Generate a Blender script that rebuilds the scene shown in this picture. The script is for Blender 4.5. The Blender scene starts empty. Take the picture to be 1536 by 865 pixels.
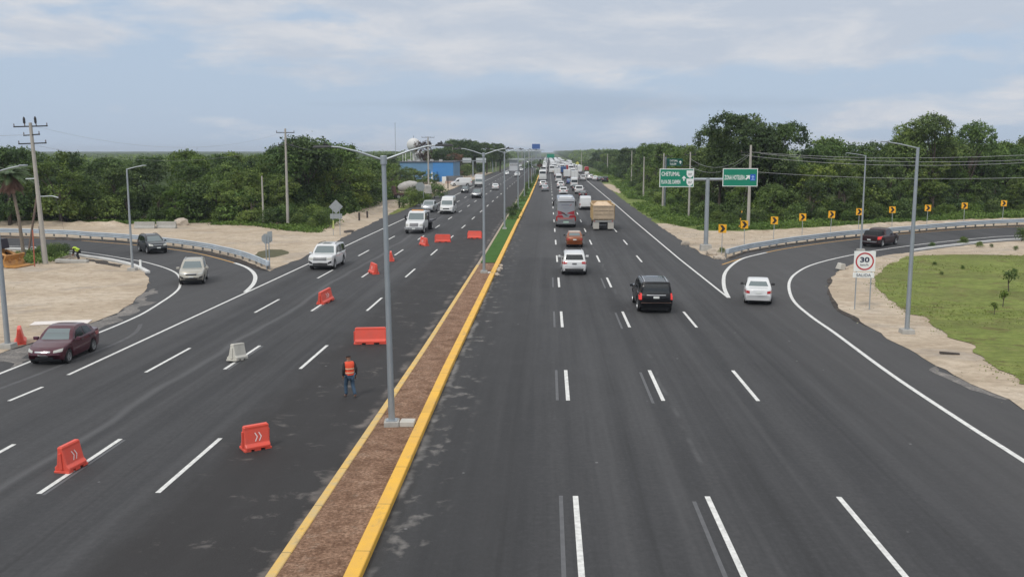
import bpy, bmesh, math, random
import numpy as np
from mathutils import Vector, Matrix, noise as mnoise
from mathutils.bvhtree import BVHTree
R = math.radians
PI = math.pi
sc = bpy.context.scene
col = sc.collection
random.seed(7)

# ------------------------------------------------------------------ camera
FPX, CH = 1420.0, 9.5                       # focal length in photo pixels, camera height in metres
PITCH = math.atan((432.5 - 226.0) / FPX)
YAW = math.atan((822 - 768) * math.cos(PITCH) / FPX)
cd = bpy.data.cameras.new('camera')
cam = bpy.data.objects.new('camera', cd)
col.objects.link(cam)
cd.sensor_width = 36.0
cd.lens = FPX / 1536 * 36
cd.clip_start = 0.2
cd.clip_end = 12000
cam.location = (0, 0, CH)
cam.rotation_euler = (PI / 2 - PITCH, 0, YAW)
sc.camera = cam

# ------------------------------------------------------------------ world and sun
SUN_EL, SUN_AZ = R(47), R(207)              # azimuth clockwise from +Y
w = bpy.data.worlds.new('World')
sc.world = w
w.use_nodes = True
nt = w.node_tree
for n in list(nt.nodes):
    nt.nodes.remove(n)
def N(tree, typ, **kw):
    n = tree.nodes.new(typ)
    for k, v in kw.items():
        if k == 'inp':
            for kk, vv in v.items():
                n.inputs[kk].default_value = vv
        else:
            setattr(n, k, v)
    return n
def ramp(tree, stops, interp='LINEAR'):
    n = tree.nodes.new('ShaderNodeValToRGB')
    e = n.color_ramp.elements
    n.color_ramp.interpolation = interp
    while len(e) < len(stops):
        e.new(0.5)
    for i, (p, c) in enumerate(stops):
        e[i].position = p
        e[i].color = (c, c, c, 1) if not isinstance(c, tuple) else (*c, 1)
    return n
out = N(nt, 'ShaderNodeOutputWorld')
bg = N(nt, 'ShaderNodeBackground', inp={'Strength': 0.10})
sky = N(nt, 'ShaderNodeTexSky', sky_type='NISHITA', sun_disc=False, sun_elevation=SUN_EL, sun_rotation=SUN_AZ,
        altitude=0, air_density=1.0, dust_density=2.2, ozone_density=1.2)
tc = N(nt, 'ShaderNodeTexCoord')
sep = N(nt, 'ShaderNodeSeparateXYZ')
nt.links.new(tc.outputs['Generated'], sep.inputs[0])
def math_(tree, op, a, b=None, c=None):
    n = tree.nodes.new('ShaderNodeMath'); n.operation = op
    for i, v in enumerate((a, b, c)):
        if v is None: continue
        if isinstance(v, (int, float)): n.inputs[i].default_value = v
        else: tree.links.new(v, n.inputs[i])
    return n.outputs[0]
def mixc(tree, fac, a, b, blend='MIX'):
    n = tree.nodes.new('ShaderNodeMix'); n.data_type = 'RGBA'; n.blend_type = blend
    for s, v in ((n.inputs['Factor'], fac), (n.inputs['A'], a), (n.inputs['B'], b)):
        if isinstance(v, (int, float)): s.default_value = v
        elif isinstance(v, tuple): s.default_value = (*v, 1)
        else: tree.links.new(v, s)
    return n.outputs['Result']
def skynoise(scale, stretch, loc, det=7.0, rough=0.58, dist=0.3):
    mp = N(nt, 'ShaderNodeMapping', inp={'Location': loc, 'Scale': stretch})
    nt.links.new(tc.outputs['Generated'], mp.inputs[0])
    n = N(nt, 'ShaderNodeTexNoise', inp={'Scale': scale, 'Detail': det, 'Roughness': rough, 'Distortion': dist})
    nt.links.new(mp.outputs[0], n.inputs['Vector'])
    return n.outputs[0]
def mrange(v, a, b, c, d):
    m = N(nt, 'ShaderNodeMapRange', inp={'From Min': a, 'From Max': b, 'To Min': c, 'To Max': d})
    nt.links.new(v, m.inputs[0]); return m.outputs[0]
ZZ = sep.outputs['Z']
# thin cool veil in front of the blue, greyer at the horizon, bright even overcast overhead
veil = mixc(nt, 0.88, sky.outputs[0], (4.35, 5.35, 6.75))
veil = mixc(nt, mrange(ZZ, 0.0, 0.05, 0.55, 0.0), veil, (4.3, 5.05, 6.1))
nA = skynoise(1.5, (2.2, 2.2, 9.0), (0.3, 0.9, 0.4))
nB = skynoise(3.4, (2.2, 2.2, 8.0), (5.0, 1.0, 2.0))
nC = skynoise(2.0, (2.4, 2.4, 10.0), (2.0, 4.0, 1.0), 8.0, 0.65)
cov = math_(nt, 'ADD', math_(nt, 'MULTIPLY_ADD', nB, 0.55, math_(nt, 'SUBTRACT', nA, 0.10)), mrange(ZZ, 0.055, 0.125, -0.035, 0.16))
cl = mrange(cov, 0.655, 0.79, 0.0, 1.0)
tone = mixc(nt, mrange(nC, 0.42, 0.60, 0.0, 1.0), (4.9, 5.4, 6.2), (6.4, 6.5, 6.8))
c1 = mixc(nt, math_(nt, 'MULTIPLY', cl, 0.85), veil, tone)
# low grey bank over the end of the highway
bx = math_(nt, 'ABSOLUTE', math_(nt, 'SUBTRACT', sep.outputs['X'], 0.02))
bz = math_(nt, 'ABSOLUTE', math_(nt, 'SUBTRACT', ZZ, 0.047))
wob = math_(nt, 'MULTIPLY', math_(nt, 'SUBTRACT', skynoise(4.0, (2.2, 2.2, 7.0), (1.0, 7.0, 3.0)), 0.5), 1.5)
bank_ = mrange(math_(nt, 'ADD', math_(nt, 'ADD', math_(nt, 'DIVIDE', bx, 0.20), math_(nt, 'DIVIDE', bz, 0.017)), wob), 0.55, 1.35, 1.0, 0.0)
front = mrange(sep.outputs['Y'], 0.2, 0.4, 0.0, 1.0)
bank_ = math_(nt, 'MULTIPLY', math_(nt, 'MULTIPLY', bank_, front), 0.42)
c1 = mixc(nt, bank_, c1, (3.15, 3.85, 4.9))
c2 = mixc(nt, mrange(ZZ, 0.18, 0.6, 0.0, 0.9), c1, (8.8, 8.9, 9.1))
nt.links.new(c2, bg.inputs['Color'])
nt.links.new(bg.outputs[0], out.inputs['Surface'])

sd = bpy.data.lights.new('sun', 'SUN')
sd.energy = 1.5
sd.angle = R(12)
sd.color = (1.0, 0.96, 0.90)
sun = bpy.data.objects.new('sun', sd)
col.objects.link(sun)
sun.rotation_euler = Vector((-math.sin(SUN_AZ) * math.cos(SUN_EL), -math.cos(SUN_AZ) * math.cos(SUN_EL), -math.sin(SUN_EL))).to_track_quat('-Z', 'Y').to_euler()

sc.view_settings.view_transform = 'Standard'
sc.view_settings.look = 'None'
sc.view_settings.gamma = 1.0
sc.view_settings.use_curve_mapping = False
sc.view_settings.exposure = 0.12
sc.render.engine = 'CYCLES'
sc.cycles.use_denoising = True
sc.cycles.max_bounces = 6
sc.cycles.transparent_max_bounces = 8
sc.cycles.volume_bounces = 0

# ------------------------------------------------------------------ helpers
def P(px, py, z=0.0):
    """point on the plane of height z seen at a photo pixel (1536 x 865)"""
    dx, dz, dy = px - 768.0, -(py - 432.5), FPX
    c, s = math.cos(PITCH), math.sin(PITCH)
    y, zz = dy * c + dz * s, -dy * s + dz * c
    cw, sw = math.cos(YAW), math.sin(YAW)
    x, y = dx * cw - y * sw, dx * sw + y * cw
    t = (z - CH) / zz
    return (x * t, y * t)
def height_at(px_y, gx, gy):
    """height of a point standing over ground point (gx, gy) and seen at photo row px_y"""
    cw, sw = math.cos(YAW), math.sin(YAW)
    f = -gx * sw + gy * cw
    a = math.atan((px_y - 432.5) / FPX) + PITCH
    return CH - math.tan(a) * f
def tag(o, label=None, cat=None, group=None, kind=None):
    if label: o['label'] = label
    if cat: o['category'] = cat
    if group: o['group'] = group
    if kind: o['kind'] = kind
    return o
def empty(name, loc=(0, 0, 0), rz=0.0):
    o = bpy.data.objects.new(name, None)
    o.empty_display_size = 0.3
    col.objects.link(o)
    o.location = loc
    o.rotation_euler = (0, 0, rz)
    return o
def link(name, me, parent=None, mat=None):
    o = bpy.data.objects.new(name, me)
    col.objects.link(o)
    if parent is not None: o.parent = parent
    if mat is not None and len(me.materials) == 0: me.materials.append(mat)
    return o
class MB:
    def __init__(s): s.v = []; s.f = []
    def add(s, vs, fs):
        b = len(s.v); s.v += [tuple(v) for v in vs]; s.f += [tuple(i + b for i in f) for f in fs]; return s
    def box(s, x0, x1, y0, y1, z0, z1, tx=0.0, ty=0.0, m=None):
        """box; tx, ty shrink the top on each side"""
        vs = [(x0, y0, z0), (x1, y0, z0), (x1, y1, z0), (x0, y1, z0),
              (x0 + tx, y0 + ty, z1), (x1 - tx, y0 + ty, z1), (x1 - tx, y1 - ty, z1), (x0 + tx, y1 - ty, z1)]
        if m is not None: vs = [m @ Vector(v) for v in vs]
        return s.add(vs, [(0, 3, 2, 1), (4, 5, 6, 7), (0, 1, 5, 4), (1, 2, 6, 5), (2, 3, 7, 6), (3, 0, 4, 7)])
    def tube(s, pts, rad, n=8, cap=True):
        pts = [Vector(p) for p in pts]
        if not isinstance(rad, (list, tuple)): rad = [rad] * len(pts)
        rings = []
        vs = []
        for i, p in enumerate(pts):
            d = (pts[min(i + 1, len(pts) - 1)] - pts[max(i - 1, 0)]).normalized()
            a = Vector((0, 0, 1)) if abs(d.z) < 0.9 else Vector((1, 0, 0))
            u = d.cross(a).normalized(); v = d.cross(u).normalized()
            rings.append(list(range(len(vs), len(vs) + n)))
            for k in range(n):
                t = 2 * PI * k / n
                vs.append(p + (u * math.cos(t) + v * math.sin(t)) * rad[i])
        fs = []
        for a, b in zip(rings, rings[1:]):
            for k in range(n):
                fs.append((a[k], a[(k + 1) % n], b[(k + 1) % n], b[k]))
        if cap:
            fs.append(tuple(reversed(rings[0]))); fs.append(tuple(rings[-1]))
        return s.add(vs, fs)
    def lathe(s, prof, n=16, axis='z', loc=(0, 0, 0)):
        """profile of (radius, height) turned round an axis"""
        vs, fs = [], []
        for r, h in prof:
            for k in range(n):
                t = 2 * PI * k / n
                c, q = r * math.cos(t), r * math.sin(t)
                v = (c, q, h) if axis == 'z' else ((c, h, q) if axis == 'y' else (h, c, q))
                vs.append((v[0] + loc[0], v[1] + loc[1], v[2] + loc[2]))
        for i in range(len(prof) - 1):
            for k in range(n):
                fs.append((i * n + k, i * n + (k + 1) % n, (i + 1) * n + (k + 1) % n, (i + 1) * n + k))
        return s.add(vs, fs)
    def prism(s, poly, y0, y1, axis='y'):
        """2D outline extruded along an axis"""
        n = len(poly)
        def pt(a, b, h): return (a, h, b) if axis == 'y' else ((h, a, b) if axis == 'x' else (a, b, h))
        vs = [pt(a, b, y0) for a, b in poly] + [pt(a, b, y1) for a, b in poly]
        fs = [tuple(range(n)), tuple(reversed(range(n, 2 * n)))] + [(i, i + n, (i + 1) % n + n, (i + 1) % n) for i in range(n)]
        return s.add(vs, fs)
    def mesh(s, name, smooth=False, fix=True, bevel=0.0):
        me = bpy.data.meshes.new(name)
        me.from_pydata(s.v, [], s.f)
        if fix or bevel:
            bm = bmesh.new(); bm.from_mesh(me)
            bmesh.ops.recalc_face_normals(bm, faces=bm.faces)
            if bevel:
                bmesh.ops.bevel(bm, geom=[e for e in bm.edges if len(e.link_faces) == 2 and e.calc_face_angle(0) > 0.5],
                                offset=bevel, segments=1, affect='EDGES', profile=0.5)
            bm.to_mesh(me); bm.free()
        if smooth:
            me.polygons.foreach_set('use_smooth', [True] * len(me.polygons))
            try: me.set_sharp_from_angle(angle=R(40))
            except Exception: pass
        me.update()
        return me
    def build(s, name, mat, parent=None, smooth=False, fix=True, bevel=0.0):
        return link(name, s.mesh(name, smooth, fix, bevel), parent, mat)


def copy_tree(o, parent=None):
    c = o.copy(); col.objects.link(c)
    if parent is not None: c.parent = parent
    for ch in list(o.children):
        copy_tree(ch, c)
    return c

MATS = {}
def M(name, c, rough=0.55, metal=0.0, coat=0.0, var=0.0, vscale=3.0, bump=0.0, bscale=20.0, spec=0.5, c2=None, emit=None, coord='Object', det=5.0):
    if name in MATS: return MATS[name]
    m = bpy.data.materials.new(name); m.use_nodes = True
    t = m.node_tree; b = t.nodes['Principled BSDF']
    b.inputs['Roughness'].default_value = rough
    b.inputs['Metallic'].default_value = metal
    b.inputs['Coat Weight'].default_value = coat
    b.inputs['Coat Roughness'].default_value = 0.06
    b.inputs['Specular IOR Level'].default_value = spec
    b.inputs['Base Color'].default_value = (*c, 1)
    if emit:
        b.inputs['Emission Color'].default_value = (*emit[0], 1); b.inputs['Emission Strength'].default_value = emit[1]
    if var or bump:
        tcn = N(t, 'ShaderNodeTexCoord')
        if var:
            nn = N(t, 'ShaderNodeTexNoise', inp={'Scale': vscale, 'Detail': det, 'Roughness': 0.6})
            t.links.new(tcn.outputs[coord], nn.inputs['Vector'])
            rr = ramp(t, [(0.3, 0.0), (0.7, 1.0)])
            t.links.new(nn.outputs[0], rr.inputs[0])
            lo = c2 if c2 else tuple(x * (1 - var) for x in c)
            t.links.new(mixc(t, rr.outputs[0], lo, c), b.inputs['Base Color'])
        if bump:
            nb = N(t, 'ShaderNodeTexNoise', inp={'Scale': bscale, 'Detail': 4.0})
            t.links.new(tcn.outputs[coord], nb.inputs['Vector'])
            bb = N(t, 'ShaderNodeBump', inp={'Strength': bump, 'Distance': 0.03})
            t.links.new(nb.outputs[0], bb.inputs['Height']); t.links.new(bb.outputs[0], b.inputs['Normal'])
    MATS[name] = m
    return m

def wpos(t):
    return N(t, 'ShaderNodeNewGeometry').outputs['Position']
def nz(t, vec, scale, det=4.0, rough=0.6, sx=(1, 1, 1), dist=0.0, loc=(0, 0, 0)):
    mpn = N(t, 'ShaderNodeMapping', inp={'Scale': sx, 'Location': loc})
    t.links.new(vec, mpn.inputs[0])
    n = N(t, 'ShaderNodeTexNoise', inp={'Scale': scale, 'Detail': det, 'Roughness': rough, 'Distortion': dist})
    t.links.new(mpn.outputs[0], n.inputs['Vector'])
    return n.outputs[0]
def rmp(t, fac, stops):
    r = ramp(t, stops); t.links.new(fac, r.inputs[0]); return r.outputs[0]
def band(t, x, c, hw, soft):
    """1 inside |x-c|<hw, falling to 0 over soft"""
    d = math_(t, 'ABSOLUTE', math_(t, 'SUBTRACT', x, c))
    m = N(t, 'ShaderNodeMapRange', inp={'From Min': hw, 'From Max': hw + soft, 'To Min': 1.0, 'To Max': 0.0})
    t.links.new(d, m.inputs[0]); return m.outputs[0]

def asphalt_mat():
    m = bpy.data.materials.new('asphalt'); m.use_nodes = True
    t = m.node_tree; b = t.nodes['Principled BSDF']
    pos = wpos(t)
    sp = N(t, 'ShaderNodeSeparateXYZ'); t.links.new(pos, sp.inputs[0])
    X, Y = sp.outputs['X'], sp.outputs['Y']
    big = nz(t, pos, 0.09, 5.0, 0.6, (1.0, 0.35, 1))
    streak = nz(t, pos, 1.0, 4.0, 0.65, (1.1, 0.022, 1), 0.0, (3, 0, 0))
    blot = nz(t, pos, 0.55, 6.0, 0.65, (1.0, 0.55, 1), 0.6)
    fine = nz(t, pos, 30.0, 3.0, 0.7)
    base = mixc(t, rmp(t, big, [(0.3, 0.0), (0.7, 1.0)]), (0.016, 0.0165, 0.0182), (0.038, 0.0387, 0.0415))
    base = mixc(t, math_(t, 'MULTIPLY', rmp(t, streak, [(0.42, 0.0), (0.66, 1.0)]), 0.55), base, (0.068, 0.068, 0.070))
    grain = nz(t, pos, 5.5, 5.0, 0.75)
    base = mixc(t, math_(t, 'MULTIPLY', rmp(t, grain, [(0.38, 1.0), (0.52, 0.0)]), 0.35), base, (0.014, 0.014, 0.015))
    base = mixc(t, math_(t, 'MULTIPLY', rmp(t, grain, [(0.55, 0.0), (0.68, 1.0)]), 0.22), base, (0.095, 0.095, 0.097))
    d4 = math_(t, 'MULTIPLY', band(t, math_(t, 'ADD', X, math_(t, 'MULTIPLY', math_(t, 'SUBTRACT', blot, 0.5), 4.0)), 21.0, 6.0, 5.0), 0.55)
    base = mixc(t, d4, base, (0.072, 0.070, 0.070))
    # darker newer slab on the right carriageway up to a cross joint, paler beyond it
    jy = N(t, 'ShaderNodeMapRange', inp={'From Min': 84.6, 'From Max': 84.9, 'To Min': 0.0, 'To Max': 1.0}); t.links.new(Y, jy.inputs[0])
    jx = band(t, X, -1.9, 3.2, 0.1)
    base = mixc(t, math_(t, 'MULTIPLY', math_(t, 'MULTIPLY', jy.outputs[0], jx), 0.40), base, (0.075, 0.075, 0.077))
    jl = math_(t, 'MULTIPLY', band(t, Y, 84.7, 0.05, 0.15), band(t, X, 4.0, 9.0, 0.3))
    base = mixc(t, math_(t, 'MULTIPLY', jl, 0.4), base, (0.014, 0.014, 0.015))
    jl2 = math_(t, 'MULTIPLY', band(t, Y, 101.5, 0.05, 0.2), band(t, X, 9.0, 7.0, 0.3))
    base = mixc(t, math_(t, 'MULTIPLY', jl2, 0.35), base, (0.014, 0.014, 0.015))
    # the newer, darker and browner strips beside the median
    sx = math_(t, 'ADD', X, math_(t, 'MULTIPLY', math_(t, 'SUBTRACT', blot, 0.5), 1.5))
    d1 = math_(t, 'MULTIPLY', band(t, sx, -8.0, 1.9, 1.3), 0.85)
    base = mixc(t, d1, base, (0.014, 0.0122, 0.0120))
    d2 = math_(t, 'MULTIPLY', band(t, sx, -2.6, 1.4, 0.8), 0.45)
    base = mixc(t, d2, base, (0.021, 0.021, 0.022))
    # older grey part: slip lanes
    d3 = math_(t, 'MULTIPLY', band(t, sx, -28.0, 7.0, 3.0), 0.45)
    base = mixc(t, d3, base, (0.062, 0.061, 0.062))
    # polished wheel paths of the lanes
    for c in (-16.7, -14.8, -20.0, -18.2, -13.3, -11.6, 1.7, 3.6, 5.4, 7.2, 9.1, 10.9):
        k = math_(t, 'MULTIPLY', band(t, X, c, 0.12, 0.45), math_(t, 'MULTIPLY', rmp(t, streak, [(0.35, 0.0), (0.6, 1.0)]), 0.24))
        base = mixc(t, k, base, (0.080, 0.080, 0.083))
    # seams between paving passes
    for c, wd in ((-15.6, 0.05), (-12.4, 0.03), (2.65, 0.03), (6.2, 0.04), (-1.1, 0.04), (10.1, 0.03)):
        wob = math_(t, 'ADD', X, math_(t, 'MULTIPLY', math_(t, 'SUBTRACT', nz(t, pos, 0.12, 2.0), 0.5), 0.18))
        base = mixc(t, math_(t, 'MULTIPLY', band(t, wob, c, wd, 0.05), 0.3), base, (0.012, 0.012, 0.013))
    # pale line of dust along the third lane line on the left carriageway and under the lane centres
    wob = math_(t, 'ADD', X, math_(t, 'MULTIPLY', math_(t, 'SUBTRACT', nz(t, pos, 0.10, 2.0, 0.5, (0.2, 1, 1)), 0.5), 1.2))
    base = mixc(t, math_(t, 'MULTIPLY', band(t, wob, -15.55, 0.05, 0.22), 0.33), base, (0.17, 0.17, 0.175))
    base = mixc(t, math_(t, 'MULTIPLY', band(t, wob, 4.75, 0.03, 0.10), math_(t, 'MULTIPLY', rmp(t, nz(t, pos, 0.3, 2.0), [(0.45, 0.0), (0.6, 1.0)]), 0.30)), base, (0.15, 0.15, 0.155))
    # dust and spilled soil near the kerbs of the median
    sp1 = nz(t, pos, 1.0, 8.0, 0.70, (0.7, 0.9, 1), 0.3)
    dustL = math_(t, 'MULTIPLY', band(t, X, -7.6, 1.6, 1.6), rmp(t, sp1, [(0.58, 0.0), (0.66, 1.0)]))
    base = mixc(t, math_(t, 'MULTIPLY', dustL, 0.42), base, (0.20, 0.18, 0.165))
    sp2 = nz(t, pos, 1.3, 4.0, 0.55, (1.0, 0.8, 1), 0.2, (7, 3, 0))
    dustR = math_(t, 'MULTIPLY', band(t, X, -3.45, 0.25, 0.75), rmp(t, sp2, [(0.57, 0.0), (0.68, 1.0)]))
    base = mixc(t, math_(t, 'MULTIPLY', dustR, 0.55), base, (0.28, 0.26, 0.24))
    edge = math_(t, 'MULTIPLY', band(t, math_(t, 'ADD', X, math_(t, 'MULTIPLY', math_(t, 'SUBTRACT', sp1, 0.5), 0.9)), -4.02, 0.05, 0.14), rmp(t, nz(t, pos, 0.6, 3.0), [(0.42, 0.0), (0.6, 0.55)]))
    base = mixc(t, edge, base, (0.30, 0.29, 0.28))
    edge2 = math_(t, 'MULTIPLY', band(t, math_(t, 'ADD', X, math_(t, 'MULTIPLY', math_(t, 'SUBTRACT', sp1, 0.5), 1.2)), -6.28, 0.06, 0.18), rmp(t, nz(t, pos, 0.5, 3.0, 0.6, (1, 1, 1), 0.0, (4, 4, 0)), [(0.42, 0.0), (0.6, 0.55)]))
    base = mixc(t, edge2, base, (0.22, 0.19, 0.17))
    # pale grit carried off the sandy islands
    grit = rmp(t, nz(t, pos, 1.6, 6.0, 0.7), [(0.60, 0.0), (0.8, 1.0)])
    base = mixc(t, math_(t, 'MULTIPLY', grit, 0.10), base, (0.22, 0.21, 0.20))
    # specks of stone and lime
    vor = N(t, 'ShaderNodeTexVoronoi', inp={'Scale': 0.55}); t.links.new(pos, vor.inputs['Vector'])
    spk = rmp(t, vor.outputs['Distance'], [(0.0, 1.0), (0.022, 1.0), (0.034, 0.0)])
    base = mixc(t, math_(t, 'MULTIPLY', spk, 0.55), base, (0.30, 0.30, 0.30))
    base = mixc(t, math_(t, 'MULTIPLY', rmp(t, fine, [(0.3, 0.0), (0.7, 1.0)]), 0.20), base, (0.11, 0.11, 0.11))
    t.links.new(base, b.inputs['Base Color'])
    rg = N(t, 'ShaderNodeMapRange', inp={'To Min': 0.72, 'To Max': 0.95}); t.links.new(blot, rg.inputs[0])
    t.links.new(rg.outputs[0], b.inputs['Roughness'])
    b.inputs['Specular IOR Level'].default_value = 0.42
    bb = N(t, 'ShaderNodeBump', inp={'Strength': 0.35, 'Distance': 0.01})
    t.links.new(fine, bb.inputs['Height']); t.links.new(bb.outputs[0], b.inputs['Normal'])
    return m

def ground_mat(name, cols, scale, bump=0.5, bs=8.0, patches=None, stretch=(1, 1, 1), mk=0.5):
    m = bpy.data.materials.new(name); m.use_nodes = True
    t = m.node_tree; b = t.nodes['Principled BSDF']
    pos = wpos(t)
    a = nz(t, pos, scale, 6.0, 0.65, stretch, 0.5)
    r = N(t, 'ShaderNodeValToRGB'); e = r.color_ramp.elements
    while len(e) < len(cols): e.new(0.5)
    for i, (p, c) in enumerate(cols): e[i].position = p; e[i].color = (*c, 1)
    t.links.new(a, r.inputs[0])
    base = r.outputs[0]
    for (sc_, lo, hi, c, k) in (patches or []):
        f = rmp(t, nz(t, pos, sc_, 5.0, 0.65, stretch, 0.4, (sc_ * 10, 5, 0)), [(lo, 0.0), (hi, 1.0)])
        base = mixc(t, math_(t, 'MULTIPLY', f, k), base, c)
    mid = nz(t, pos, scale * 7, 6.0, 0.72, stretch, 0.3, (9, 2, 0))
    base = mixc(t, math_(t, 'MULTIPLY', rmp(t, mid, [(0.40, 1.0), (0.54, 0.0)]), mk), base, tuple(q * 0.62 for q in cols[0][1]))
    base = mixc(t, math_(t, 'MULTIPLY', rmp(t, mid, [(0.54, 0.0), (0.68, 1.0)]), mk * 0.7), base, tuple(min(0.9, q * 1.25) for q in cols[-1][1]))
    fine = nz(t, pos, bs, 5.0, 0.7)
    base = mixc(t, math_(t, 'MULTIPLY', rmp(t, fine, [(0.35, 1.0), (0.6, 0.0)]), 0.35), base, cols[0][1])
    t.links.new(base, b.inputs['Base Color'])
    b.inputs['Roughness'].default_value = 0.9
    b.inputs['Specular IOR Level'].default_value = 0.2
    bb = N(t, 'ShaderNodeBump', inp={'Strength': bump, 'Distance': 0.12})
    t.links.new(nz(t, pos, bs * 0.35, 6.0, 0.7), bb.inputs['Height']); t.links.new(bb.outputs[0], b.inputs['Normal'])
    return m

ASPH = asphalt_mat()
SAND = ground_mat('pale_sand', [(0.3, (0.37, 0.295, 0.215)), (0.5, (0.49, 0.405, 0.305)), (0.7, (0.58, 0.50, 0.40))], 0.22, 0.7, 5.0,
                  [(0.9, 0.56, 0.68, (0.30, 0.21, 0.15), 0.55), (0.22, 0.54, 0.66, (0.33, 0.30, 0.27), 0.6)], (0.8, 1.0, 1), 0.38)
LAWN = ground_mat('lawn_grass', [(0.3, (0.15, 0.185, 0.045)), (0.5, (0.21, 0.26, 0.06)), (0.7, (0.28, 0.32, 0.09))], 0.35, 1.0, 14.0,
                  [(0.16, 0.46, 0.60, (0.15, 0.165, 0.05), 0.8), (0.8, 0.55, 0.63, (0.14, 0.10, 0.045), 0.75), (0.5, 0.56, 0.66, (0.27, 0.24, 0.10), 0.5)], (0.7, 1, 1))
SCRUB = ground_mat('scrub_ground', [(0.3, (0.05, 0.075, 0.022)), (0.5, (0.10, 0.14, 0.04)), (0.72, (0.15, 0.175, 0.06))], 0.35, 1.0, 6.0,
                   [(0.5, 0.58, 0.72, (0.20, 0.16, 0.10), 0.5)])
TURF = ground_mat('median_turf', [(0.3, (0.04, 0.10, 0.015)), (0.5, (0.06, 0.15, 0.025)), (0.7, (0.09, 0.18, 0.035))], 1.2, 1.0, 16.0,
                  [(0.25, 0.60, 0.72, (0.14, 0.13, 0.04), 0.5)])
SOIL = ground_mat('median_soil', [(0.3, (0.13, 0.07, 0.042)), (0.5, (0.29, 0.175, 0.115)), (0.7, (0.44, 0.29, 0.20))], 1.6, 1.0, 9.0,
                  [(2.5, 0.58, 0.66, (0.36, 0.27, 0.20), 0.6)], (1, 1, 1), 0.7)
PALED = ground_mat('pale_dust', [(0.3, (0.12, 0.115, 0.11)), (0.5, (0.2, 0.19, 0.18)), (0.7, (0.33, 0.30, 0.27))], 1.0, 0.3, 10.0)
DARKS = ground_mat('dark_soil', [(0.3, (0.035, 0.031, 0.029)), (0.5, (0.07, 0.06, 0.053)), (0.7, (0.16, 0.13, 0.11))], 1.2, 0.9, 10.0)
WHITEP = M('white_paint', (0.80, 0.80, 0.77), 0.6, var=0.38, vscale=5.0, coord='Object')
GHOSTP = M('blacked_out_paint', (0.12, 0.122, 0.128), 0.7, var=0.3, vscale=3)
YELP = M('yellow_paint', (0.72, 0.36, 0.04), 0.6, var=0.35, vscale=2.0, c2=(0.55, 0.33, 0.10))
KYEL = M('kerb_yellow', (0.82, 0.46, 0.04), 0.6, var=0.3, vscale=1.3, c2=(0.70, 0.40, 0.07), bump=0.2)
KYEL2 = M('kerb_yellow_worn', (0.74, 0.45, 0.09), 0.7, var=0.5, vscale=2.2, c2=(0.52, 0.40, 0.20), bump=0.2)
KBEIGE = M('kerb_bare', (0.42, 0.35, 0.26), 0.8, var=0.3, vscale=1.0, bump=0.2)
def add_joints(m, per=3.0, wd=0.035):
    t = m.node_tree; b = t.nodes['Principled BSDF']; l = b.inputs['Base Color'].links[0].from_socket
    sp = N(t, 'ShaderNodeSeparateXYZ'); t.links.new(wpos(t), sp.inputs[0])
    fr = math_(t, 'FRACT', math_(t, 'DIVIDE', sp.outputs['Y'], per))
    d = math_(t, 'LESS_THAN', fr, wd / per)
    c = mixc(t, math_(t, 'MULTIPLY', d, 0.65), l, (0.10, 0.075, 0.04))
    g = rmp(t, nz(t, wpos(t), 2.2, 6.0, 0.75, (1, 0.6, 1)), [(0.56, 0.0), (0.68, 0.6)])
    c = mixc(t, g, c, (0.30, 0.22, 0.11)); t.links.new(c, b.inputs['Base Color'])
add_joints(KYEL); add_joints(KYEL2, 3.0)
CONC = M('concrete', (0.42, 0.41, 0.38), 0.8, var=0.25, vscale=4, bump=0.3)
CONCW = M('white_kerb', (0.66, 0.66, 0.64), 0.7, var=0.2, vscale=1.5)
GALV = M('galvanised_steel', (0.40, 0.44, 0.47), 0.45, 0.55, var=0.15, vscale=1.2)
GALV2 = M('rail_steel', (0.50, 0.56, 0.61), 0.5, 0.12, var=0.2, vscale=0.8)
POLEC = M('pole_concrete', (0.42, 0.40, 0.36), 0.8, var=0.2, vscale=1.5)
DKMET = M('dark_metal', (0.035, 0.037, 0.04), 0.5, 0.3)
RUBBER = M('tyre_rubber', (0.018, 0.018, 0.019), 0.8)
RIM = M('alloy_rim', (0.45, 0.46, 0.47), 0.35, 0.7)
GLASS = M('car_glass', (0.012, 0.015, 0.016), 0.05, 0.0, spec=0.8)
WGLASS = M('windscreen_glass', (0.13, 0.165, 0.17), 0.12, 0.0, spec=1.0)
TRIM = M('black_trim', (0.02, 0.02, 0.022), 0.55)
CHROME = M('chrome', (0.62, 0.63, 0.64), 0.2, 0.9)
LAMPW = M('lamp_lens', (0.50, 0.50, 0.46), 0.25, 0.1, coat=0.4)
LAMPR = M('tail_lens', (0.42, 0.012, 0.012), 0.15, coat=1.0)
LAMPON = M('lit_tail_lens', (0.5, 0.02, 0.02), 0.2, emit=((1.0, 0.08, 0.06), 0.35))
PLATE = M('number_plate', (0.62, 0.64, 0.62), 0.5)
ORANGE = M('barrier_plastic', (0.80, 0.085, 0.05), 0.45, var=0.2, vscale=1.2, c2=(0.62, 0.10, 0.07))
WPLAST = M('white_barrier_plastic', (0.62, 0.60, 0.53), 0.5, var=0.2, vscale=2)
SIGNG = M('sign_green', (0.0, 0.21, 0.125), 0.5)
SIGNW = M('sign_white', (0.78, 0.80, 0.78), 0.45)
SIGNY = M('sign_yellow', (0.80, 0.40, 0.015), 0.45)
SIGNK = M('sign_black', (0.015, 0.015, 0.015), 0.5)
SIGNR = M('sign_red', (0.45, 0.01, 0.02), 0.45)
SIGNB = M('sign_blue', (0.02, 0.10, 0.50), 0.45)
SIGNBACK = M('sign_back', (0.34, 0.37, 0.38), 0.5, 0.3, var=0.15)

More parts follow.
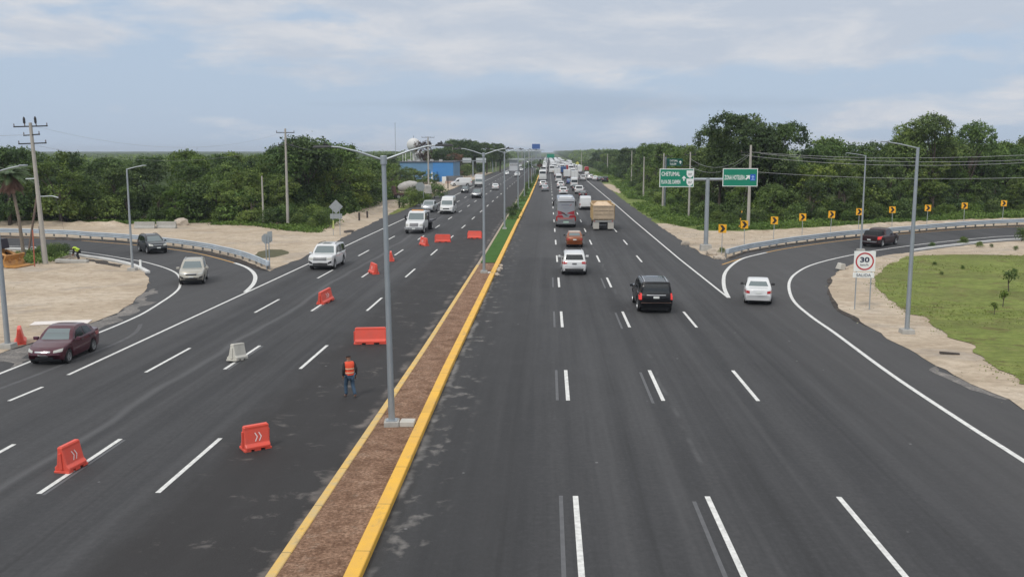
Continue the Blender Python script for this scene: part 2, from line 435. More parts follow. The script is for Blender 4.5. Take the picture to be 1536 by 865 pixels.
# ------------------------------------------------------------------ the ground and the roads
def densify(pts, step):
    o = []
    n = len(pts)
    for i in range(n):
        a, b = Vector(pts[i]), Vector(pts[(i + 1) % n])
        k = max(1, min(400, int((b - a).length / step)))
        for j in range(k): o.append(a.lerp(b, j / k))
    return o
def smooth_line(pts, step=1.0):
    """Catmull-Rom through 2D points"""
    p = [Vector(q) for q in pts]; o = []
    for i in range(len(p) - 1):
        p0, p1, p2, p3 = p[max(i - 1, 0)], p[i], p[i + 1], p[min(i + 2, len(p) - 1)]
        k = max(2, int((p2 - p1).length / step))
        for j in range(k):
            t = j / k
            o.append(0.5 * ((2 * p1) + (p2 - p0) * t + (2 * p0 - 5 * p1 + 4 * p2 - p3) * t * t + (3 * p1 - p0 - 3 * p2 + p3) * t ** 3))
    o.append(p[-1]); return o
def sheet(name, pts, z, mat, jit=0.0, step=0.7, seed=0.0):
    q = densify(pts, step) if jit else [Vector(p) for p in pts]
    vs = []
    for p in q:
        if jit:
            a = mnoise.noise_vector(Vector((p.x * 0.45 + seed, p.y * 0.45, seed))) * jit + mnoise.noise_vector(Vector((p.x * 1.7 + seed, p.y * 1.7, 3))) * jit * 0.45
            vs.append((p.x + a.x, p.y + a.y, z))
        else: vs.append((p.x, p.y, z))
    me = bpy.data.meshes.new(name)
    me.from_pydata(vs, [], [tuple(range(len(vs)))])
    me.update()
    if me.polygons[0].normal.z < 0: me.flip_normals()
    o = link(name, me, None, mat); tag(o, kind='structure')
    return o
def px(l): return [P(*a) for a in l]
def stripe_mesh(mb, line, wd, z):
    """painted stripe following a 2D line"""
    L = [Vector(p) for p in line]; vs = []; fs = []
    for i, p in enumerate(L):
        d = (L[min(i + 1, len(L) - 1)] - L[max(i - 1, 0)]).normalized(); n = Vector((-d.y, d.x))
        w2 = (wd[i] if isinstance(wd, list) else wd) / 2
        vs += [(p.x + n.x * w2, p.y + n.y * w2, z), (p.x - n.x * w2, p.y - n.y * w2, z)]
    for i in range(len(L) - 1): fs.append((2 * i, 2 * i + 1, 2 * i + 3, 2 * i + 2))
    mb.add(vs, fs)
def ribbon(name, line, prof, mat, parent=None, smooth=False):
    """profile (offset, z) swept along a 2D line"""
    L = [Vector(p) for p in line]; vs = []; fs = []; m = len(prof)
    for i, p in enumerate(L):
        d = (L[min(i + 1, len(L) - 1)] - L[max(i - 1, 0)]).normalized(); n = Vector((-d.y, d.x))
        for o_, z in prof: vs.append((p.x + n.x * o_, p.y + n.y * o_, z))
    for i in range(len(L) - 1):
        for k in range(m - 1):
            fs.append((i * m + k, i * m + k + 1, (i + 1) * m + k + 1, (i + 1) * m + k))
    fs.append(tuple(range(m))); fs.append(tuple(reversed(range((len(L) - 1) * m, len(L) * m))))
    mb = MB(); mb.add(vs, fs)
    return mb.build(name, mat, parent, smooth)

sheet('ground', [(-3400, -90), (3400, -90), (3400, 4900), (-3400, 4900)], -0.05, SCRUB)
# asphalt: wide apron with the slip lanes, then the straight highway
LE = px([(401, 405), (450, 387), (503, 361.5), (570, 328), (647, 295), (681, 282), (718, 266)])
RE = px([(960, 317.8), (990, 340), (1035, 370), (1068, 387)])
sheet('road', [(-85, -30), (85, -30), (85, 132), (RE[0][0] + 0.3, 132), (16.9, 215), (20.5, 330), (17, 420), (16, 1500), (-23.5, 1500), (-23.8, 260), (LE[3][0], LE[3][1] + 2), (-85, LE[3][1] + 2)], 0.0, ASPH)

# sandy and grassy areas laid over the apron
A_left = px([(-420, 640), (-60, 552), (0, 531), (46, 514), (100, 497), (150, 481), (176, 469), (197, 455), (212, 443), (220, 432), (223.5, 421), (221, 411),
             (210, 404.5), (194, 398.5), (162, 391.5), (128, 386.5), (90.6, 381), (13, 375), (-200, 366), (-600, 360)])
sheet('sandy_island', A_left, 0.024, SAND, 0.2, 0.8, 1.0)
farL = px([(240, 317)])[0]
A_out = px([(-900, 350), (-300, 350), (0, 353.5), (99, 356.3), (183, 361.5), (258, 369), (311, 377), (354, 387), (380, 396), (403, 407), (450, 388), (503, 362), (570, 328.5), (647, 295.5), (681, 282.5), (718, 266.5)]) + \
    [(-24, 420), (-29, 420), (-36, 330), (-50, 265), (-52, 190), (-48, 150), (-50, 138), (-75, 134), (-110, 134), (-400, 150)]
sheet('sandy_verge', A_out, 0.020, SAND, 0.3, 0.9, 4.0)
A_gore = px([(984, 335), (990, 340), (1035, 370), (1068, 387.5), (1092, 387), (1117, 378.4), (1181, 367.4), (1245, 359.2), (1350, 349.8), (1451, 341), (1536, 337.6), (1900, 327), (1900, 321)]) + \
    px([(1536, 327), (1400, 331.5), (1300, 336), (1220, 341.5), (1120, 347), (1050, 346), (1003, 335.5)])
sheet('sandy_gore', A_gore, 0.020, SAND, 0.25, 0.8, 9.0)
sheet('sandy_patch', px([(904, 276), (914, 276), (930, 281), (938, 287), (928, 290), (914, 284)]), 0.018, SAND, 0.4, 1.0, 3.0)
BANKG = ground_mat('bank_grass', [(0.3, (0.09, 0.125, 0.03)), (0.5, (0.17, 0.22, 0.055)), (0.7, (0.24, 0.28, 0.09))], 0.3, 1.0, 8.0, [(0.5, 0.6, 0.72, (0.22, 0.18, 0.10), 0.5)])
sheet('grass_bank', px([(886, 262), (905, 275), (935, 300), (960, 317.8), (985, 335.5), (1010, 339), (1060, 349), (1150, 347), (1300, 337), (1536, 328), (1900, 322), (1900, 300), (1536, 312), (1200, 322), (1040, 310), (960, 275), (905, 258)]), 0.012, BANKG, 0.3, 0.9, 5.0)
edgeR = px([(1700, 700), (1536, 614), (1508, 599), (1465, 577), (1402, 549), (1345, 513.5), (1300, 487), (1261, 463), (1246, 440), (1247.5, 418), (1262, 404), (1283, 395.5), (1312, 386.5), (1340, 381.5), (1368, 378.5),
            (1430, 370.2), (1475, 365.5), (1529, 361.2), (1900, 345), (1900, 500)])
sheet('sandy_shoulder', edgeR, 0.022, SAND, 0.28, 0.8, 14.0)
lawn = px([(1900, 640), (1536, 577), (1520, 564), (1495, 556), (1464, 530), (1468, 519), (1426, 507), (1408, 493), (1390, 475), (1366, 472), (1348, 460), (1312, 430), (1311, 418), (1327, 399), (1362, 385.5),
           (1429, 382), (1536, 384), (1900, 380)])
sheet('lawn', lawn, 0.05, LAWN, 0.3, 0.6, 21.0)
# side slope of the turf so its cut edge has a thickness is below pixel size; darker churned soil beside the kerbs
sheet('dark_verge_soil', px([(1290, 394), (1262, 402), (1243, 420), (1241, 442), (1256, 466), (1298, 490), (1290, 480), (1262, 452), (1256, 435), (1258, 420), (1275, 404)]), 0.021, DARKS, 0.22, 0.3, 3.3)
sheet('churned_soil', px([(131, 388), (162, 392.5), (185, 398), (178, 401), (150, 396), (128, 391)]), 0.03, DARKS, 0.4, 0.5, 5.3)
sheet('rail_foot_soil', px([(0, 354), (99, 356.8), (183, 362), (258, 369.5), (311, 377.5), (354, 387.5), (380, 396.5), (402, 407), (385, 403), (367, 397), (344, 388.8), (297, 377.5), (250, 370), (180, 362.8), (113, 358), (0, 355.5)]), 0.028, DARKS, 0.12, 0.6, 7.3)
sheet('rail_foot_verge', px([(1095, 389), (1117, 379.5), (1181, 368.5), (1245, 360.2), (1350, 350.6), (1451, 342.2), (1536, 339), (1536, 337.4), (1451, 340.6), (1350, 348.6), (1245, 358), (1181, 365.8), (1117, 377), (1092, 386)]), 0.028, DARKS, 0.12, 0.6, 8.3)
# dusty film over the asphalt beside the islands
sheet('dust_film', px([(0, 533), (46, 516), (176, 471), (222, 432), (232, 440), (215, 458), (180, 478), (150, 496), (60, 530), (0, 556)]), 0.006, PALED, 0.8, 0.5, 31.0)
sheet('dust_patch', px([(1400, 549), (1465, 576), (1508, 598), (1495, 600), (1450, 582), (1412, 566), (1395, 556)]), 0.006, PALED, 0.5, 0.5, 33.0)
sheet('grass_patch', px([(382, 384), (388, 378), (402, 374.5), (422, 374.5), (432, 377.5), (428, 382), (412, 386), (394, 387.5)]), 0.03, M('worn_grass', (0.10, 0.095, 0.04), 0.9, var=0.4, vscale=1.5, coord='Object'), 0.3, 0.6, 2.2)
sheet('grass_strip', px([(582, 322), (605, 309), (640, 297), (652, 291), (640, 300), (612, 313), (590, 322)]), 0.03, LAWN, 0.3, 0.6, 2.9)
sheet('mud_patch', px([(514, 347), (525, 345), (533, 345.5), (528, 348.5), (518, 350)]), 0.03, DARKS, 0.3, 0.4, 2.4)

# ---- painted markings (each run one sheet)
Z1 = 0.004
def marks(name, fill, mat, z=Z1 + 0.0):
    mb = MB(); fill(mb); o = mb.build(name, mat, None, fix=False); tag(o, kind='structure'); return o
def dashes(x, y0, n, wd=0.15, ln=5.1, per=15.28, slope=0.0, skip=()):
    def f(mb):
        for i in range(n):
            if i in skip: continue
            a = y0 + per * i
            stripe_mesh(mb, [(x + slope * a, a), (x + slope * (a + ln), a + ln)], wd, Z1)
    return f
marks('lane_marking', dashes(0.80, 20.2, 55, slope=0.0006), WHITEP)
marks('lane_marking', dashes(4.46, 20.3, 55, slope=0.0006), WHITEP)
marks('lane_marking', dashes(8.10, 20.4, 55, slope=0.0006), WHITEP)
marks('faded_lane_marking', dashes(0.41, 20.2, 4, 0.11), GHOSTP)
marks('faded_lane_marking', dashes(4.05, 19.9, 4, 0.11), GHOSTP)
marks('lane_marking', dashes(-10.98, 25.1, 50, slope=0.003), WHITEP)
marks('lane_marking', dashes(-14.28, 24.9, 50, slope=0.003), WHITEP)
marks('lane_marking', dashes(-17.5, 24.2, 50, slope=0.003), WHITEP)
marks('lane_marking', dashes(-20.62, 0.4 + 3.4, 2, ln=5.0), WHITEP)
marks('lane_marking', lambda mb: stripe_mesh(mb, px([(13, 601), (64, 580)]), 0.15, Z1), WHITEP)
marks('faded_lane_marking', dashes(-14.10, 24.8, 3, 0.10, slope=0.003), GHOSTP)
marks('edge_marking', lambda mb: stripe_mesh(mb, [P(102, 562), P(192, 520.5), P(459, 397.2), P(540, 358.7), (-20.0, 180), (-19.5, 700)], 0.16, Z1), WHITEP)
marks('edge_marking', lambda mb: stripe_mesh(mb, px([(1092, 446), (1020, 389), (949.7, 330), (922.7, 306.3), (881, 271.6)]) + [(13.4, 700)], 0.16, Z1), WHITEP)
marks('edge_marking', lambda mb: stripe_mesh(mb, smooth_line(px([(1093, 446.5), (1086.8, 433), (1085.4, 419), (1088, 408.6), (1096, 399), (1108, 390.6), (1122, 385.2), (1150, 378.6)])), 0.26, Z1 + 0.004), WHITEP)
marks('yellow_edge_marking', lambda mb: stripe_mesh(mb, smooth_line(px([(1083, 396.8), (1110, 388.3), (1156.7, 377), (1191.4, 370.8), (1243.5, 363.3), (1286.8, 358.2), (1349.8, 351.3), (1439.7, 344.3), (1527.7, 340), (1750, 334)])), 0.15, Z1), YELP)
marks('edge_marking', lambda mb: stripe_mesh(mb, smooth_line(px([(1700, 800), (1536, 691), (1449.6, 636), (1335, 560), (1252, 499), (1217.4, 475), (1191.4, 452.3), (1183.6, 433), (1185.4, 419.4), (1195, 409), (1214, 398.6), (1243.5, 389.8), (1281.6, 381.5), (1314, 375.5), (1368, 368), (1421.7, 361.8), (1475.6, 356.7), (1527.7, 353.3), (1750, 344)])), 0.2, Z1), WHITEP)
marks('yellow_edge_marking', lambda mb: stripe_mesh(mb, smooth_line(px([(-300, 355), (6, 356.2), (65, 357.5), (113, 360), (162, 364), (199, 367), (250, 372.8), (297, 380), (344, 392), (367, 399.5)])), 0.15, Z1), YELP)
marks('edge_marking', lambda mb: stripe_mesh(mb, smooth_line(px([(352, 394.3), (367.5, 399.8), (378.5, 407), (383, 415.5), (379.5, 426.5), (368, 438)])), 0.30, Z1 + 0.004), WHITEP)
marks('edge_marking', lambda mb: stripe_mesh(mb, smooth_line(px([(-300, 364), (13, 369), (56.6, 371.8), (97, 375), (129.5, 378.6), (162, 383.4), (199, 389.6), (213.4, 392), (232.8, 397), (250.6, 402.7), (263.6, 409), (269.5, 416), (270.5, 424), (268, 433), (257, 443), (241, 453.6), (224.7, 464), (208.5, 473), (184, 484), (160, 494), (120, 510), (60, 536), (0, 560), (-200, 640)])), 0.17, Z1), WHITEP)
# curved pale tyre trace on the left
for i, l in enumerate(([(262, 460), (238, 470), (214, 478), (211, 486), (204, 498), (180, 512), (140, 528), (60, 560), (-20, 590)],)):
    marks('tyre_trace', lambda mb: stripe_mesh(mb, smooth_line(px(l[3:])), 0.22, 0.0025), M('tyre_dust', (0.10, 0.10, 0.102), 0.8, var=0.5, vscale=1.5, c2=(0.062, 0.062, 0.066)))

# ---- kerbs of the ramps
def kerb(name, pts, wd, h, mat):
    l = smooth_line(px(pts))
    o = ribbon(name, l, [(-wd / 2, 0.0), (-wd / 2, h), (wd / 2, h), (wd / 2, 0.0)], mat); tag(o, kind='structure'); return o
kerb('kerb', [(-260, 366), (13, 373.6), (90.6, 379.6), (128, 384.9), (162, 389.9), (194, 397), (210, 403), (222, 409.5)], 0.35, 0.16, CONCW)
kerb('kerb', [(1368, 376.8), (1400, 372.2), (1430.7, 368.6), (1475.6, 363.4), (1529.5, 359.4), (1700, 351)], 0.35, 0.16, CONCW)

# ---- the median
def xr(y): return float(np.interp(y, [10, 20, 40, 80, 124, 190, 300, 900], [-4.10, -4.13, -4.18, -4.02, -3.85, -3.5, -3.3, -3.3]))
def xl(y): return float(np.interp(y, [10, 20, 45, 80, 200, 900], [-6.32, -6.26, -6.0, -5.9, -6.0, -6.2]))
ys = [8 + 4 * i for i in range(20)] + [90 + 10 * i for i in range(40)] + [520, 600, 700, 900]
def kpt(fx, y0, y1, off=0.0): return [(fx(y) + off, y) for y in [y0] + [q for q in ys if y0 < q < y1] + [y1]]
def kerbm(name, line, mat, wd=0.30, h=0.19):
    o = ribbon(name, line, [(0, -0.01), (0, h - 0.02), (0.02, h), (wd - 0.02, h), (wd, h - 0.02), (wd, -0.01)], mat); tag(o, kind='structure'); return o
kerbm('median_kerb', kpt(xr, 8, 900), KYEL, 0.36)
kerbm('median_kerb', kpt(xl, 8, 78, 0.24), KYEL2, 0.24, 0.12)
kerbm('median_kerb', kpt(xl, 78.02, 900, 0.24), KBEIGE, 0.24, 0.12)
sheet('median_soil', [(xl(y) + 0.24, y) for y in ys[:18] + [79.5]] + [(xr(y) - 0.36, y) for y in reversed(ys[:18] + [79.5])], 0.09, SOIL)
sheet('median_grass', [(xl(y) + 0.25, y) for y in [79.55] + ys[18:]] + [(xr(y) - 0.37, y) for y in reversed([79.55] + ys[18:])], 0.13, TURF)

# ------------------------------------------------------------------ vehicles
def paint(name, c, metal=0.0, rough=0.32):
    return M('paint_' + name, c, rough, metal, coat=0.6, var=0.06, vscale=1.5)
PW = paint('white', (0.68, 0.69, 0.69)); PBK = M('paint_black', (0.004, 0.0045, 0.006), 0.22, coat=0.15, spec=0.35); PBUR = paint('burgundy', (0.070, 0.006, 0.018), 0.25)
PBEI = paint('beige', (0.42, 0.40, 0.34), 0.3); PGR = paint('grey', (0.07, 0.078, 0.09), 0.4); PDK = paint('dark_grey', (0.022, 0.026, 0.03), 0.3)
PSIL = paint('silver', (0.42, 0.44, 0.46), 0.5); PCOP = paint('copper', (0.27, 0.075, 0.02), 0.3); PRED = paint('red', (0.35, 0.015, 0.012)); PBLU = paint('blue', (0.03, 0.09, 0.25), 0.3)
PMAR = paint('dark_maroon', (0.030, 0.006, 0.008), 0.2)
PBRZ = paint('pale_roof', (0.48, 0.38, 0.28), 0.2)

def interp(prof, x): return float(np.interp(x, [p[0] for p in prof], [p[1] for p in prof]))
def loft_body(S):
    """closed car body lofted along x from a side profile; returns a mesh and a BVH to lay lamps and glass on"""
    L, W = S['L'], S['W']; h2 = L / 2; r = S['r']; Ra = r * 1.17
    xf, xb = S['ax']                             # wheel axles (front, rear)
    xs = set(np.linspace(-h2, h2, 34).tolist())
    for x in (xf, xb):
        for k in (1.0, 0.985, 0.93, 0.8, 0.6, 0.35, 0.0):
            xs.add(x + Ra * k); xs.add(x - Ra * k)
    for p in S['top'] + S['roof']: xs.add(p[0]); xs.add(p[0] + 0.03)
    for e in (0.02, 0.05, 0.1, 0.17): xs.add(h2 - e); xs.add(-h2 + e)
    xs = sorted(x for x in xs if -h2 <= x <= h2)
    q = [xs[0]]
    for x in xs[1:]:
        if x - q[-1] > 0.008: q.append(x)
    xs = q
    sill = S.get('sill', 0.24); vs = []; fs = []; nr = 0
    tum = S.get('tumble', 0.26)
    for x in xs:
        u = abs(x) / h2
        wd = W / 2 * (1 - S.get('taper', 0.10) * u ** S.get('tn', 5)) * (1 - 0.05 * max(0, (u - 0.93) / 0.07) ** 2)
        zb = interp(S['top'], x); zr = max(interp(S['roof'], x), zb) if S['roof'][0][0] <= x <= S['roof'][-1][0] else zb
        g = zr - zb
        zl = sill + max(0, (u - 0.86) / 0.14) * S.get('lift', 0.10)
        for xw in (xf, xb):
            d = abs(x - xw)
            if d < Ra: zl = max(zl, r + math.sqrt(max(0, Ra * Ra - d * d)) * 1.0)
        zl = min(zl, zb - 0.06)
        hh = zb - zl
        crown = S.get('crown', 0.035) * (1 if g < 0.05 else 0.8)
        wb = wd * 0.945
        wr = max(wb - tum * g, wb * 0.5)
        g1 = min(1, g / 0.25)
        ring = [(wd * 0.93, zl), (wd * 0.985, zl + 0.22 * hh), (wd, zl + 0.5 * hh), (wd * 0.992, zl + 0.74 * hh), (wd * 0.975, zl + 0.92 * hh), (wb, zb),
                (wb + (wr - wb) * 0.5, zb + g * 0.5 + crown * 0.1), (wb + (wr - wb) * 0.9, zb + g * 0.90 + crown * 0.2), (wr * 0.955 , zb + g * 0.985 + crown * 0.5), (wr * 0.80, zb + g + crown * 0.75), (wr * 0.42, zb + g + crown), (0, zb + g + crown * 1.08)]
        # without a cabin the upper points spread over the bonnet or boot lid
        flat = [(wb * 0.985, zb + crown * 0.1), (wb * 0.95, zb + crown * 0.22), (wb * 0.86, zb + crown * 0.5), (wb * 0.66, zb + crown * 0.8), (wb * 0.35, zb + crown), (0, zb + crown * 1.08)]
        for i in range(6):
            a = ring[6 + i]; b = flat[i]; ring[6 + i] = (b[0] + (a[0] - b[0]) * g1, b[1] + (a[1] - b[1]) * g1)
        cv = S.get('curve', 0.16) * max(0, (u - 0.25) / 0.75) ** 1.3 * (1 if x > 0 else S.get('rearcurve', 0.55))
        full = [(y, z) for y, z in ring] + [(-y, z) for y, z in reversed(ring[:-1])]
        nr = len(full)
        for y, z in full:
            vs.append((x - math.copysign(cv * (y / wd) ** 2, x), y, z))
    for i in range(len(xs) - 1):
        for k in range(nr - 1):
            fs.append((i * nr + k, i * nr + k + 1, (i + 1) * nr + k + 1, (i + 1) * nr + k))
    fs.append(tuple(range(nr))); fs.append(tuple(reversed(range((len(xs) - 1) * nr, len(xs) * nr))))
    mb = MB(); mb.add(vs, fs)
    me = mb.mesh('body', smooth=True)
    try: me.set_sharp_from_angle(angle=R(32))
    except Exception: pass
    bm = bmesh.new(); bm.from_mesh(me); bvh = BVHTree.FromBMesh(bm); bm.free()
    return me, bvh
def patch(bvh, axis, quad, n=(6, 3), off=0.006, th=0.025):
    """thin panel laid on the body: quad of 4 2D corners seen along an axis"""
    sg = 1 if axis[0] == '+' else -1; ax = axis[1]
    q = [Vector(p) for p in quad]; nu, nv = n; grid = []; good = []
    for j in range(nv + 1):
        for i in range(nu + 1):
            s, t = i / nu, j / nv
            p = (q[0] * (1 - s) + q[1] * s) * (1 - t) + (q[3] * (1 - s) + q[2] * s) * t
            if ax == 'x': o = Vector((sg * 30, p.x, p.y)); d = Vector((-sg, 0, 0))
            elif ax == 'y': o = Vector((p.x, sg * 30, p.y)); d = Vector((0, -sg, 0))
            else: o = Vector((p.x, p.y, sg * 30)); d = Vector((0, 0, -sg))
            h = bvh.ray_cast(o, d)
            if h[0] is None: grid.append(None); continue
            nn = h[1] if h[1].dot(d) < 0 else -h[1]
            grid.append((h[0] + nn * off, h[0] - nn * th))
    vs, fs, idx = [], [], {}
    def vid(k, s):
        if (k, s) not in idx: idx[(k, s)] = len(vs); vs.append(grid[k][s])
        return idx[(k, s)]
    quads = []
    for j in range(nv):
        for i in range(nu):
            k = [j * (nu + 1) + i, j * (nu + 1) + i + 1, (j + 1) * (nu + 1) + i + 1, (j + 1) * (nu + 1) + i]
            if all(grid[a] is not None for a in k): quads.append(k)
    edges = {}
    for k in quads:
        fs.append(tuple(vid(a, 0) for a in k))
        for a, b in zip(k, k[1:] + k[:1]): edges[(a, b)] = edges.get((a, b), 0) + 1
    for (a, b) in list(edges):
        if (b, a) not in edges: fs.append((vid(b, 0), vid(a, 0), vid(a, 1), vid(b, 1)))
    mb = MB(); mb.add(vs, fs); return mb
def add_patch(root, name, bvh, axis, quad, mat, n=(6, 3), off=0.006, th=0.025):
    mb = patch(bvh, axis, quad, n, off, th)
    if not mb.f: return None
    return link(name, mb.mesh(name, smooth=True), root, mat)
_wm = {}
def wheel_meshes(r, wd, spokes=5):
    k = (round(r, 3), round(wd, 3), spokes)
    if k in _wm: return _wm[k]
    h = wd / 2
    t = MB().lathe([(r * 0.62, -h), (r * 0.93, -h), (r, -h * 0.72), (r, h * 0.72), (r * 0.93, h), (r * 0.62, h), (r * 0.60, h * 0.6), (r * 0.60, -h * 0.6), (r * 0.62, -h)], 24, 'y').mesh('wheel', True)
    m = MB()
    for s in (1, -1):
        m.lathe([(r * 0.64, s * h * 0.9), (r * 0.64, s * (h + 0.004)), (r * 0.57, s * (h + 0.004)), (r * 0.55, s * h * 0.6)], 24, 'y')
        m.lathe([(0.0, s * (h - 0.01)), (r * 0.15, s * (h - 0.012)), (r * 0.17, s * h * 0.6)], 12, 'y')
        for q in range(spokes):
            a = 2 * PI * q / spokes
            m.box(r * 0.1, r * 0.6, s * h * 0.72 - 0.012, s * h * 0.72 + 0.012, -r * 0.085, r * 0.085, m=Matrix.Rotation(a, 4, 'Y'))
    m.lathe([(0, -h * 0.5), (r * 0.6, -h * 0.5), (r * 0.6, h * 0.5), (0, h * 0.5)], 24, 'y')
    rr = m.mesh('rim', True)
    _wm[k] = (t, rr); return _wm[k]
def add_wheel(root, x, y, r, wd, rimmat=None, spokes=5):
    t, rr = wheel_meshes(r, wd, spokes)
    o = link('wheel', t, root, RUBBER); o.location = (x, y, r)
    c = link('rim', rr, o, rimmat or RIM)
    return o
def make_car(kind, S, paintm, lit=False, roofm=None):
    root = empty(kind)
    me, bvh = loft_body(S)
    body = link('body', me, root, paintm)
    body.material_slots[0].link = 'OBJECT'; body.material_slots[0].material = paintm
    L, W, r = S['L'], S['W'], S['r']; h2 = L / 2; xf, xb = S['ax']
    mb = MB().box(-h2 + 0.35, h2 - 0.35, -W * 0.38, W * 0.38, 0.20, 0.50)
    for x in (xf, xb): mb.box(x - r * 1.1, x + r * 1.1, -W * 0.46, W * 0.46, r * 0.9, r * 2.0)
    mb.build('underbody', TRIM, root)
    for x in (xf, xb):
        for s in (1, -1): add_wheel(root, x, s * (W / 2 - 0.135), r, 0.23, S.get('rim'), S.get('spokes', 5))
    T, RF = S['top'], S['roof']
    ztop = lambda x: interp(T, x); zroof = lambda x: interp(RF, x)
    # side glass
    for s, ax in ((1, '+y'), (-1, '-y')):
        for (a0, a1, b1, b0) in S['glass']:      # (x lower rear, x lower front, x upper front, x upper rear)
            za = lambda x: ztop(x) + 0.035
            zt = lambda x: zroof(x) - S.get('gtop', 0.10)
            add_patch(root, 'side_window', bvh, ax, [(a0, za(a0)), (a1, za(a1)), (b1, max(zt(b1), za(b1) + 0.02)), (b0, max(zt(b0), za(b0) + 0.02))], GLASS if S.get('darkglass', True) else WGLASS, (8, 5))
        for x in S.get('handles', ()): 
            MB().box(x - 0.09, x + 0.09, s * (W / 2 - 0.02), s * (W / 2 + 0.022), ztop(x) - 0.13, ztop(x) - 0.10).build('door_handle', S.get('handlemat', TRIM), root, bevel=0.006)
        mx = S['mirror']; 
        m = MB().box(mx - 0.08, mx + 0.10, s * (W / 2 + 0.02), s * (W / 2 + 0.22), ztop(mx) - 0.01, ztop(mx) + 0.14, 0.02, 0.02)
        m.box(mx + 0.0, mx + 0.05, s * (W / 2 - 0.10), s * (W / 2 + 0.04), ztop(mx) + 0.0, ztop(mx) + 0.05)
        mm = m.build('side_mirror', paintm if not S.get('dkmirror') else TRIM, root, bevel=0.02)
        mm.material_slots[0].link = 'OBJECT'; mm.material_slots[0].material = paintm if not S.get('dkmirror') else TRIM
    wi = S['wins']                                # y half widths and z ranges of the windscreen and rear glass
    (yl, zl, yu, zu) = wi['front']
    add_patch(root, 'windshield', bvh, '+x', [(-yl, zl), (yl, zl), (yu, zu), (-yu, zu)], WGLASS, (12, 6))
    if 'rear' in wi:
        (yl, zl, yu, zu) = wi['rear']
        add_patch(root, 'rear_window', bvh, '-x', [(-yl, zl), (yl, zl), (yu, zu), (-yu, zu)], GLASS if not S.get('palerear') else WGLASS, (12, 6))
    if roofm: 
        x0, x1, yy = S['roofpanel']
        add_patch(root, 'roof_panel', bvh, '+z', [(x0, -yy), (x1, -yy), (x1, yy), (x0, yy)], roofm, (8, 6))
    for s in (1, -1):
        for nm, mat, pats in (('headlight', LAMPW, S['head']), ('tail_light', LAMPON if lit else LAMPR, S['tail'])):
            ax = '+x' if nm == 'headlight' else '-x'
            y0, y1, z0, z1, y2, z2, z3 = pats      # inner y, outer y, lower z / upper z inner, outer corner
            add_patch(root, nm, bvh, ax, [(s * y0, z0), (s * y1, z2), (s * y1, z3), (s * y0, z1)], mat, (6, 3), 0.012, 0.04)
    for nm, ax, q, mat in S.get('pats', []):
        add_patch(root, nm, bvh, ax, q, mat, (10, 3), 0.014 if nm != 'number_plate' else 0.028, 0.04)
    if S.get('rails'):
        x0, x1, yy = S['rails']
        for s in (1, -1):
            MB().tube([(x0, s * yy, zroof(x0) + 0.0), (x0 + 0.12, s * yy, zroof(x0 + 0.1) + 0.07), ((x0 + x1) / 2, s * yy, zroof((x0 + x1) / 2) + 0.085), (x1 - 0.12, s * yy, zroof(x1 - 0.1) + 0.07), (x1, s * yy, zroof(x1) + 0.0)], 0.022, 6).build('roof_rail', S.get('railmat', CHROME), root, True)
    if S.get('sunroof'):
        x0, x1, yy = S['sunroof']
        add_patch(root, 'sunroof', bvh, '+z', [(x0, -yy), (x1, -yy), (x1, yy), (x0, yy)], GLASS, (6, 6))
    if S.get('extra'): S['extra'](root, bvh, paintm)
    return root

def q_(yh, z0, z1, yh2=None): 
    yh2 = yh if yh2 is None else yh2
    return [(-yh, z0), (yh, z0), (yh2, z1), (-yh2, z1)]
SEDAN = dict(L=4.35, W=1.71, r=0.30, ax=(1.32, -1.18), sill=0.22, taper=0.13, tn=4, curve=0.26, tumble=0.34,
    top=[(-2.175, 0.62), (-2.15, 0.90), (-2.05, 1.02), (-1.6, 1.04), (-1.0, 0.98), (0.6, 0.94), (0.95, 0.96), (1.35, 0.90), (1.85, 0.78), (2.05, 0.70), (2.13, 0.60), (2.175, 0.48)],
    roof=[(-1.62, 1.03), (-1.15, 1.33), (-0.75, 1.47), (-0.2, 1.51), (0.15, 1.47), (0.45, 1.33), (1.0, 0.95)],
    glass=[(-0.28, 0.62, 0.28, -0.24), (-1.12, -0.34, -0.30, -0.86)], handles=(0.0, -0.85), mirror=0.62,
    wins=dict(front=(0.64, 1.0, 0.50, 1.40), rear=(0.60, 1.12, 0.48, 1.38)),
    head=(0.46, 0.76, 0.60, 0.70, 0, 0.63, 0.755), tail=(0.52, 0.82, 0.74, 0.90, 0, 0.76, 0.94),
    pats=[('grille', '+x', q_(0.34, 0.62, 0.68), CHROME), ('lower_grille', '+x', q_(0.40, 0.30, 0.40), TRIM), ('number_plate', '+x', q_(0.17, 0.43, 0.55), PLATE), ('number_plate', '-x', q_(0.17, 0.74, 0.85), PLATE)])
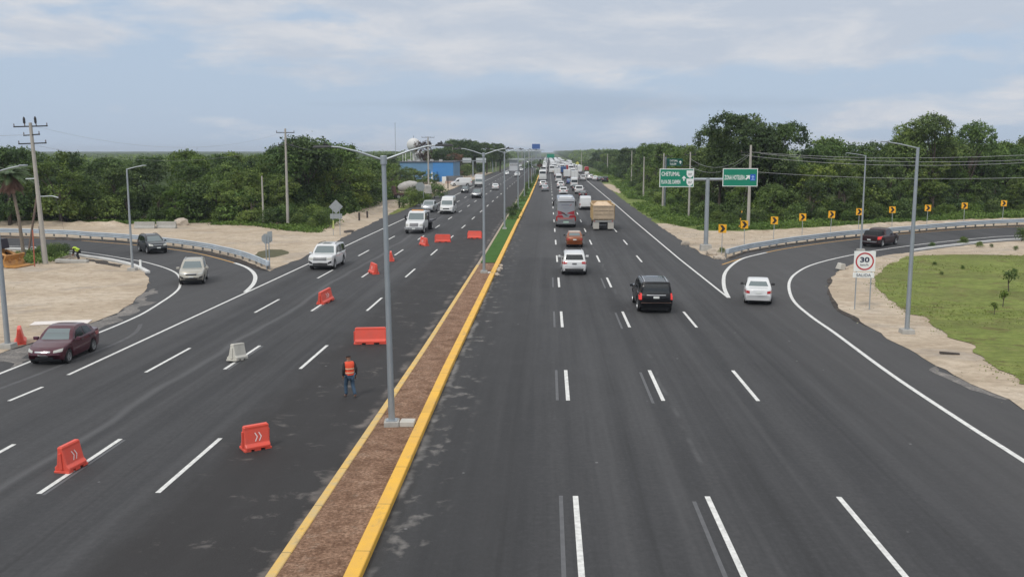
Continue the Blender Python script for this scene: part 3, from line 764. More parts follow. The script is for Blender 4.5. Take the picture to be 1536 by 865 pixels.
SUV_S = dict(L=4.28, W=1.78, r=0.34, ax=(1.32, -1.24), sill=0.27, taper=0.12, tn=4, curve=0.22, tumble=0.27, crown=0.04,
    top=[(-2.14, 0.62), (-2.10, 1.0), (-2.0, 1.06), (0.7, 1.04), (1.0, 1.08), (1.6, 1.02), (1.92, 0.94), (2.04, 0.80), (2.14, 0.52)],
    roof=[(-2.02, 1.07), (-1.85, 1.40), (-1.6, 1.61), (-0.6, 1.68), (0.1, 1.64), (0.4, 1.52), (1.08, 1.08)],
    glass=[(-0.1, 0.72, 0.36, -0.08), (-1.1, -0.18, -0.16, -1.0), (-1.62, -1.2, -1.1, -1.42)], handles=(0.05, -0.85), mirror=0.72,
    wins=dict(front=(0.68, 1.12, 0.54, 1.54), rear=(0.62, 1.14, 0.54, 1.52)),
    head=(0.46, 0.80, 0.72, 0.86, 0, 0.76, 0.95), tail=(0.58, 0.84, 0.82, 1.02, 0, 0.84, 1.06),
    pats=[('grille', '+x', q_(0.36, 0.70, 0.80, 0.38), TRIM), ('grille_bar', '+x', q_(0.38, 0.81, 0.84), CHROME), ('lower_grille', '+x', q_(0.42, 0.36, 0.47), TRIM), ('number_plate', '+x', q_(0.17, 0.50, 0.62), PLATE),
          ('fog_lamp_recess', '+x', [(0.54, 0.48), (0.76, 0.54), (0.76, 0.66), (0.54, 0.58)], TRIM), ('fog_lamp_recess', '+x', [(-0.76, 0.54), (-0.54, 0.48), (-0.54, 0.58), (-0.76, 0.66)], TRIM),
          ('rear_bumper_trim', '-x', q_(0.74, 0.36, 0.52), TRIM), ('number_plate', '-x', q_(0.17, 0.80, 0.92), PLATE)], rails=(-1.5, 0.1, 0.56))
SUV_M = dict(SUV_S, L=5.05, W=1.98, r=0.37, ax=(1.55, -1.45), 
    top=[(-2.52, 0.62), (-2.48, 1.0), (-2.36, 1.10), (0.9, 1.08), (1.25, 1.12), (1.95, 1.06), (2.28, 0.96), (2.42, 0.82), (2.52, 0.52)],
    roof=[(-2.38, 1.11), (-2.20, 1.42), (-1.95, 1.66), (-0.8, 1.74), (0.2, 1.70), (0.55, 1.56), (1.28, 1.12)],
    glass=[(0.0, 0.9, 0.5, 0.02), (-1.1, -0.1, -0.08, -1.05), (-2.0, -1.22, -1.18, -1.75)], handles=(0.2, -0.9), mirror=0.9,
    wins=dict(front=(0.76, 1.17, 0.60, 1.60), rear=(0.70, 1.20, 0.60, 1.58)),
    head=(0.5, 0.88, 0.74, 0.88, 0, 0.78, 0.97), tail=(0.56, 0.94, 0.92, 1.06, 0, 0.86, 1.08),
    pats=[('grille', '+x', q_(0.42, 0.70, 0.86), TRIM), ('lower_grille', '+x', q_(0.5, 0.36, 0.47), TRIM), ('number_plate', '+x', q_(0.17, 0.50, 0.62), PLATE),
          ('rear_bumper_trim', '-x', q_(0.84, 0.38, 0.54), TRIM), ('number_plate', '-x', q_(0.17, 0.86, 0.98), M('dark_plate', (0.12, 0.12, 0.13), 0.5)), ('chrome_strip', '-x', q_(0.72, 0.72, 0.745), CHROME)], rails=(-1.8, 0.15, 0.62), railmat=M('white_rail', (0.6, 0.6, 0.6), 0.4))
SUV_L = dict(L=5.30, W=2.06, r=0.41, ax=(1.62, -1.50), sill=0.30, taper=0.07, tn=6, curve=0.14, tumble=0.20, crown=0.04, rearcurve=0.5,
    top=[(-2.65, 0.70), (-2.62, 1.05), (-2.55, 1.18), (0.9, 1.16), (1.25, 1.20), (2.1, 1.17), (2.46, 1.10), (2.58, 0.92), (2.65, 0.60)],
    roof=[(-2.56, 1.19), (-2.46, 1.60), (-2.30, 1.84), (-1.0, 1.90), (0.3, 1.87), (0.6, 1.74), (1.28, 1.20)],
    glass=[(0.05, 0.95, 0.52, 0.07), (-1.0, -0.05, -0.03, -0.98), (-2.25, -1.10, -1.08, -2.12)], handles=(0.25, -0.8), mirror=0.95,
    wins=dict(front=(0.82, 1.26, 0.68, 1.78), rear=(0.78, 1.22, 0.70, 1.74)),
    head=(0.56, 0.96, 0.86, 1.02, 0, 0.88, 1.06), tail=(0.84, 0.99, 0.86, 1.22, 0, 0.84, 1.22),
    pats=[('grille', '+x', q_(0.54, 0.78, 1.04), M('grille_silver', (0.16, 0.165, 0.17), 0.45, 0.3)), ('lower_grille', '+x', q_(0.60, 0.42, 0.56), TRIM), ('number_plate', '+x', q_(0.17, 0.60, 0.72), PLATE),
          ('fog_lamp_recess', '+x', [(0.62, 0.50), (0.92, 0.60), (0.92, 0.78), (0.66, 0.66)], TRIM), ('fog_lamp_recess', '+x', [(-0.92, 0.60), (-0.62, 0.50), (-0.66, 0.66), (-0.92, 0.78)], TRIM),
          ('chrome_strip', '-x', q_(0.56, 1.10, 1.13), CHROME), ('number_plate', '-x', q_(0.17, 0.93, 1.05), PLATE), ('bumper_strip', '-x', q_(0.88, 0.66, 0.685), M('copper_trim', (0.4, 0.25, 0.2), 0.35, 0.7))],
    rails=(-2.2, 0.2, 0.66), sunroof=(-0.4, 0.25, 0.36))
def bed_extra(root, bvh, pm):
    add_patch(root, 'truck_bed', bvh, '+z', [(-2.55, -0.78), (-0.95, -0.78), (-0.95, 0.78), (-2.55, 0.78)], TRIM, (6, 6), 0.01)
PICKUP = dict(SUV_L, L=5.5, W=1.98, ax=(1.75, -1.65), r=0.39, tumble=0.22,
    top=[(-2.75, 0.66), (-2.73, 1.08), (-2.66, 1.14), (0.9, 1.10), (1.25, 1.14), (2.1, 1.10), (2.55, 1.02), (2.68, 0.86), (2.75, 0.58)],
    roof=[(-0.92, 1.12), (-0.78, 1.66), (-0.55, 1.76), (0.2, 1.78), (0.5, 1.70), (1.28, 1.14)],
    glass=[(0.12, 0.9, 0.5, 0.14), (-0.72, 0.02, 0.04, -0.66)], handles=(0.3, -0.55), mirror=0.92,
    wins=dict(front=(0.78, 1.2, 0.66, 1.68), rear=(0.70, 1.2, 0.66, 1.64)),
    tail=(0.84, 0.97, 0.80, 1.08, 0, 0.80, 1.08), rails=None, sunroof=None, extra=bed_extra,
    pats=[('grille', '+x', q_(0.54, 0.74, 0.98), CHROME), ('lower_grille', '+x', q_(0.60, 0.42, 0.54), TRIM), ('number_plate', '+x', q_(0.17, 0.58, 0.70), PLATE),
          ('rear_bumper', '-x', q_(0.90, 0.50, 0.64), CHROME), ('number_plate', '-x', q_(0.17, 0.70, 0.82), PLATE)])
VAN = dict(L=5.9, W=2.05, r=0.36, ax=(2.0, -1.70), sill=0.26, taper=0.08, tn=6, curve=0.20, tumble=0.09, crown=0.05, rearcurve=0.25, gtop=0.62,
    top=[(-2.95, 0.60), (-2.93, 1.28), (1.35, 1.28), (1.80, 1.30), (2.45, 1.12), (2.75, 1.00), (2.88, 0.85), (2.95, 0.50)],
    roof=[(-2.92, 1.30), (-2.88, 2.30), (-2.70, 2.52), (0.4, 2.56), (0.95, 2.38), (1.30, 2.02), (1.92, 1.26)],
    glass=[(0.62, 1.5, 1.2, 0.62), (-0.9, 0.5, 0.5, -0.9), (-2.4, -1.05, -1.05, -2.4)], handles=(0.7,), mirror=1.45, dkmirror=True,
    wins=dict(front=(0.86, 1.36, 0.78, 2.0), rear=(0.78, 1.36, 0.76, 2.0)),
    head=(0.54, 0.92, 0.86, 1.00, 0, 0.90, 1.12), tail=(0.86, 0.96, 0.95, 1.25, 0, 0.95, 1.25),
    pats=[('grille', '+x', q_(0.48, 0.74, 0.94), TRIM), ('front_bumper', '+x', q_(0.90, 0.36, 0.56), TRIM), ('number_plate', '+x', q_(0.17, 0.58, 0.70), PLATE), ('rear_bumper_trim', '-x', q_(0.9, 0.36, 0.56), TRIM), ('number_plate', '-x', q_(0.2, 0.80, 0.93), PLATE)])
CARGO = dict(VAN, glass=[(0.62, 1.5, 1.2, 0.62)])
def with_(s, **k): d = dict(s); d.update(k); return d

def place(o, pxc, ahead, heading, z=0.0):
    """put a vehicle so the bottom middle of its seen end is over the photo point; ahead: +half length if its rear is seen"""
    x, y = P(*pxc); c, s = math.cos(heading), math.sin(heading)
    o.location = (x + c * ahead, y + s * ahead, z); o.rotation_euler = (0, 0, heading); return o
def recolor(o, m):
    for c in o.children:
        if c.name.split('.')[0] in ('body', 'side_mirror') and c.material_slots and c.material_slots[0].link == 'OBJECT' and c.material_slots[0].material != TRIM:
            c.material_slots[0].material = m
UP, DN = PI / 2, -PI / 2
QL, QR = 'vehicles driving away on the highway', 'vehicles driving towards the camera'
def veh(o, label, cat, group): return tag(o, label, cat, group)

def clone(proto, m=None):
    c = copy_tree(proto)
    if m: recolor(c, m)
    return c
BLACKSUV = make_car('suv', with_(SUV_L, darkglass=True), PBK, lit=True)
veh(place(BLACKSUV, (984, 471), 2.62, UP), 'large black SUV with lit red tail lights and a chrome strip on its tailgate', 'SUV', QL)
o = make_car('suv', with_(SUV_L, rails=(-2.2, 0.2, 0.70), railmat=TRIM, head=(0.56, 0.98, 0.84, 1.0, 0, 0.84, 1.02)), PW)
hd = Vector(P(495.2, 403.3)) - Vector(P(509.3, 396.2))
veh(place(o, (480, 405.5), -2.6, math.atan2(hd.y, hd.x)), 'big white SUV with a silver grille driving beside the left edge line', 'SUV', QR)
o = make_car('crossover', with_(SUV_M, sunroof=None), PW, lit=False)
veh(place(o, (861.5, 413.5), 2.5, UP), 'white crossover with roof rails following the copper sedan', 'SUV', QL)
o = make_car('crossover', SUV_S, PBEI)
veh(place(o, (287, 428), -2.14, math.atan2(-63, 24 * 0.72)), 'small beige crossover leaving the curved slip lane', 'SUV', QR)
o = make_car('crossover', with_(SUV_S, L=4.5, W=1.82, rails=(-1.5, 0.1, 0.56), railmat=TRIM), PDK)
hd = Vector(P(222.5, 381)) - Vector(P(207.4, 376.5))
c0 = (Vector(P(222.5, 381)) + Vector(P(207.4, 376.5))) / 2
an = math.atan2(hd.y, hd.x)
o.location = (c0.x + math.sin(-an) * -0.0 + math.cos(an + PI / 2) * 0.85, c0.y + math.sin(an + PI / 2) * 0.85, 0); o.rotation_euler = (0, 0, an)
veh(o, 'dark grey crossover on the curved slip lane beside the guardrail', 'SUV', QR)
AVEO = make_car('sedan', SEDAN, PBUR)
hd = Vector(P(105.2, 543.8)) - Vector(P(141.1, 526.9)); an = math.atan2(hd.y, hd.x)
c0 = (Vector(P(105.2, 543.8)) + Vector(P(141.1, 526.9))) / 2
AVEO.location = (c0.x + math.cos(an - PI / 2) * 0.83 - math.cos(an) * 0.07, c0.y + math.sin(an - PI / 2) * 0.83 - math.sin(an) * 0.07, 0); AVEO.rotation_euler = (0, 0, an)
veh(AVEO, 'burgundy four-door sedan with clear headlights entering from the left slip lane', 'car', QR)
WSED = make_car('sedan', with_(SEDAN, L=4.45, dkmirror=True, palerear=True), PW)
veh(place(WSED, (1137, 458.5), 2.2, R(79)), 'white sedan turning off onto the right slip lane', 'car', QL)
COP = make_car('sedan', with_(SEDAN, dkmirror=True, palerear=True, roofpanel=(-0.9, 0.3, 0.52)), PCOP, roofm=PBRZ)
veh(place(COP, (862, 371.5), 2.17, UP), 'copper orange sedan with a beige roof behind the silver coach', 'car', QL)
PU = make_car('pickup_truck', PICKUP, PMAR, lit=True)
hd = Vector(P(1345.5, 366.5)) - Vector(P(1321, 371)); an = math.atan2(hd.y, hd.x)
c0 = (Vector(P(1345.5, 366.5)) + Vector(P(1321, 371))) / 2
PU.location = (c0.x + math.cos(an + PI / 2) * 0.95, c0.y + math.sin(an + PI / 2) * 0.95, 0); PU.rotation_euler = (0, 0, an)
veh(PU, 'dark maroon pickup on the right slip lane beside the guardrail', 'pickup truck', QL)
mb = MB()
mb.box(-2.45, -1.0, -0.78, 0.78, 1.12, 1.62, 0.18, 0.14)
mb.build('bed_canopy', M('black_canvas', (0.012, 0.014, 0.016), 0.7, bump=0.4, bscale=6), PU, bevel=0.08)
SPU = make_car('pickup_truck', PICKUP, PSIL)
veh(place(SPU, (640, 319), -2.7, R(-93)), 'silver pickup with a chrome grille behind the white flatbed truck', 'pickup truck', QR)
WV = make_car('van', VAN, PW)
veh(place(WV, (669, 321.5), -2.9, R(-91)), 'white high-roof passenger van with a black grille', 'van', QR)
CV = make_car('van', with_(CARGO, roof=[(-2.92, 1.30), (-2.88, 2.0), (-2.70, 2.22), (0.4, 2.26), (0.95, 2.12), (1.30, 1.86), (1.92, 1.26)], gtop=0.3, wins=dict(front=(0.86, 1.36, 0.78, 1.9), rear=(0.78, 1.4, 0.76, 1.9))), PW)
x_, y_ = P(691, 279.5)
CV.location = (x_, y_ + 1.0, 0); CV.rotation_euler = (0, 0, R(193))
veh(CV, 'white cargo van turning onto the sandy verge seen from its side', 'van', QR)
DS = clone(WSED, PDK); veh(place(DS, (696.5, 289.5), -2.2, DN), 'dark grey sedan in the lane just in front of the white cargo van', 'car', QR)
DP = clone(SPU, PGR); veh(place(DP, (714, 297.5), -2.7, R(-92)), 'grey pickup driving towards the camera in the middle lane', 'pickup truck', QR)
WS = clone(WSED, PW); veh(place(WS, (743.5, 285), 2.2, R(96)), 'white sedan alone in the lane nearest the median beyond the barriers', 'car', QR)

# ---- trucks and buses
def cab_lamps(root, x, yy, z, mat=LAMPW, nm='headlight'):
    for s in (1, -1): MB().box(x - 0.05, x + 0.03, s * yy - 0.14, s * yy + 0.14, z - 0.09, z + 0.09).build(nm, mat, root, bevel=0.02)
def truck_wheels(root, xs, W, r=0.48, dual=()):
    for x in xs:
        for s in (1, -1):
            add_wheel(root, x, s * (W / 2 - (0.30 if x in dual else 0.16)), r, 0.52 if x in dual else 0.28, M('steel_rim', (0.5, 0.5, 0.5), 0.5), 8)
# conventional cab flatbed truck
def hood_truck(kind, flat=True, pm=PW):
    root = empty(kind)
    S = dict(L=4.4, W=2.2, r=0.45, ax=(1.35, -6.0), sill=0.55, taper=0.12, tn=4, curve=0.2, tumble=0.10, crown=0.05, rearcurve=0.1,
        top=[(-2.2, 1.45), (0.15, 1.45), (0.7, 1.50), (1.6, 1.36), (1.98, 1.22), (2.12, 1.05), (2.2, 0.75)],
        roof=[(-2.19, 1.46), (-2.15, 2.35), (-2.0, 2.46), (-0.5, 2.48), (0.0, 2.38), (0.72, 1.48)])
    me, bvh = loft_body(S)
    c = link('cab', me, root, pm)
    add_patch(root, 'windshield', bvh, '+x', [(-0.92, 1.55), (0.92, 1.55), (0.84, 2.28), (-0.84, 2.28)], WGLASS, (12, 6))
    for ax in ('+y', '-y'):
        add_patch(root, 'side_window', bvh, ax, [(-0.75, 1.55), (0.35, 1.55), (-0.02, 2.25), (-0.75, 2.25)], GLASS, (6, 4))
        add_patch(root, 'side_window', bvh, ax, [(-1.9, 1.55), (-0.9, 1.55), (-0.9, 2.25), (-1.9, 2.25)], GLASS, (6, 4))
    add_patch(root, 'grille', bvh, '+x', q_(0.50, 0.85, 1.22), M('grille_grey', (0.16, 0.16, 0.17), 0.5), (8, 4), 0.02)
    for s in (1, -1):
        add_patch(root, 'headlight', bvh, '+x', [(s * 0.66, 0.88), (s * 0.98, 0.90), (s * 0.96, 1.14), (s * 0.66, 1.12)], LAMPW, (4, 3), 0.02)
        m = MB().box(0.3, 0.42, s * 1.2, s * 1.38, 1.5, 2.0); m.tube([(0.3, s * 1.05, 1.5), (0.35, s * 1.25, 1.6)], 0.03); m.build('side_mirror', TRIM, root, bevel=0.02)
    MB().box(2.12, 2.32, -1.08, 1.08, 0.48, 0.78).build('front_bumper', CHROME, root, bevel=0.03)
    MB().box(2.325, 2.335, -0.18, 0.18, 0.55, 0.70).build('number_plate', PLATE, root)
    MB().box(-6.6, 1.9, -0.45, 0.45, 0.55, 0.95).build('chassis', TRIM, root)
    truck_wheels(root, (1.35,), 2.2, 0.45); 
    for s in (1, -1): add_wheel(root, -4.6, s * 0.85, 0.45, 0.5, M('steel_rim', (0.5, 0.5, 0.5), 0.5), 8)
    MB().box(-0.9, -0.5, -0.7, 0.7, 2.50, 2.62).build('light_bar', M('amber_lamp', (0.6, 0.25, 0.05), 0.3), root, bevel=0.03)
    if flat:
        m = MB().box(-6.9, -2.3, -1.22, 1.22, 0.98, 1.14)
        for s in (1, -1): m.box(-6.9, -2.3, s * 1.22 - 0.05, s * 1.22 + 0.05, 1.14, 1.24)
        m.build('flatbed', M('bed_steel', (0.11, 0.11, 0.12), 0.5, 0.4), root, bevel=0.02)
        m = MB()
        for s in (1, -1): m.box(-2.6, -2.45, s * 1.0 - 0.05, s * 1.0 + 0.05, 1.1, 2.2)
        m.box(-2.6, -2.45, -1.05, 1.05, 2.1, 2.2); m.box(-2.6, -2.45, -1.05, 1.05, 1.6, 1.7)
        m.build('headboard_rack', DKMET, root)
    else:
        MB().box(-6.9, -2.35, -1.2, 1.2, 1.0, 3.3).build('cargo_box', PW, root, bevel=0.04)
    return root
FT = hood_truck('flatbed_truck')
place(FT, (620.5, 351), -2.3, R(-92)); veh(FT, 'white flatbed truck with a hooded cab and amber light bar', 'truck', QR)
# equipment strapped on the flatbed
eq = empty('air_compressor', (0, 0, 0))
MB().box(-1.1, 1.1, -0.75, 0.75, 0.25, 1.15).build('housing', M('equipment_grey', (0.30, 0.30, 0.31), 0.5), eq, bevel=0.08)
MB().box(-1.2, 1.2, -0.6, 0.6, 0.0, 0.25).build('skid', M('rust_red', (0.20, 0.05, 0.03), 0.7), eq)
MB().tube([(0.5, 0, 1.1), (0.5, 0, 1.45)], 0.05).build('exhaust', DKMET, eq)
eq.location = FT.matrix_basis @ Vector((-4.2, 0, 1.14)); eq.rotation_euler = FT.rotation_euler
tag(eq, 'grey machine housing carried on the bed of the white flatbed truck', 'machine')

def box_truck(kind, pm, L=7.5, H=3.2, W=2.3, cabm=None):
    root = empty(kind)
    h2 = L / 2
    S = dict(L=1.9, W=W - 0.15, r=0.42, ax=(-8, -9), sill=0.5, taper=0.08, tn=4, curve=0.12, tumble=0.05, crown=0.04,
        top=[(-0.95, 1.3), (0.80, 1.3), (0.92, 1.15), (0.95, 0.7)], roof=[(-0.94, 1.31), (-0.9, 2.2), (-0.7, 2.3), (0.45, 2.3), (0.62, 2.2), (0.9, 1.31)])
    me, bvh = loft_body(S)
    cab = link('cab', me, root, cabm or pm); cab.location = (h2 - 0.95, 0, 0)
    for nm, ax, qd, mt in (('windshield', '+x', [(-0.92, 1.36), (0.92, 1.36), (0.86, 2.12), (-0.86, 2.12)], WGLASS), ('side_window', '+y', [(-0.3, 1.4), (0.7, 1.4), (0.5, 2.1), (-0.3, 2.1)], GLASS), ('side_window', '-y', [(-0.3, 1.4), (0.7, 1.4), (0.5, 2.1), (-0.3, 2.1)], GLASS)):
        p_ = add_patch(root, nm, bvh, ax, qd, mt, (6, 4))
        if p_: p_.location = (h2 - 0.95, 0, 0)
    cab_lamps(root, h2 - 0.02, 0.75, 0.85)
    MB().box(h2 - 0.05, h2 + 0.12, -1.0, 1.0, 0.45, 0.70).build('front_bumper', TRIM, root, bevel=0.03)
    MB().box(-h2 + 0.1, h2 - 0.6, -0.45, 0.45, 0.5, 0.85).build('chassis', TRIM, root)
    bx = MB().box(-h2, h2 - 2.0, -W / 2, W / 2, 0.95, H).build('cargo_box', pm, root, bevel=0.05)
    bx.material_slots[0].link = 'OBJECT'; bx.material_slots[0].material = pm
    m = MB()
    for y in (-W / 2 + 0.12, 0, W / 2 - 0.12): m.box(-h2 - 0.012, -h2 + 0.01, y - 0.025, y + 0.025, 1.05, H - 0.1)
    m.build('door_frame', M('grey_frame', (0.3, 0.3, 0.3), 0.5), root)
    MB().box(-h2 - 0.05, -h2 + 0.1, -1.0, 1.0, 0.45, 0.6).build('rear_bumper', TRIM, root)
    cab_lamps(root, -h2, 0.95, 0.80, LAMPR, 'tail_light')
    truck_wheels(root, (h2 - 1.0, -h2 + 1.6), W, 0.42)
    return root
BT = box_truck('box_truck', PW)
veh(place(BT, (718, 280.5), -3.75, DN), 'white box truck driving towards the camera behind the grey pickup', 'truck', QR)

def coach(kind, pm, L=12.0, H=3.45, W=2.55):
    root = empty(kind); h2 = L / 2
    S = dict(L=L, W=W, r=0.50, ax=(3.4, -2.9), sill=0.35, taper=0.05, tn=14, curve=0.22, tumble=0.04, crown=0.07, rearcurve=0.55,
        top=[(-h2, 0.9), (-h2 + 0.04, 1.6), (h2 - 0.05, 1.3), (h2, 0.8)],
        roof=[(-h2 + 0.02, 1.6), (-h2 + 0.12, H - 0.35), (-h2 + 0.35, H - 0.06), (-h2 + 1.2, H), (h2 - 1.6, H), (h2 - 0.7, H - 0.15), (h2 - 0.35, 2.4), (h2 - 0.06, 1.4)])
    me, bvh = loft_body(S)
    b = link('body', me, root, pm)
    for ax in ('+y', '-y'):
        for i in range(6): add_patch(root, 'side_window', bvh, ax, [(-4.9 + i * 1.62, 1.75), (-3.36 + i * 1.62, 1.75), (-3.36 + i * 1.62, 2.85), (-4.9 + i * 1.62, 2.85)], GLASS, (3, 4))
    add_patch(root, 'windshield', bvh, '+x', q_(1.1, 1.4, 2.9, 1.05), WGLASS, (10, 6))
    MB().box(-h2 + 0.3, h2 - 0.3, -1.05, 1.05, 0.28, 0.8).build('underbody', TRIM, root)
    truck_wheels(root, (3.4, -2.9, -4.2), W, 0.50)
    for s in (1, -1):
        m = MB().box(h2 - 0.2, h2 + 0.1, s * (W / 2 + 0.12), s * (W / 2 + 0.34), 2.0, 2.65); m.tube([(h2 - 0.25, s * (W / 2 - 0.1), 2.9), (h2 + 0.0, s * (W / 2 + 0.22), 2.6)], 0.03); m.build('side_mirror', TRIM, root, bevel=0.03)
    return root, bvh, h2
PBUS = paint('coach_silver', (0.27, 0.28, 0.30), 0.3)
BUS, bv, h2 = coach('coach', PBUS, 12.5, 3.55)
bred = M('coach_red', (0.30, 0.008, 0.016), 0.35, coat=0.5)
for s in (1, -1):
    add_patch(BUS, 'red_stripe', bv, '-x', [(s * 0.05, 1.78), (s * 1.24, 1.55), (s * 1.22, 2.16), (s * 0.62, 2.02)], bred, (8, 5), 0.012)
    add_patch(BUS, 'red_stripe', bv, '-x', [(s * 0.30, 1.28), (s * 1.24, 1.24), (s * 1.24, 1.56), (s * 0.5, 1.58)], bred, (8, 4), 0.010)
    add_patch(BUS, 'tail_light', bv, '-x', [(s * 1.08, 0.85), (s * 1.22, 0.85), (s * 1.22, 1.40), (s * 1.08, 1.40)], LAMPR, (3, 5), 0.02)
add_patch(BUS, 'black_swoosh', bv, '-x', [(-0.25, 1.50), (0.0, 1.50), (0.85, 2.0), (0.45, 1.92)], TRIM, (8, 3), 0.02)
add_patch(BUS, 'engine_grille', bv, '-x', q_(0.8, 1.06, 1.26), M('coach_pink', (0.36, 0.14, 0.13), 0.5), (8, 2), 0.012)
add_patch(BUS, 'rear_bumper', bv, '-x', q_(1.16, 0.50, 0.88), M('bumper_grey', (0.20, 0.21, 0.22), 0.5), (10, 3), 0.02)
add_patch(BUS, 'number_plate', bv, '-x', q_(0.34, 0.62, 0.82), M('green_plate', (0.45, 0.62, 0.52), 0.5), (4, 2), 0.04)
add_patch(BUS, 'rear_header', bv, '-x', q_(1.0, 3.14, 3.26, 0.96), TRIM, (8, 2), 0.012)
MB().box(-4.6, -1.8, -0.85, 0.85, 3.55, 3.78).build('roof_unit', PW, BUS, bevel=0.08)
MB().box(-0.4, 2.0, -0.75, 0.75, 3.55, 3.70).build('roof_unit', PW, BUS, bevel=0.06)
veh(place(BUS, (849, 341.5), 6.1, UP), 'silver coach with red swooshes across its back', 'bus', QL)

def text_mesh(s, size, w_=None, depth=0.0, name='lettering', bold=0.0):
    cu = bpy.data.curves.new(name, 'FONT'); cu.body = s; cu.size = size; cu.extrude = 0.004; cu.align_x = 'LEFT'; cu.resolution_u = 3; cu.offset = bold
    to = bpy.data.objects.new('t', cu); col.objects.link(to)
    bpy.context.view_layer.update()
    me = bpy.data.meshes.new_from_object(to.evaluated_get(bpy.context.evaluated_depsgraph_get()))
    bpy.data.objects.remove(to); bpy.data.curves.remove(cu)
    a = np.zeros(len(me.vertices) * 3); me.vertices.foreach_get('co', a); a = a.reshape(-1, 3)
    mn, mx = a.min(0), a.max(0)
    a[:, 0] -= mn[0]; a[:, 1] -= mn[1]
    if w_: a[:, 0] *= w_ / (mx[0] - mn[0])
    a[:, 1] *= size / (mx[1] - mn[1])
    me.vertices.foreach_set('co', a.ravel()); me.update(); me.materials.clear(); me.name = name
    return me
def face_text(parent, s, x, y, z, h, w_, mat, name='lettering', bold=0.0):
    """upright text whose reader looks along +Y"""
    me = text_mesh(s, h, w_, name=name, bold=bold)
    o = link(name, me, parent, mat); o.rotation_euler = (PI / 2, 0, 0); o.location = (x, y, z); return o
# logo lettering on the coach (reader looks along local +x)
add_patch(BUS, 'thin_band', bv, '-x', q_(0.44, 2.40, 2.45), M('text_grey', (0.16, 0.17, 0.22), 0.5), (8, 2), 0.012)
add_patch(BUS, 'red_tick', bv, '-x', [(-0.50, 2.72), (-0.40, 2.68), (-0.66, 2.96), (-0.70, 2.92)], bred, (4, 2), 0.012)
for (s, y, z, h, wv, mt) in (('AHORA', 0.62, 2.76, 0.19, 1.0, M('text_grey', (0.16, 0.17, 0.22), 0.5)),):
    me = text_mesh(s, h, wv); o = link('lettering', me, BUS, mt)
    o.rotation_euler = (PI / 2, 0, -PI / 2); hit = bv.ray_cast(Vector((-30, 0, z)), Vector((1, 0, 0)))
    o.location = (hit[0].x - 0.03, y, z)

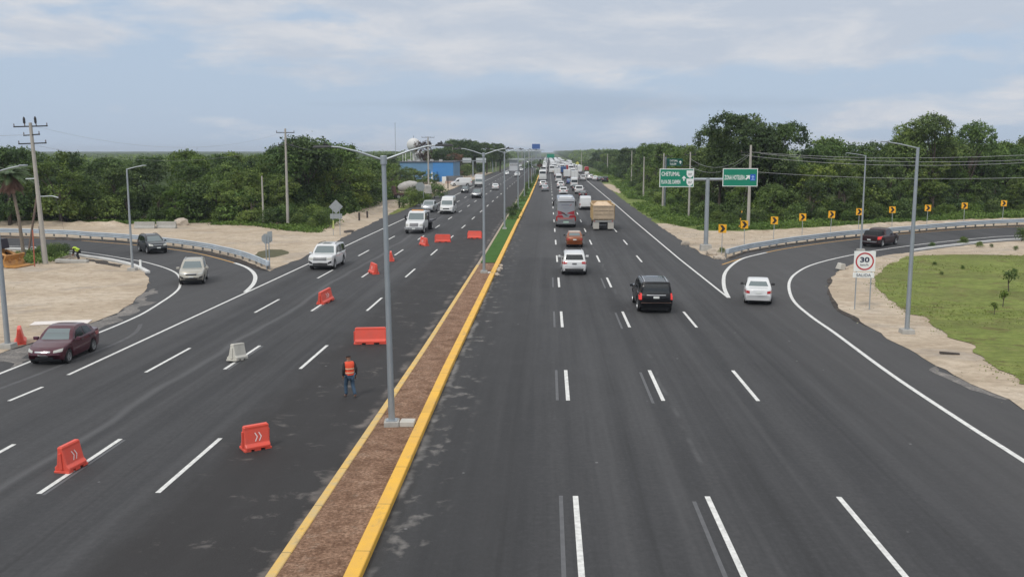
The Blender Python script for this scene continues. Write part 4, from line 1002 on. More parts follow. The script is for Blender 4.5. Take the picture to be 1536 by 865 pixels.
# dump truck
def dump_truck():
    root = empty('dump_truck'); tan = M('tan_paint', (0.48, 0.35, 0.16), 0.6, var=0.25, vscale=1.5, c2=(0.36, 0.25, 0.14))
    rl = -3.6
    m = MB(); x0, x1, w0, z0, z1 = rl, 1.9, 1.25, 1.25, 3.05
    m.box(x0, x0 + 0.10, -w0, w0, z0, z1 - 0.12); m.box(x1 - 0.1, x1, -w0, w0, z0, z1 + 0.25)
    for s in (1, -1): m.box(x0, x1, s * w0 - 0.05, s * w0 + 0.05, z0, z1)
    m.box(x0, x1, -w0, w0, z0, z0 + 0.1)
    for i in range(8):
        for s in (1, -1):
            x = x0 + 0.3 + i * 0.68; m.box(x, x + 0.1, s * (w0 + 0.05) - 0.06, s * (w0 + 0.05) + 0.06, z0, z1 - 0.02)
    for s in (1, -1): m.box(x0 - 0.02, x1, s * (w0 + 0.04) - 0.09, s * (w0 + 0.04) + 0.09, z1 - 0.14, z1 + 0.02)
    m.build('dump_bed', tan, root, bevel=0.015)
    m = MB().box(x0 - 0.06, x0 - 0.002, -w0 + 0.02, w0 - 0.02, z0 + 0.05, z1 - 0.05)
    for z in (1.45, 1.95, 2.4, 2.85): m.box(x0 - 0.12, x0 - 0.05, -w0, w0, z, z + 0.10)
    for y in (-1.2, -0.62, 0.0, 0.62, 1.2): m.box(x0 - 0.115, x0 - 0.05, y - 0.05, y + 0.05, z0 + 0.02, z1 - 0.06)
    m.build('tailgate', M('tan_tailgate', (0.47, 0.37, 0.26), 0.6, var=0.25, vscale=1.5), root, bevel=0.01)
    # heaped sand
    vs, fs = [], []; n1, n2 = 18, 12
    for i in range(n1 + 1):
        for j in range(n2 + 1):
            a, b = i / n1, j / n2; x = x0 + 0.12 + a * (x1 - x0 - 0.25); y = (-1 + 2 * b) * (w0 - 0.08)
            e = min(1, min(a, 1 - a) * 5) * min(1, min(b, 1 - b) * 4)
            vs.append((x, y, z1 - 0.22 + 0.42 * e + 0.10 * mnoise.noise(Vector((x * 1.3, y * 1.3, 2)))))
    for i in range(n1):
        for j in range(n2): k = i * (n2 + 1) + j; fs.append((k, k + 1, k + n2 + 2, k + n2 + 1))
    MB().add(vs, fs).build('sand_load', M('sand_load', (0.70, 0.53, 0.36), 0.9, var=0.2, vscale=3, bump=0.5, bscale=8), root, True)
    MB().box(-3.4, 4.0, -0.45, 0.45, 0.7, 1.2).build('chassis', TRIM, root)
    MB().box(x0 - 0.05, x0 + 0.2, -1.2, 1.2, 1.02, 1.2).build('rear_frame', M('frame_grey', (0.30, 0.30, 0.29), 0.6), root)
    for s in (1, -1): MB().box(x0 + 0.02, x0 + 0.05, s * 0.88 - 0.36, s * 0.88 + 0.36, 0.18, 1.02).build('mud_flap', M('mud_flap_pale', (0.42, 0.40, 0.36), 0.7), root)
    for s in (1, -1): MB().box(x0 - 0.06, x0, s * 1.08 - 0.07, s * 1.08 + 0.07, 1.06, 1.15).build('tail_light', LAMPR, root)
    S = dict(L=2.6, W=2.3, r=0.45, ax=(-8, -9), sill=0.6, taper=0.12, tn=4, curve=0.2, tumble=0.06, crown=0.04,
        top=[(-1.3, 1.55), (-0.1, 1.55), (0.9, 1.5), (1.2, 1.3), (1.3, 0.8)], roof=[(-1.29, 1.56), (-1.25, 2.6), (-1.1, 2.72), (-0.5, 2.72), (-0.3, 2.6), (0.0, 1.56)])
    me, bvh = loft_body(S); c = link('cab', me, root, tan); c.location = (3.4, 0, 0)
    truck_wheels(root, (4.0,), 2.3, 0.5)
    for x in (-1.2, -2.5):
        for s in (1, -1): add_wheel(root, x, s * 0.92, 0.5, 0.52, M('steel_rim', (0.5, 0.5, 0.5), 0.5), 8)
    return root
DT = dump_truck()
veh(place(DT, (905, 345.5), 3.6, UP), 'tan dump truck heaped with sand in the right lane', 'truck', QL)

# ---- the queue ahead: (photo x, photo row of the rear, kind, paint, label)
CAR2 = make_car('van', with_(CARGO, L=5.3, roof=[(-2.63, 1.30), (-2.58, 1.9), (-2.40, 2.10), (0.4, 2.14), (0.95, 2.02), (1.30, 1.80), (1.92, 1.26)],
    top=[(-2.65, 0.60), (-2.63, 1.28), (1.35, 1.28), (1.80, 1.26), (2.25, 1.12), (2.5, 1.00), (2.6, 0.85), (2.65, 0.50)], ax=(1.8, -1.55), glass=[(0.62, 1.4, 1.1, 0.62)], gtop=0.25,
    wins=dict(front=(0.86, 1.36, 0.78, 1.85)), tail=(0.86, 0.98, 0.75, 1.05, 0, 0.75, 1.05)), PW)
veh(place(CAR2, (878.5, 315), 2.65, UP), 'white windowless van between the coach and the dump truck', 'van', QL)
WSUV = clone(o := [x for x in sc.objects if x.get('label', '').startswith('white crossover')][0])
WCOACH, bv2, _ = coach('coach', PW, 11.0, 3.3)
add_patch(WCOACH, 'rear_window', bv2, '-x', q_(0.95, 2.2, 2.95), GLASS, (8, 4), 0.012)
WVAN2 = clone(WV)
PROTO = dict(sedan=(WSED, 2.2), suv=(WSUV, 2.5), van=(WVAN2, 2.95), cargo=(CAR2, 2.65), pickup=(SPU, 2.75), box=(BT, 3.75), coach=(WCOACH, 5.5))
first = dict(suv=WSUV, van=WVAN2, coach=WCOACH)
queue = [
 (874.5, 297.5, 'sedan', PMAR, 'dark red sedan with red lamps just ahead of the windowless white van', 'car'),
 (869, 291, 'pickup', PW, 'white pickup in the queue two vehicles ahead of the windowless white van', 'pickup truck'),
 (863.5, 286.5, 'sedan', PDK, 'dark sedan in the queue behind the white van with a square tail', 'car'),
 (845, 293, 'suv', PW, 'white SUV directly ahead of the silver coach', 'SUV'),
 (841, 282.5, 'suv', PW, 'white SUV second ahead of the silver coach in the queue', 'SUV'),
 (817.5, 287.3, 'sedan', PSIL, 'silver sedan last in the lane beside the yellow median kerb', 'car'),
 (814.5, 281, 'suv', PW, 'white SUV between the silver sedan and the white coach', 'SUV'),
 (814, 271, 'coach', PW, 'white coach with a dark rear window beside the median', 'bus'),
 (861.5, 281.5, 'van', PW, 'white van with a dark rear window in front of the box truck', 'van'),
 (862, 271.5, 'box', PW, 'white box truck in the queue ahead of the white van', 'truck'),
 (854, 276.5, 'sedan', PBLU, 'small blue sedan squeezed beside the white van in the queue', 'car'),
 (850.5, 269, 'box', PW, 'second white box truck left of the one behind the parked row', 'truck'),
 (838, 274, 'van', PW, 'white passenger van in the second lane of the queue', 'van'),
 (836, 266, 'box', PW, 'tall white box truck in the second lane of the queue', 'truck'),
 (876, 271.3, 'pickup', PW, 'white pickup leftmost of the row waiting across the shoulder', 'pickup truck'),
 (886.5, 270, 'suv', PW, 'white SUV second in the row waiting across the shoulder', 'SUV'),
 (893.8, 271, 'sedan', PW, 'white sedan third in the row waiting across the shoulder', 'car'),
 (900.5, 272, 'sedan', PGR, 'grey sedan beside the black jeep on the shoulder', 'car'),
 (908, 273.5, 'suv', PBK, 'black boxy jeep at the grass edge of the shoulder', 'SUV'),
 (881, 263.5, 'sedan', PW, 'white sedan ahead of the row waiting across the shoulder', 'car'),
 (869.5, 259.5, 'box', PW, 'white box truck standing by the yellow sign far down the shoulder', 'truck'),
 (880, 257, 'cargo', PRED, 'red van standing far down the shoulder under the trees', 'van'),
 (775.5, 265.5, 'suv', PW, 'white SUV far off in the lane nearest the median', 'SUV'),
 (760, 262.7, 'sedan', PW, 'white sedan far off in the middle lane of the left carriageway', 'car'),
 (828, 260, 'coach', PW, 'far white coach deep in the second lane of the queue', 'bus'),
 (845, 262, 'box', PBLU, 'far truck with a blue box in the queue', 'truck'),
 (853, 259, 'box', PRED, 'far truck with a red box in the queue', 'truck'),
]
for (x, y, k, pm, lab, cat) in queue:
    proto, hl = PROTO[k]
    if k in first: o = first.pop(k)
    else: o = clone(proto)
    recolor(o, pm)
    if k == 'box':
        for c in o.children:
            if c.name.startswith('cargo_box'): c.material_slots[0].material = pm
    towards = x < 800
    g = QR if towards else QL
    veh(place(o, (x, y), -hl if towards else hl, DN if towards else UP), lab, cat, g)
    if 'row waiting' in lab or 'black jeep' in lab: o.rotation_euler.z = UP - R(10)
# vehicles too far to tell apart
rr = random.Random(5)
LN = {0: -1.6, 1: 2.6, 2: 6.3, 3: 9.9, 7: 13.6, 8: 4.5, 4: -9.0, 5: -12.5, 6: -16.0}
farcols = [PW, PW, PW, PSIL, PGR, PDK, PRED, PBLU, PBEI, PW]
nm = {PW: 'white', PSIL: 'silver', PGR: 'grey', PDK: 'black', PRED: 'red', PBLU: 'blue', PBEI: 'beige'}
for ln in (0, 1, 2, 3, 7, 8):
    y = {0: 330, 1: 400, 2: 400, 3: 380, 7: 410, 8: 460}[ln]
    while y < (900 if ln < 7 else 640):
        k = rr.choice(['sedan', 'suv', 'sedan', 'suv', 'van', 'box', 'pickup', 'coach'] if y < 600 else ['van', 'box', 'suv', 'coach'])
        pm = rr.choice(farcols) if k not in ('coach', 'van') else PW
        proto, hl = PROTO[k]; o = clone(proto); recolor(o, pm)
        o.location = (LN[ln] + rr.uniform(-0.3, 0.3), y + hl, 0); o.rotation_euler = (0, 0, UP)
        c = {'suv': 'SUV', 'van': 'van', 'sedan': 'car', 'box': 'truck', 'coach': 'bus', 'pickup': 'pickup truck'}[k]
        lane = {0: 'lane beside the median', 1: 'second lane', 2: 'third lane', 3: 'fourth lane', 7: 'shoulder', 8: 'gap between the lanes'}[ln]
        if k == 'box': tag(o, f'tiny truck with a white box far down the {lane} of the queue', c, f'far trucks in the {lane}')
        else: tag(o, f'tiny {nm[pm]} {c} far down the {lane} of the queue', c, f'far {nm[pm]} {c}s in the {lane}')
        y += hl * 2 + (rr.uniform(2.0, 8) if ln != 8 else rr.uniform(20, 60))
for ln, y in ((4, 520), (5, 450), (6, 560), (5, 640), (4, 700), (6, 760)):
    o = clone(PROTO['sedan'][0]); recolor(o, PW); o.location = (LN[ln], y, 0); o.rotation_euler = (0, 0, DN)
    tag(o, 'tiny white car far off on the left carriageway', 'car', 'far white cars on the left carriageway')

# ------------------------------------------------------------------ lamp posts, poles and cables
def ray_y(pxx, pyy, Y):
    """x and z where the sight line of a photo pixel crosses the vertical plane y = Y"""
    dx, dz, dy = pxx - 768.0, -(pyy - 432.5), FPX
    c, s = math.cos(PITCH), math.sin(PITCH)
    y, zz = dy * c + dz * s, -dy * s + dz * c
    cw, sw = math.cos(YAW), math.sin(YAW)
    x, y = dx * cw - y * sw, dx * sw + y * cw
    t = Y / y
    return x * t, CH + zz * t
def lamp_head(parent, loc, rz, tilt=0.0):
    m = MB().box(0.0, 0.62, -0.13, 0.13, -0.03, 0.05, 0.05, 0.03)
    m.box(0.10, 0.28, -0.06, 0.06, 0.05, 0.10); m.box(0.20, 0.25, -0.03, 0.03, 0.10, 0.15)
    o = m.build('lamp_head', DKMET, parent, bevel=0.015); o.location = loc; o.rotation_euler = (0, tilt, rz)
    g = MB().box(0.25, 0.58, -0.10, 0.10, -0.038, -0.028).build('lamp_lens', M('led_lens', (0.5, 0.5, 0.48), 0.3), o)
    return o
def lamp_post(double=True, h=9.25, arm=1.7, rb=0.115, rt=0.075):
    root = empty('street_lamp')
    MB().tube([(0, 0, 0.2), (0, 0, h * 0.5), (0, 0, h)], [rb, (rb + rt) / 2, rt], 12).build('pole', GALV, root, True)
    MB().box(-0.19, 0.19, -0.19, 0.19, 0.18, 0.205).build('base_plate', GALV, root)
    MB().box(-0.26, 0.26, -0.26, 0.26, -0.05, 0.18).build('footing', CONC, root, bevel=0.02)
    if double: MB().lathe([(rt + 0.03, h - 0.30), (rt + 0.035, h - 0.28), (rt + 0.035, h - 0.02), (rt + 0.02, h)], 12).build('collar', GALV, root)
    for s in ((1, -1) if double else (1,)):
        pts = [(s * 0.03, 0, h - 0.14), (s * arm * 0.5, 0, h + 0.14), (s * arm * 0.85, 0, h + 0.29), (s * arm, 0, h + 0.31)]
        MB().tube(pts, [0.035, 0.032, 0.028, 0.028], 8).build('arm', GALV, root, True)
        lamp_head(root, (s * arm, 0, h + 0.31), 0 if s > 0 else PI)
    return root
LP = lamp_post()
x, y = P(588, 641); hgt = height_at(235, x, y) - 0.09
place0 = lambda o, x, y, rz=0.0, z=0.0: (setattr(o, 'location', (x, y, z)), setattr(o, 'rotation_euler', (0, 0, rz)))
LP.location = (x, y, 0.09); LP.rotation_euler = (0, R(-0.7), R(6))
tag(LP, 'tallest grey double-arm street lamp standing on concrete blocks in the bare soil', 'street lamp', 'double street lamps along the median')
ord_ = ['second', 'third', 'fourth', 'fifth', 'sixth', 'seventh']
for k in range(1, 15):
    o = copy_tree(LP); yy = 31.9 + 41.1 * k
    xx = {1: P(726, 411)[0], 2: P(758, 343)[0]}.get(k, -5.0 + 0.001 * yy)
    o.location = (xx, yy, 0.13 if k > 1 else 0.09); o.rotation_euler = (0, 0, R([2, -3, 1, 4, -2][k % 5]))
    tag(o, (f'{ord_[k-1]} double-arm street lamp along the median counted from the bare soil end' if k < 5 else 'distant double-arm street lamp far along the median'), 'street lamp', 'double street lamps along the median')
mb = MB().box(0.30, 0.80, -0.24, 0.22, 0.0, 0.19); o = mb.build('concrete_block', M('pale_concrete', (0.52, 0.50, 0.45), 0.8, var=0.15, vscale=3, bump=0.3), None, bevel=0.02); o.location = (x, y, 0.09)
tag(o, 'pale concrete block lying beside the footing of the tallest street lamp', 'block')
o = MB().box(0.28, 0.78, -0.2, 0.0, 0.0, 0.10).build('concrete_block', CONCW, None, bevel=0.02); x2, y2 = P(726, 411); o.location = (x2, y2, 0.09)
tag(o, 'thin white concrete slab beside the footing of the second median lamp', 'block')

def single_lamp(base, top_y, tip, label, rb=0.10, lean=0.0, headc=GALV):
    x, y = P(*base); h = height_at(top_y, x, y)
    root = empty('street_lamp', (x, y, 0))
    MB().tube([(0, 0, 0.25), (0, 0, h)], [rb, rb * 0.62], 12).build('pole', GALV, root, True)
    MB().box(-0.33, 0.33, -0.33, 0.33, -0.05, 0.25, 0.02, 0.02).build('footing', CONC, root, bevel=0.02)
    tx, tz = ray_y(tip[0], tip[1], y); dx = tx - x; dz = tz - h
    MB().tube([(0, 0, h - 0.05), (dx * 0.5, 0, h + dz * 0.62), (dx * 0.85, 0, h + dz)], 0.033, 8).build('arm', GALV, root, True)
    hd_ = MB().box(dx * 0.80 if dx > 0 else dx, dx if dx > 0 else dx * 0.80, -0.12, 0.12, h + dz - 0.02, h + dz + 0.05).build('lamp_head', headc, root, bevel=0.015)
    root.rotation_euler = (0, lean, 0)
    tag(root, label, 'street lamp', 'single-arm street lamps beside the slip lanes'); return root
single_lamp((1360, 500), 221, (1322, 213), 'single-arm street lamp on the sandy strip beside the lawn', 0.125)
single_lamp((1291, 377), 233, (1269, 230), 'single-arm street lamp rising behind the 30 speed sign', 0.10)
single_lamp((199, 406), 253, (219, 248.5), 'single-arm street lamp at the end of the white kerb on the left', 0.10)
single_lamp((12, 522), 258, (43, 249), 'single-arm street lamp on the sandy island beside the orange barrier', 0.13, R(-0.6))

def crossarm(root, z, wd, nins=3, rz=0.0, mat=None, thick=0.05):
    m = MB().box(-wd / 2, wd / 2, -thick, thick, z - thick, z + thick, m=Matrix.Rotation(rz, 4, 'Z'))
    m.build('cross_arm', mat or DKMET, root)
    for i in range(nins):
        a = -wd / 2 + wd * (i + 0.12) / (nins - 0.76) if nins > 1 else 0
        a = max(-wd / 2 + 0.05, min(wd / 2 - 0.05, -wd / 2 + wd * i / max(1, nins - 1)))
        MB().lathe([(0.02, z), (0.05, z + 0.06), (0.03, z + 0.12), (0.05, z + 0.18), (0.0, z + 0.30)], 8, 'z', (a * math.cos(rz), a * math.sin(rz), 0)).build('insulator', M('insulator', (0.10, 0.07, 0.06), 0.3), root)
POLES = {}
def utility_pole(key, base, top_y, label, r=0.15, arms=(), lean=(0, 0), mat=None, extra=None, dist=None):
    if dist: y = dist; x = ray_y(base[0], base[1], y)[0]
    else: x, y = P(*base)
    h = height_at(top_y, x, y)
    root = empty('utility_pole', (x, y, 0))
    MB().tube([(0, 0, -0.1), (0, 0, h)], [r * 1.15, r * 0.68], 10).build('pole', mat or POLEC, root, True)
    for (dz, wd, n, rz) in arms: crossarm(root, h - dz, wd, n, rz)
    root.rotation_euler = (lean[1], lean[0], 0)
    if extra: extra(root, h)
    tag(root, label, 'utility pole', 'concrete utility poles'); POLES[key] = (x + math.sin(lean[0]) * h, y, h); return root
def ex_left(root, h):
    MB().box(-0.20, -0.03, -0.14, 0.14, -0.05, 3.2).build('pole_splint', M('grey_splint', (0.16, 0.16, 0.17), 0.7), root)
    MB().tube([(0.1, 0, h - 6.1), (1.2, 0, h - 6.1), (1.7, 0, h - 6.25)], 0.04, 8).build('bracket_arm', GALV, root)
    MB().tube([(-0.1, 0, h - 4.6), (-0.9, 0, h - 4.6)], 0.05, 8).build('bracket_arm', GALV, root)
    for a in (-0.5, 0.45): MB().lathe([(0.03, h - 0.1), (0.10, h), (0.10, h + 0.35), (0.04, h + 0.5)], 8, 'z', (a, 0, 0)).build('insulator', DKMET, root)
utility_pole('L1', (68.5, 396), 184, 'leaning concrete utility pole beside the shaggy palm at the left', 0.19, [(0.3, 2.6, 4, 0.3), (1.0, 2.2, 2, -0.5), (1.7, 2.2, 3, 0.2)], (R(-2.2), 0), None, ex_left)
utility_pole('L2', (432.0, 338), 193, 'concrete utility pole in the bushes left of the diamond sign', 0.17, [(0.5, 2.3, 3, 0.05), (2.0, 2.2, 2, -0.3)], (R(0.3), 0))
utility_pole('L3', (395.5, 337), 264, 'short bare post in front of the left wood', 0.13)
utility_pole('L4', (643, 286), 205, 'concrete utility pole in front of the white water tower', 0.2, [(0.2, 3.0, 4, 0.1), (3.2, 2.6, 3, -0.2), (5.8, 2.0, 2, 0.2)])
utility_pole('L5', (679.5, 263), 216, 'tall utility pole at the right end of the blue building', 0.2, [(0.3, 3.6, 4, 0.1)])
utility_pole('R1', (1122, 343), 217.5, 'concrete utility pole seen behind the hotel zone sign', 0.19, [(0.9, 2.4, 2, 0.1)])
utility_pole('R2', (1033, 330), 228, 'slender utility pole between the two green signs', 0.14, [(0.4, 1.6, 2, 0.2), (1.9, 2.4, 2, 0.1)])
utility_pole('R3', (994, 318), 230, 'utility pole behind the left green sign', 0.17, [(0.5, 2.6, 4, 0.1)])
utility_pole('R4', (965, 297), 235, 'pale utility pole in the scrub left of the green signs', 0.16, [(0.4, 2.0, 2, 0.1)])
utility_pole('R5', (911, 262), 231, 'thin pale pole above the parked row on the shoulder', 0.2, [(0.5, 2.6, 2, 0.1)])
for i, (bx, by, ty) in enumerate(((947, 275, 226), (872, 255, 228), (700, 258, 222), (744, 257, 221), (720, 256, 219), (736, 254, 219), (783, 250, 224), (794, 249, 226), (777, 247, 222), (713, 259, 219))):
    utility_pole('F%d' % i, (bx, by), ty, 'distant pale pole standing along the highway beyond the signs', 0.17, [(0.4, 2.4, 2, 0.1)] if i % 2 == 0 else ())
def cable(a, b, sag, label, r=0.02, n=16):
    a, b = Vector(a), Vector(b)
    pts = [a.lerp(b, i / n) - Vector((0, 0, sag * 4 * (i / n) * (1 - i / n))) for i in range(n + 1)]
    o = MB().tube(pts, r, 5, False).build('power_cable', M('cable_pale', (0.34, 0.35, 0.36), 0.6), None, True)
    tag(o, label, 'cable', 'overhead power cables')
x1, y1, h1 = POLES['R1']
ex, ez = ray_y(1536, 206, 95.0); ex2, ez2 = ray_y(1900, 172, 80.0)
for i, (dz, dd) in enumerate(((0.85, 0), (1.05, 1.2), (1.2, -1.1))):
    cable((x1 + dd, y1, h1 - dz), (66 + dd, 84, 11.6 - dz * 0.9 + 0.6), 1.5 + 0.25 * i, ['upper', 'middle', 'lower'][i] + ' power cable above the slip lane running from the pole behind the hotel zone sign', 0.020)
cable((x1, y1, h1 - 3.2), (66, 84, 8.7), 1.2, 'thin telephone cable below the power cables on the right')
x2, y2, h2_ = POLES['R2']
for i, dz in enumerate((0.9, 1.9)):
    cable((x1, y1, h1 - 0.9 - 0.2 * i), (x2, y2, h2_ - dz), 1.5, ['upper', 'lower'][i] + ' cable sagging between the poles behind the green signs', 0.020)
xl1, yl1, hl1 = POLES['L1']; xl2, yl2, hl2 = POLES['L2']
cable((xl1, yl1, hl1 - 0.2), (xl2, yl2, hl2 - 0.4), 1.9, 'upper cable sagging across the sky above the left wood', 0.009)
cable((xl1, yl1, hl1 - 1.8), (xl2, yl2, hl2 - 1.9), 1.7, 'lower cable sagging in front of the left wood', 0.009)
cable((xl1, yl1, hl1 - 1.0), (-110, 60, 11.5), 0.8, 'cable leaving the leaning pole to the left', 0.014)
xa, ya, ha = POLES['L4']
cable((xl2, yl2, hl2 - 1.9), (xa, ya, ha - 3.2), 2.0, 'cable running in front of the trees towards the water tower', 0.018)
# striped guy wires
def guy(top, foot, label, st=True):
    o = MB().tube([top, foot], 0.012, 5).build('guy_wire', M('cable_grey', (0.12, 0.12, 0.13), 0.6), None)
    tag(o, label, 'guy wire')
    if st:
        a, b = Vector(foot), Vector(top); d = (b - a).normalized()
        for i in range(5):
            MB().tube([a + d * (0.3 + i * 0.44), a + d * (0.3 + i * 0.44 + 0.22)], 0.05, 6).build('striped_guard', SIGNY if i % 2 == 0 else SIGNK, o)
gx, gy = P(396, 334); guy((xl2, yl2, 7.5), (gx, gy, 0), 'guy wire with a yellow and black guard left of the bushes')
gx, gy = P(1108, 344); guy((x1, y1, 7.6), (gx, gy, 0), 'guy wire with a yellow and black guard behind the right signs')
gx, gy = P(97, 352); guy((gx - 1.0, gy, 5.6), (gx, gy, 0.3), 'hanging wire with a white sleeve in front of the left wood', False)

# ------------------------------------------------------------------ guard rails
def guard_rail(pts, label, spacing=2.0, side=1):
    line = smooth_line(px(pts), 0.5)
    root = empty('guard_rail', (0, 0, 0))
    prof = []
    for k_ in range(3):
        z_ = 0.30 + 0.175 * k_; prof += [(0.0, z_), (0.065, z_ + 0.045), (0.065, z_ + 0.11), (0.0, z_ + 0.155)]
    prof += [(-0.015, 0.80)] + [(q - 0.022, z_) for q, z_ in reversed(prof[:-1])]
    if side < 0: prof = [(-a, z) for a, z in prof]
    o = ribbon('rail', line, prof, GALV2, root)
    acc = 0; last = Vector(line[0]); cnt = 0; nxt = 0.0
    pm = MB().box(-0.06, 0.06, -0.075, 0.075, -0.1, 0.68).mesh('post')
    bmh = MB().box(-0.06, 0.06, -0.05, 0.05, 0.45, 0.69).mesh('spacer')
    for i, p in enumerate(line):
        acc += (p - last).length; last = p
        if acc >= nxt and cnt < 100:
            d = (line[min(i + 1, len(line) - 1)] - line[max(i - 1, 0)]).normalized(); n = Vector((-d.y, d.x)) * (-side)
            q = link('post', pm, root, M('post_steel', (0.24, 0.24, 0.23), 0.6, 0.3)); q.location = (p.x + n.x * 0.16, p.y + n.y * 0.16, 0); q.rotation_euler = (0, 0, math.atan2(d.y, d.x))
            q2 = link('spacer', bmh, root, GALV2); q2.location = (p.x + n.x * 0.06, p.y + n.y * 0.06, 0); q2.rotation_euler = q.rotation_euler
            nxt += spacing; cnt += 1
    # rounded end
    tag(root, label, 'guardrail'); return root, line
GR, gl = guard_rail([(1091, 386.5), (1103, 383), (1117.7, 379.2), (1132, 376.2), (1147.5, 373.8), (1181, 368), (1212.8, 363.8), (1245, 359.7), (1279, 356), (1350.7, 350.2), (1410, 344.8), (1472, 340.2), (1536, 337.2), (1750, 330)],
           'curved steel guardrail along the right slip lane below the chevron signs', 2.0, -1)
GL, gl2 = guard_rail([(-350, 352), (-60, 352.6), (20, 353.2), (99, 355.8), (134, 358.6), (183, 361.8), (258, 369.2), (311, 377.2), (333, 382), (354, 387), (377, 394.5), (402, 405.5)],
           'curved steel guardrail along the left slip lane in front of the sandy clearing', 2.0, -1)
for l, lab, i in ((gl[0], GR, 0), (gl2[-1], GL, -1)):
    MB().lathe([(0.16, 0.38), (0.17, 0.42), (0.17, 0.74), (0.16, 0.78), (0.02, 0.78)], 14, 'z', (l.x, l.y, 0)).build('end_cap', GALV2, lab, True)
# white delineator posts by the left kerb
for i, (bp, lab) in enumerate((((89.8, 380.3), 'white delineator post on the kerb left of the stooping worker'), ((211, 402.8), 'white delineator post beside the lamp at the tip of the white kerb'))):
    x, y = P(*bp)
    mb = MB().box(-0.09, 0.09, -0.05, 0.05, 0, 0.72, 0.01, 0.01); o = mb.build('delineator_post', SIGNW, None, bevel=0.01); o.location = (x, y, 0.0)
    tag(o, lab, 'marker post', 'white delineator posts')

# ------------------------------------------------------------------ road signs
def arrow_up(mb, cx, cz, s, y, rot=0.0):
    pts = [(-0.14, -0.5), (0.14, -0.5), (0.14, 0.05), (0.42, -0.08), (0.42, 0.08), (0, 0.55), (-0.42, 0.08), (-0.42, -0.08), (-0.14, 0.05)]
    c, q = math.cos(rot), math.sin(rot)
    mb.prism([(cx + (a * c - b * q) * s, cz + (a * q + b * c) * s) for a, b in pts], y, y + 0.006)
Yg, Xg = P(1058.5, 376)[1], P(1058.5, 376)[0]
GS = empty('gantry_sign', (Xg, Yg, 0))
def gx(p): return ray_y(p, 262, Yg)[0] - Xg
def gz(p): return ray_y(1060, p, Yg)[1]
MB().tube([(0, 0, 0.5), (0, 0, gz(267))], [0.22, 0.19], 16).build('post', GALV, GS, True)
MB().box(-0.55, 0.55, -0.5, 0.5, -0.1, 0.62, 0.05, 0.05).build('footing', CONC, GS, bevel=0.04)
MB().tube([(gx(1012), 0, gz(269)), (gx(1110), 0, gz(269))], 0.13, 12).build('beam', GALV, GS, True)
def panel(root, x0, x1, z0, z1, y=-0.22, rot=0.0):
    b = MB().box(x0, x1, y, y + 0.03, z0, z1).build('sign_panel', SIGNW, root, bevel=0.004)
    g = MB().box(x0 + 0.07, x1 - 0.07, y - 0.006, y + 0.02, z0 + 0.07, z1 - 0.07).build('sign_face', SIGNG, b)
    m = MB()
    for z in (z0 + 0.3, (z0 + z1) / 2, z1 - 0.3): m.box(x0 + 0.1, x1 - 0.1, y + 0.031, y + 0.09, z - 0.03, z + 0.03)
    m.build('stiffener', GALV, root); return b
x0, x1, z0, z1 = gx(989), gx(1040.5), gz(280.5), gz(253)
b = panel(GS, x0, x1, z0, z1); W_, H_ = x1 - x0, z1 - z0; yy = -0.236
face_text(b, 'CHETUMAL', x0 + W_ * 0.055, yy, z0 + H_ * 0.60, H_ * 0.23, W_ * 0.54, SIGNW, bold=0.008)
face_text(b, 'PLAYA DEL CARMEN', x0 + W_ * 0.055, yy, z0 + H_ * 0.17, H_ * 0.22, W_ * 0.55, SIGNW, bold=0.008)
m = MB(); arrow_up(m, x0 + W_ * 0.71, z0 + H_ * 0.47, H_ * 0.26, yy - 0.003); m.build('arrow', SIGNW, b)
for zc_ in (0.71, 0.27):
    m = MB(); cx2, cz2, s2 = x0 + W_ * 0.885, z0 + H_ * zc_, H_ * 0.22
    m.prism([(cx2 - s2 * 0.85, cz2 + s2 * 0.85), (cx2 - s2 * 0.85, cz2 - s2 * 0.2), (cx2 - s2 * 0.5, cz2 - s2 * 0.75), (cx2, cz2 - s2 * 1.0), (cx2 + s2 * 0.5, cz2 - s2 * 0.75), (cx2 + s2 * 0.85, cz2 - s2 * 0.2), (cx2 + s2 * 0.85, cz2 + s2 * 0.85)], yy - 0.004, yy + 0.002)
    sh = m.build('route_shield', SIGNW, b)
    face_text(sh, '307', cx2 - s2 * 0.45, yy - 0.008, cz2 - s2 * 0.35, s2 * 0.55, s2 * 0.9, SIGNK)
x0, x1, z0, z1 = gx(1083.5), gx(1136), gz(279.5), gz(252.5)
b = panel(GS, x0, x1, z0, z1); W_, H_ = x1 - x0, z1 - z0
face_text(b, 'ZONA HOTELERA', x0 + W_ * 0.05, yy, z0 + H_ * 0.37, H_ * 0.26, W_ * 0.58, SIGNW, bold=0.008)
m = MB(); arrow_up(m, x0 + W_ * 0.715, z0 + H_ * 0.50, H_ * 0.32, yy - 0.003, -PI / 4); m.build('arrow', SIGNW, b)
m = MB().box(x0 + W_ * 0.785, x0 + W_ * 0.935, yy - 0.004, yy + 0.002, z0 + H_ * 0.32, z0 + H_ * 0.68); bl = m.build('service_symbol', SIGNB, b)
m = MB(); cx2, cz2 = x0 + W_ * 0.86, z0 + H_ * 0.5
m.prism([(cx2 - 0.03, cz2 - 0.18), (cx2 + 0.03, cz2 - 0.18), (cx2 + 0.03, cz2 + 0.12), (cx2 - 0.03, cz2 + 0.12)], yy - 0.01, yy - 0.004)
m.prism([(cx2 - 0.16, cz2 + 0.02), (cx2, cz2 + 0.2), (cx2 + 0.16, cz2 + 0.02)], yy - 0.01, yy - 0.004)
m.box(cx2 - 0.17, cx2 + 0.17, yy - 0.01, yy - 0.004, cz2 - 0.22, cz2 - 0.17); m.build('pictogram', M('pale_blue', (0.35, 0.55, 0.85), 0.5), bl)
tag(GS, 'T-shaped sign post with two green panels reading Chetumal, Playa del Carmen and Zona Hotelera', 'road sign')
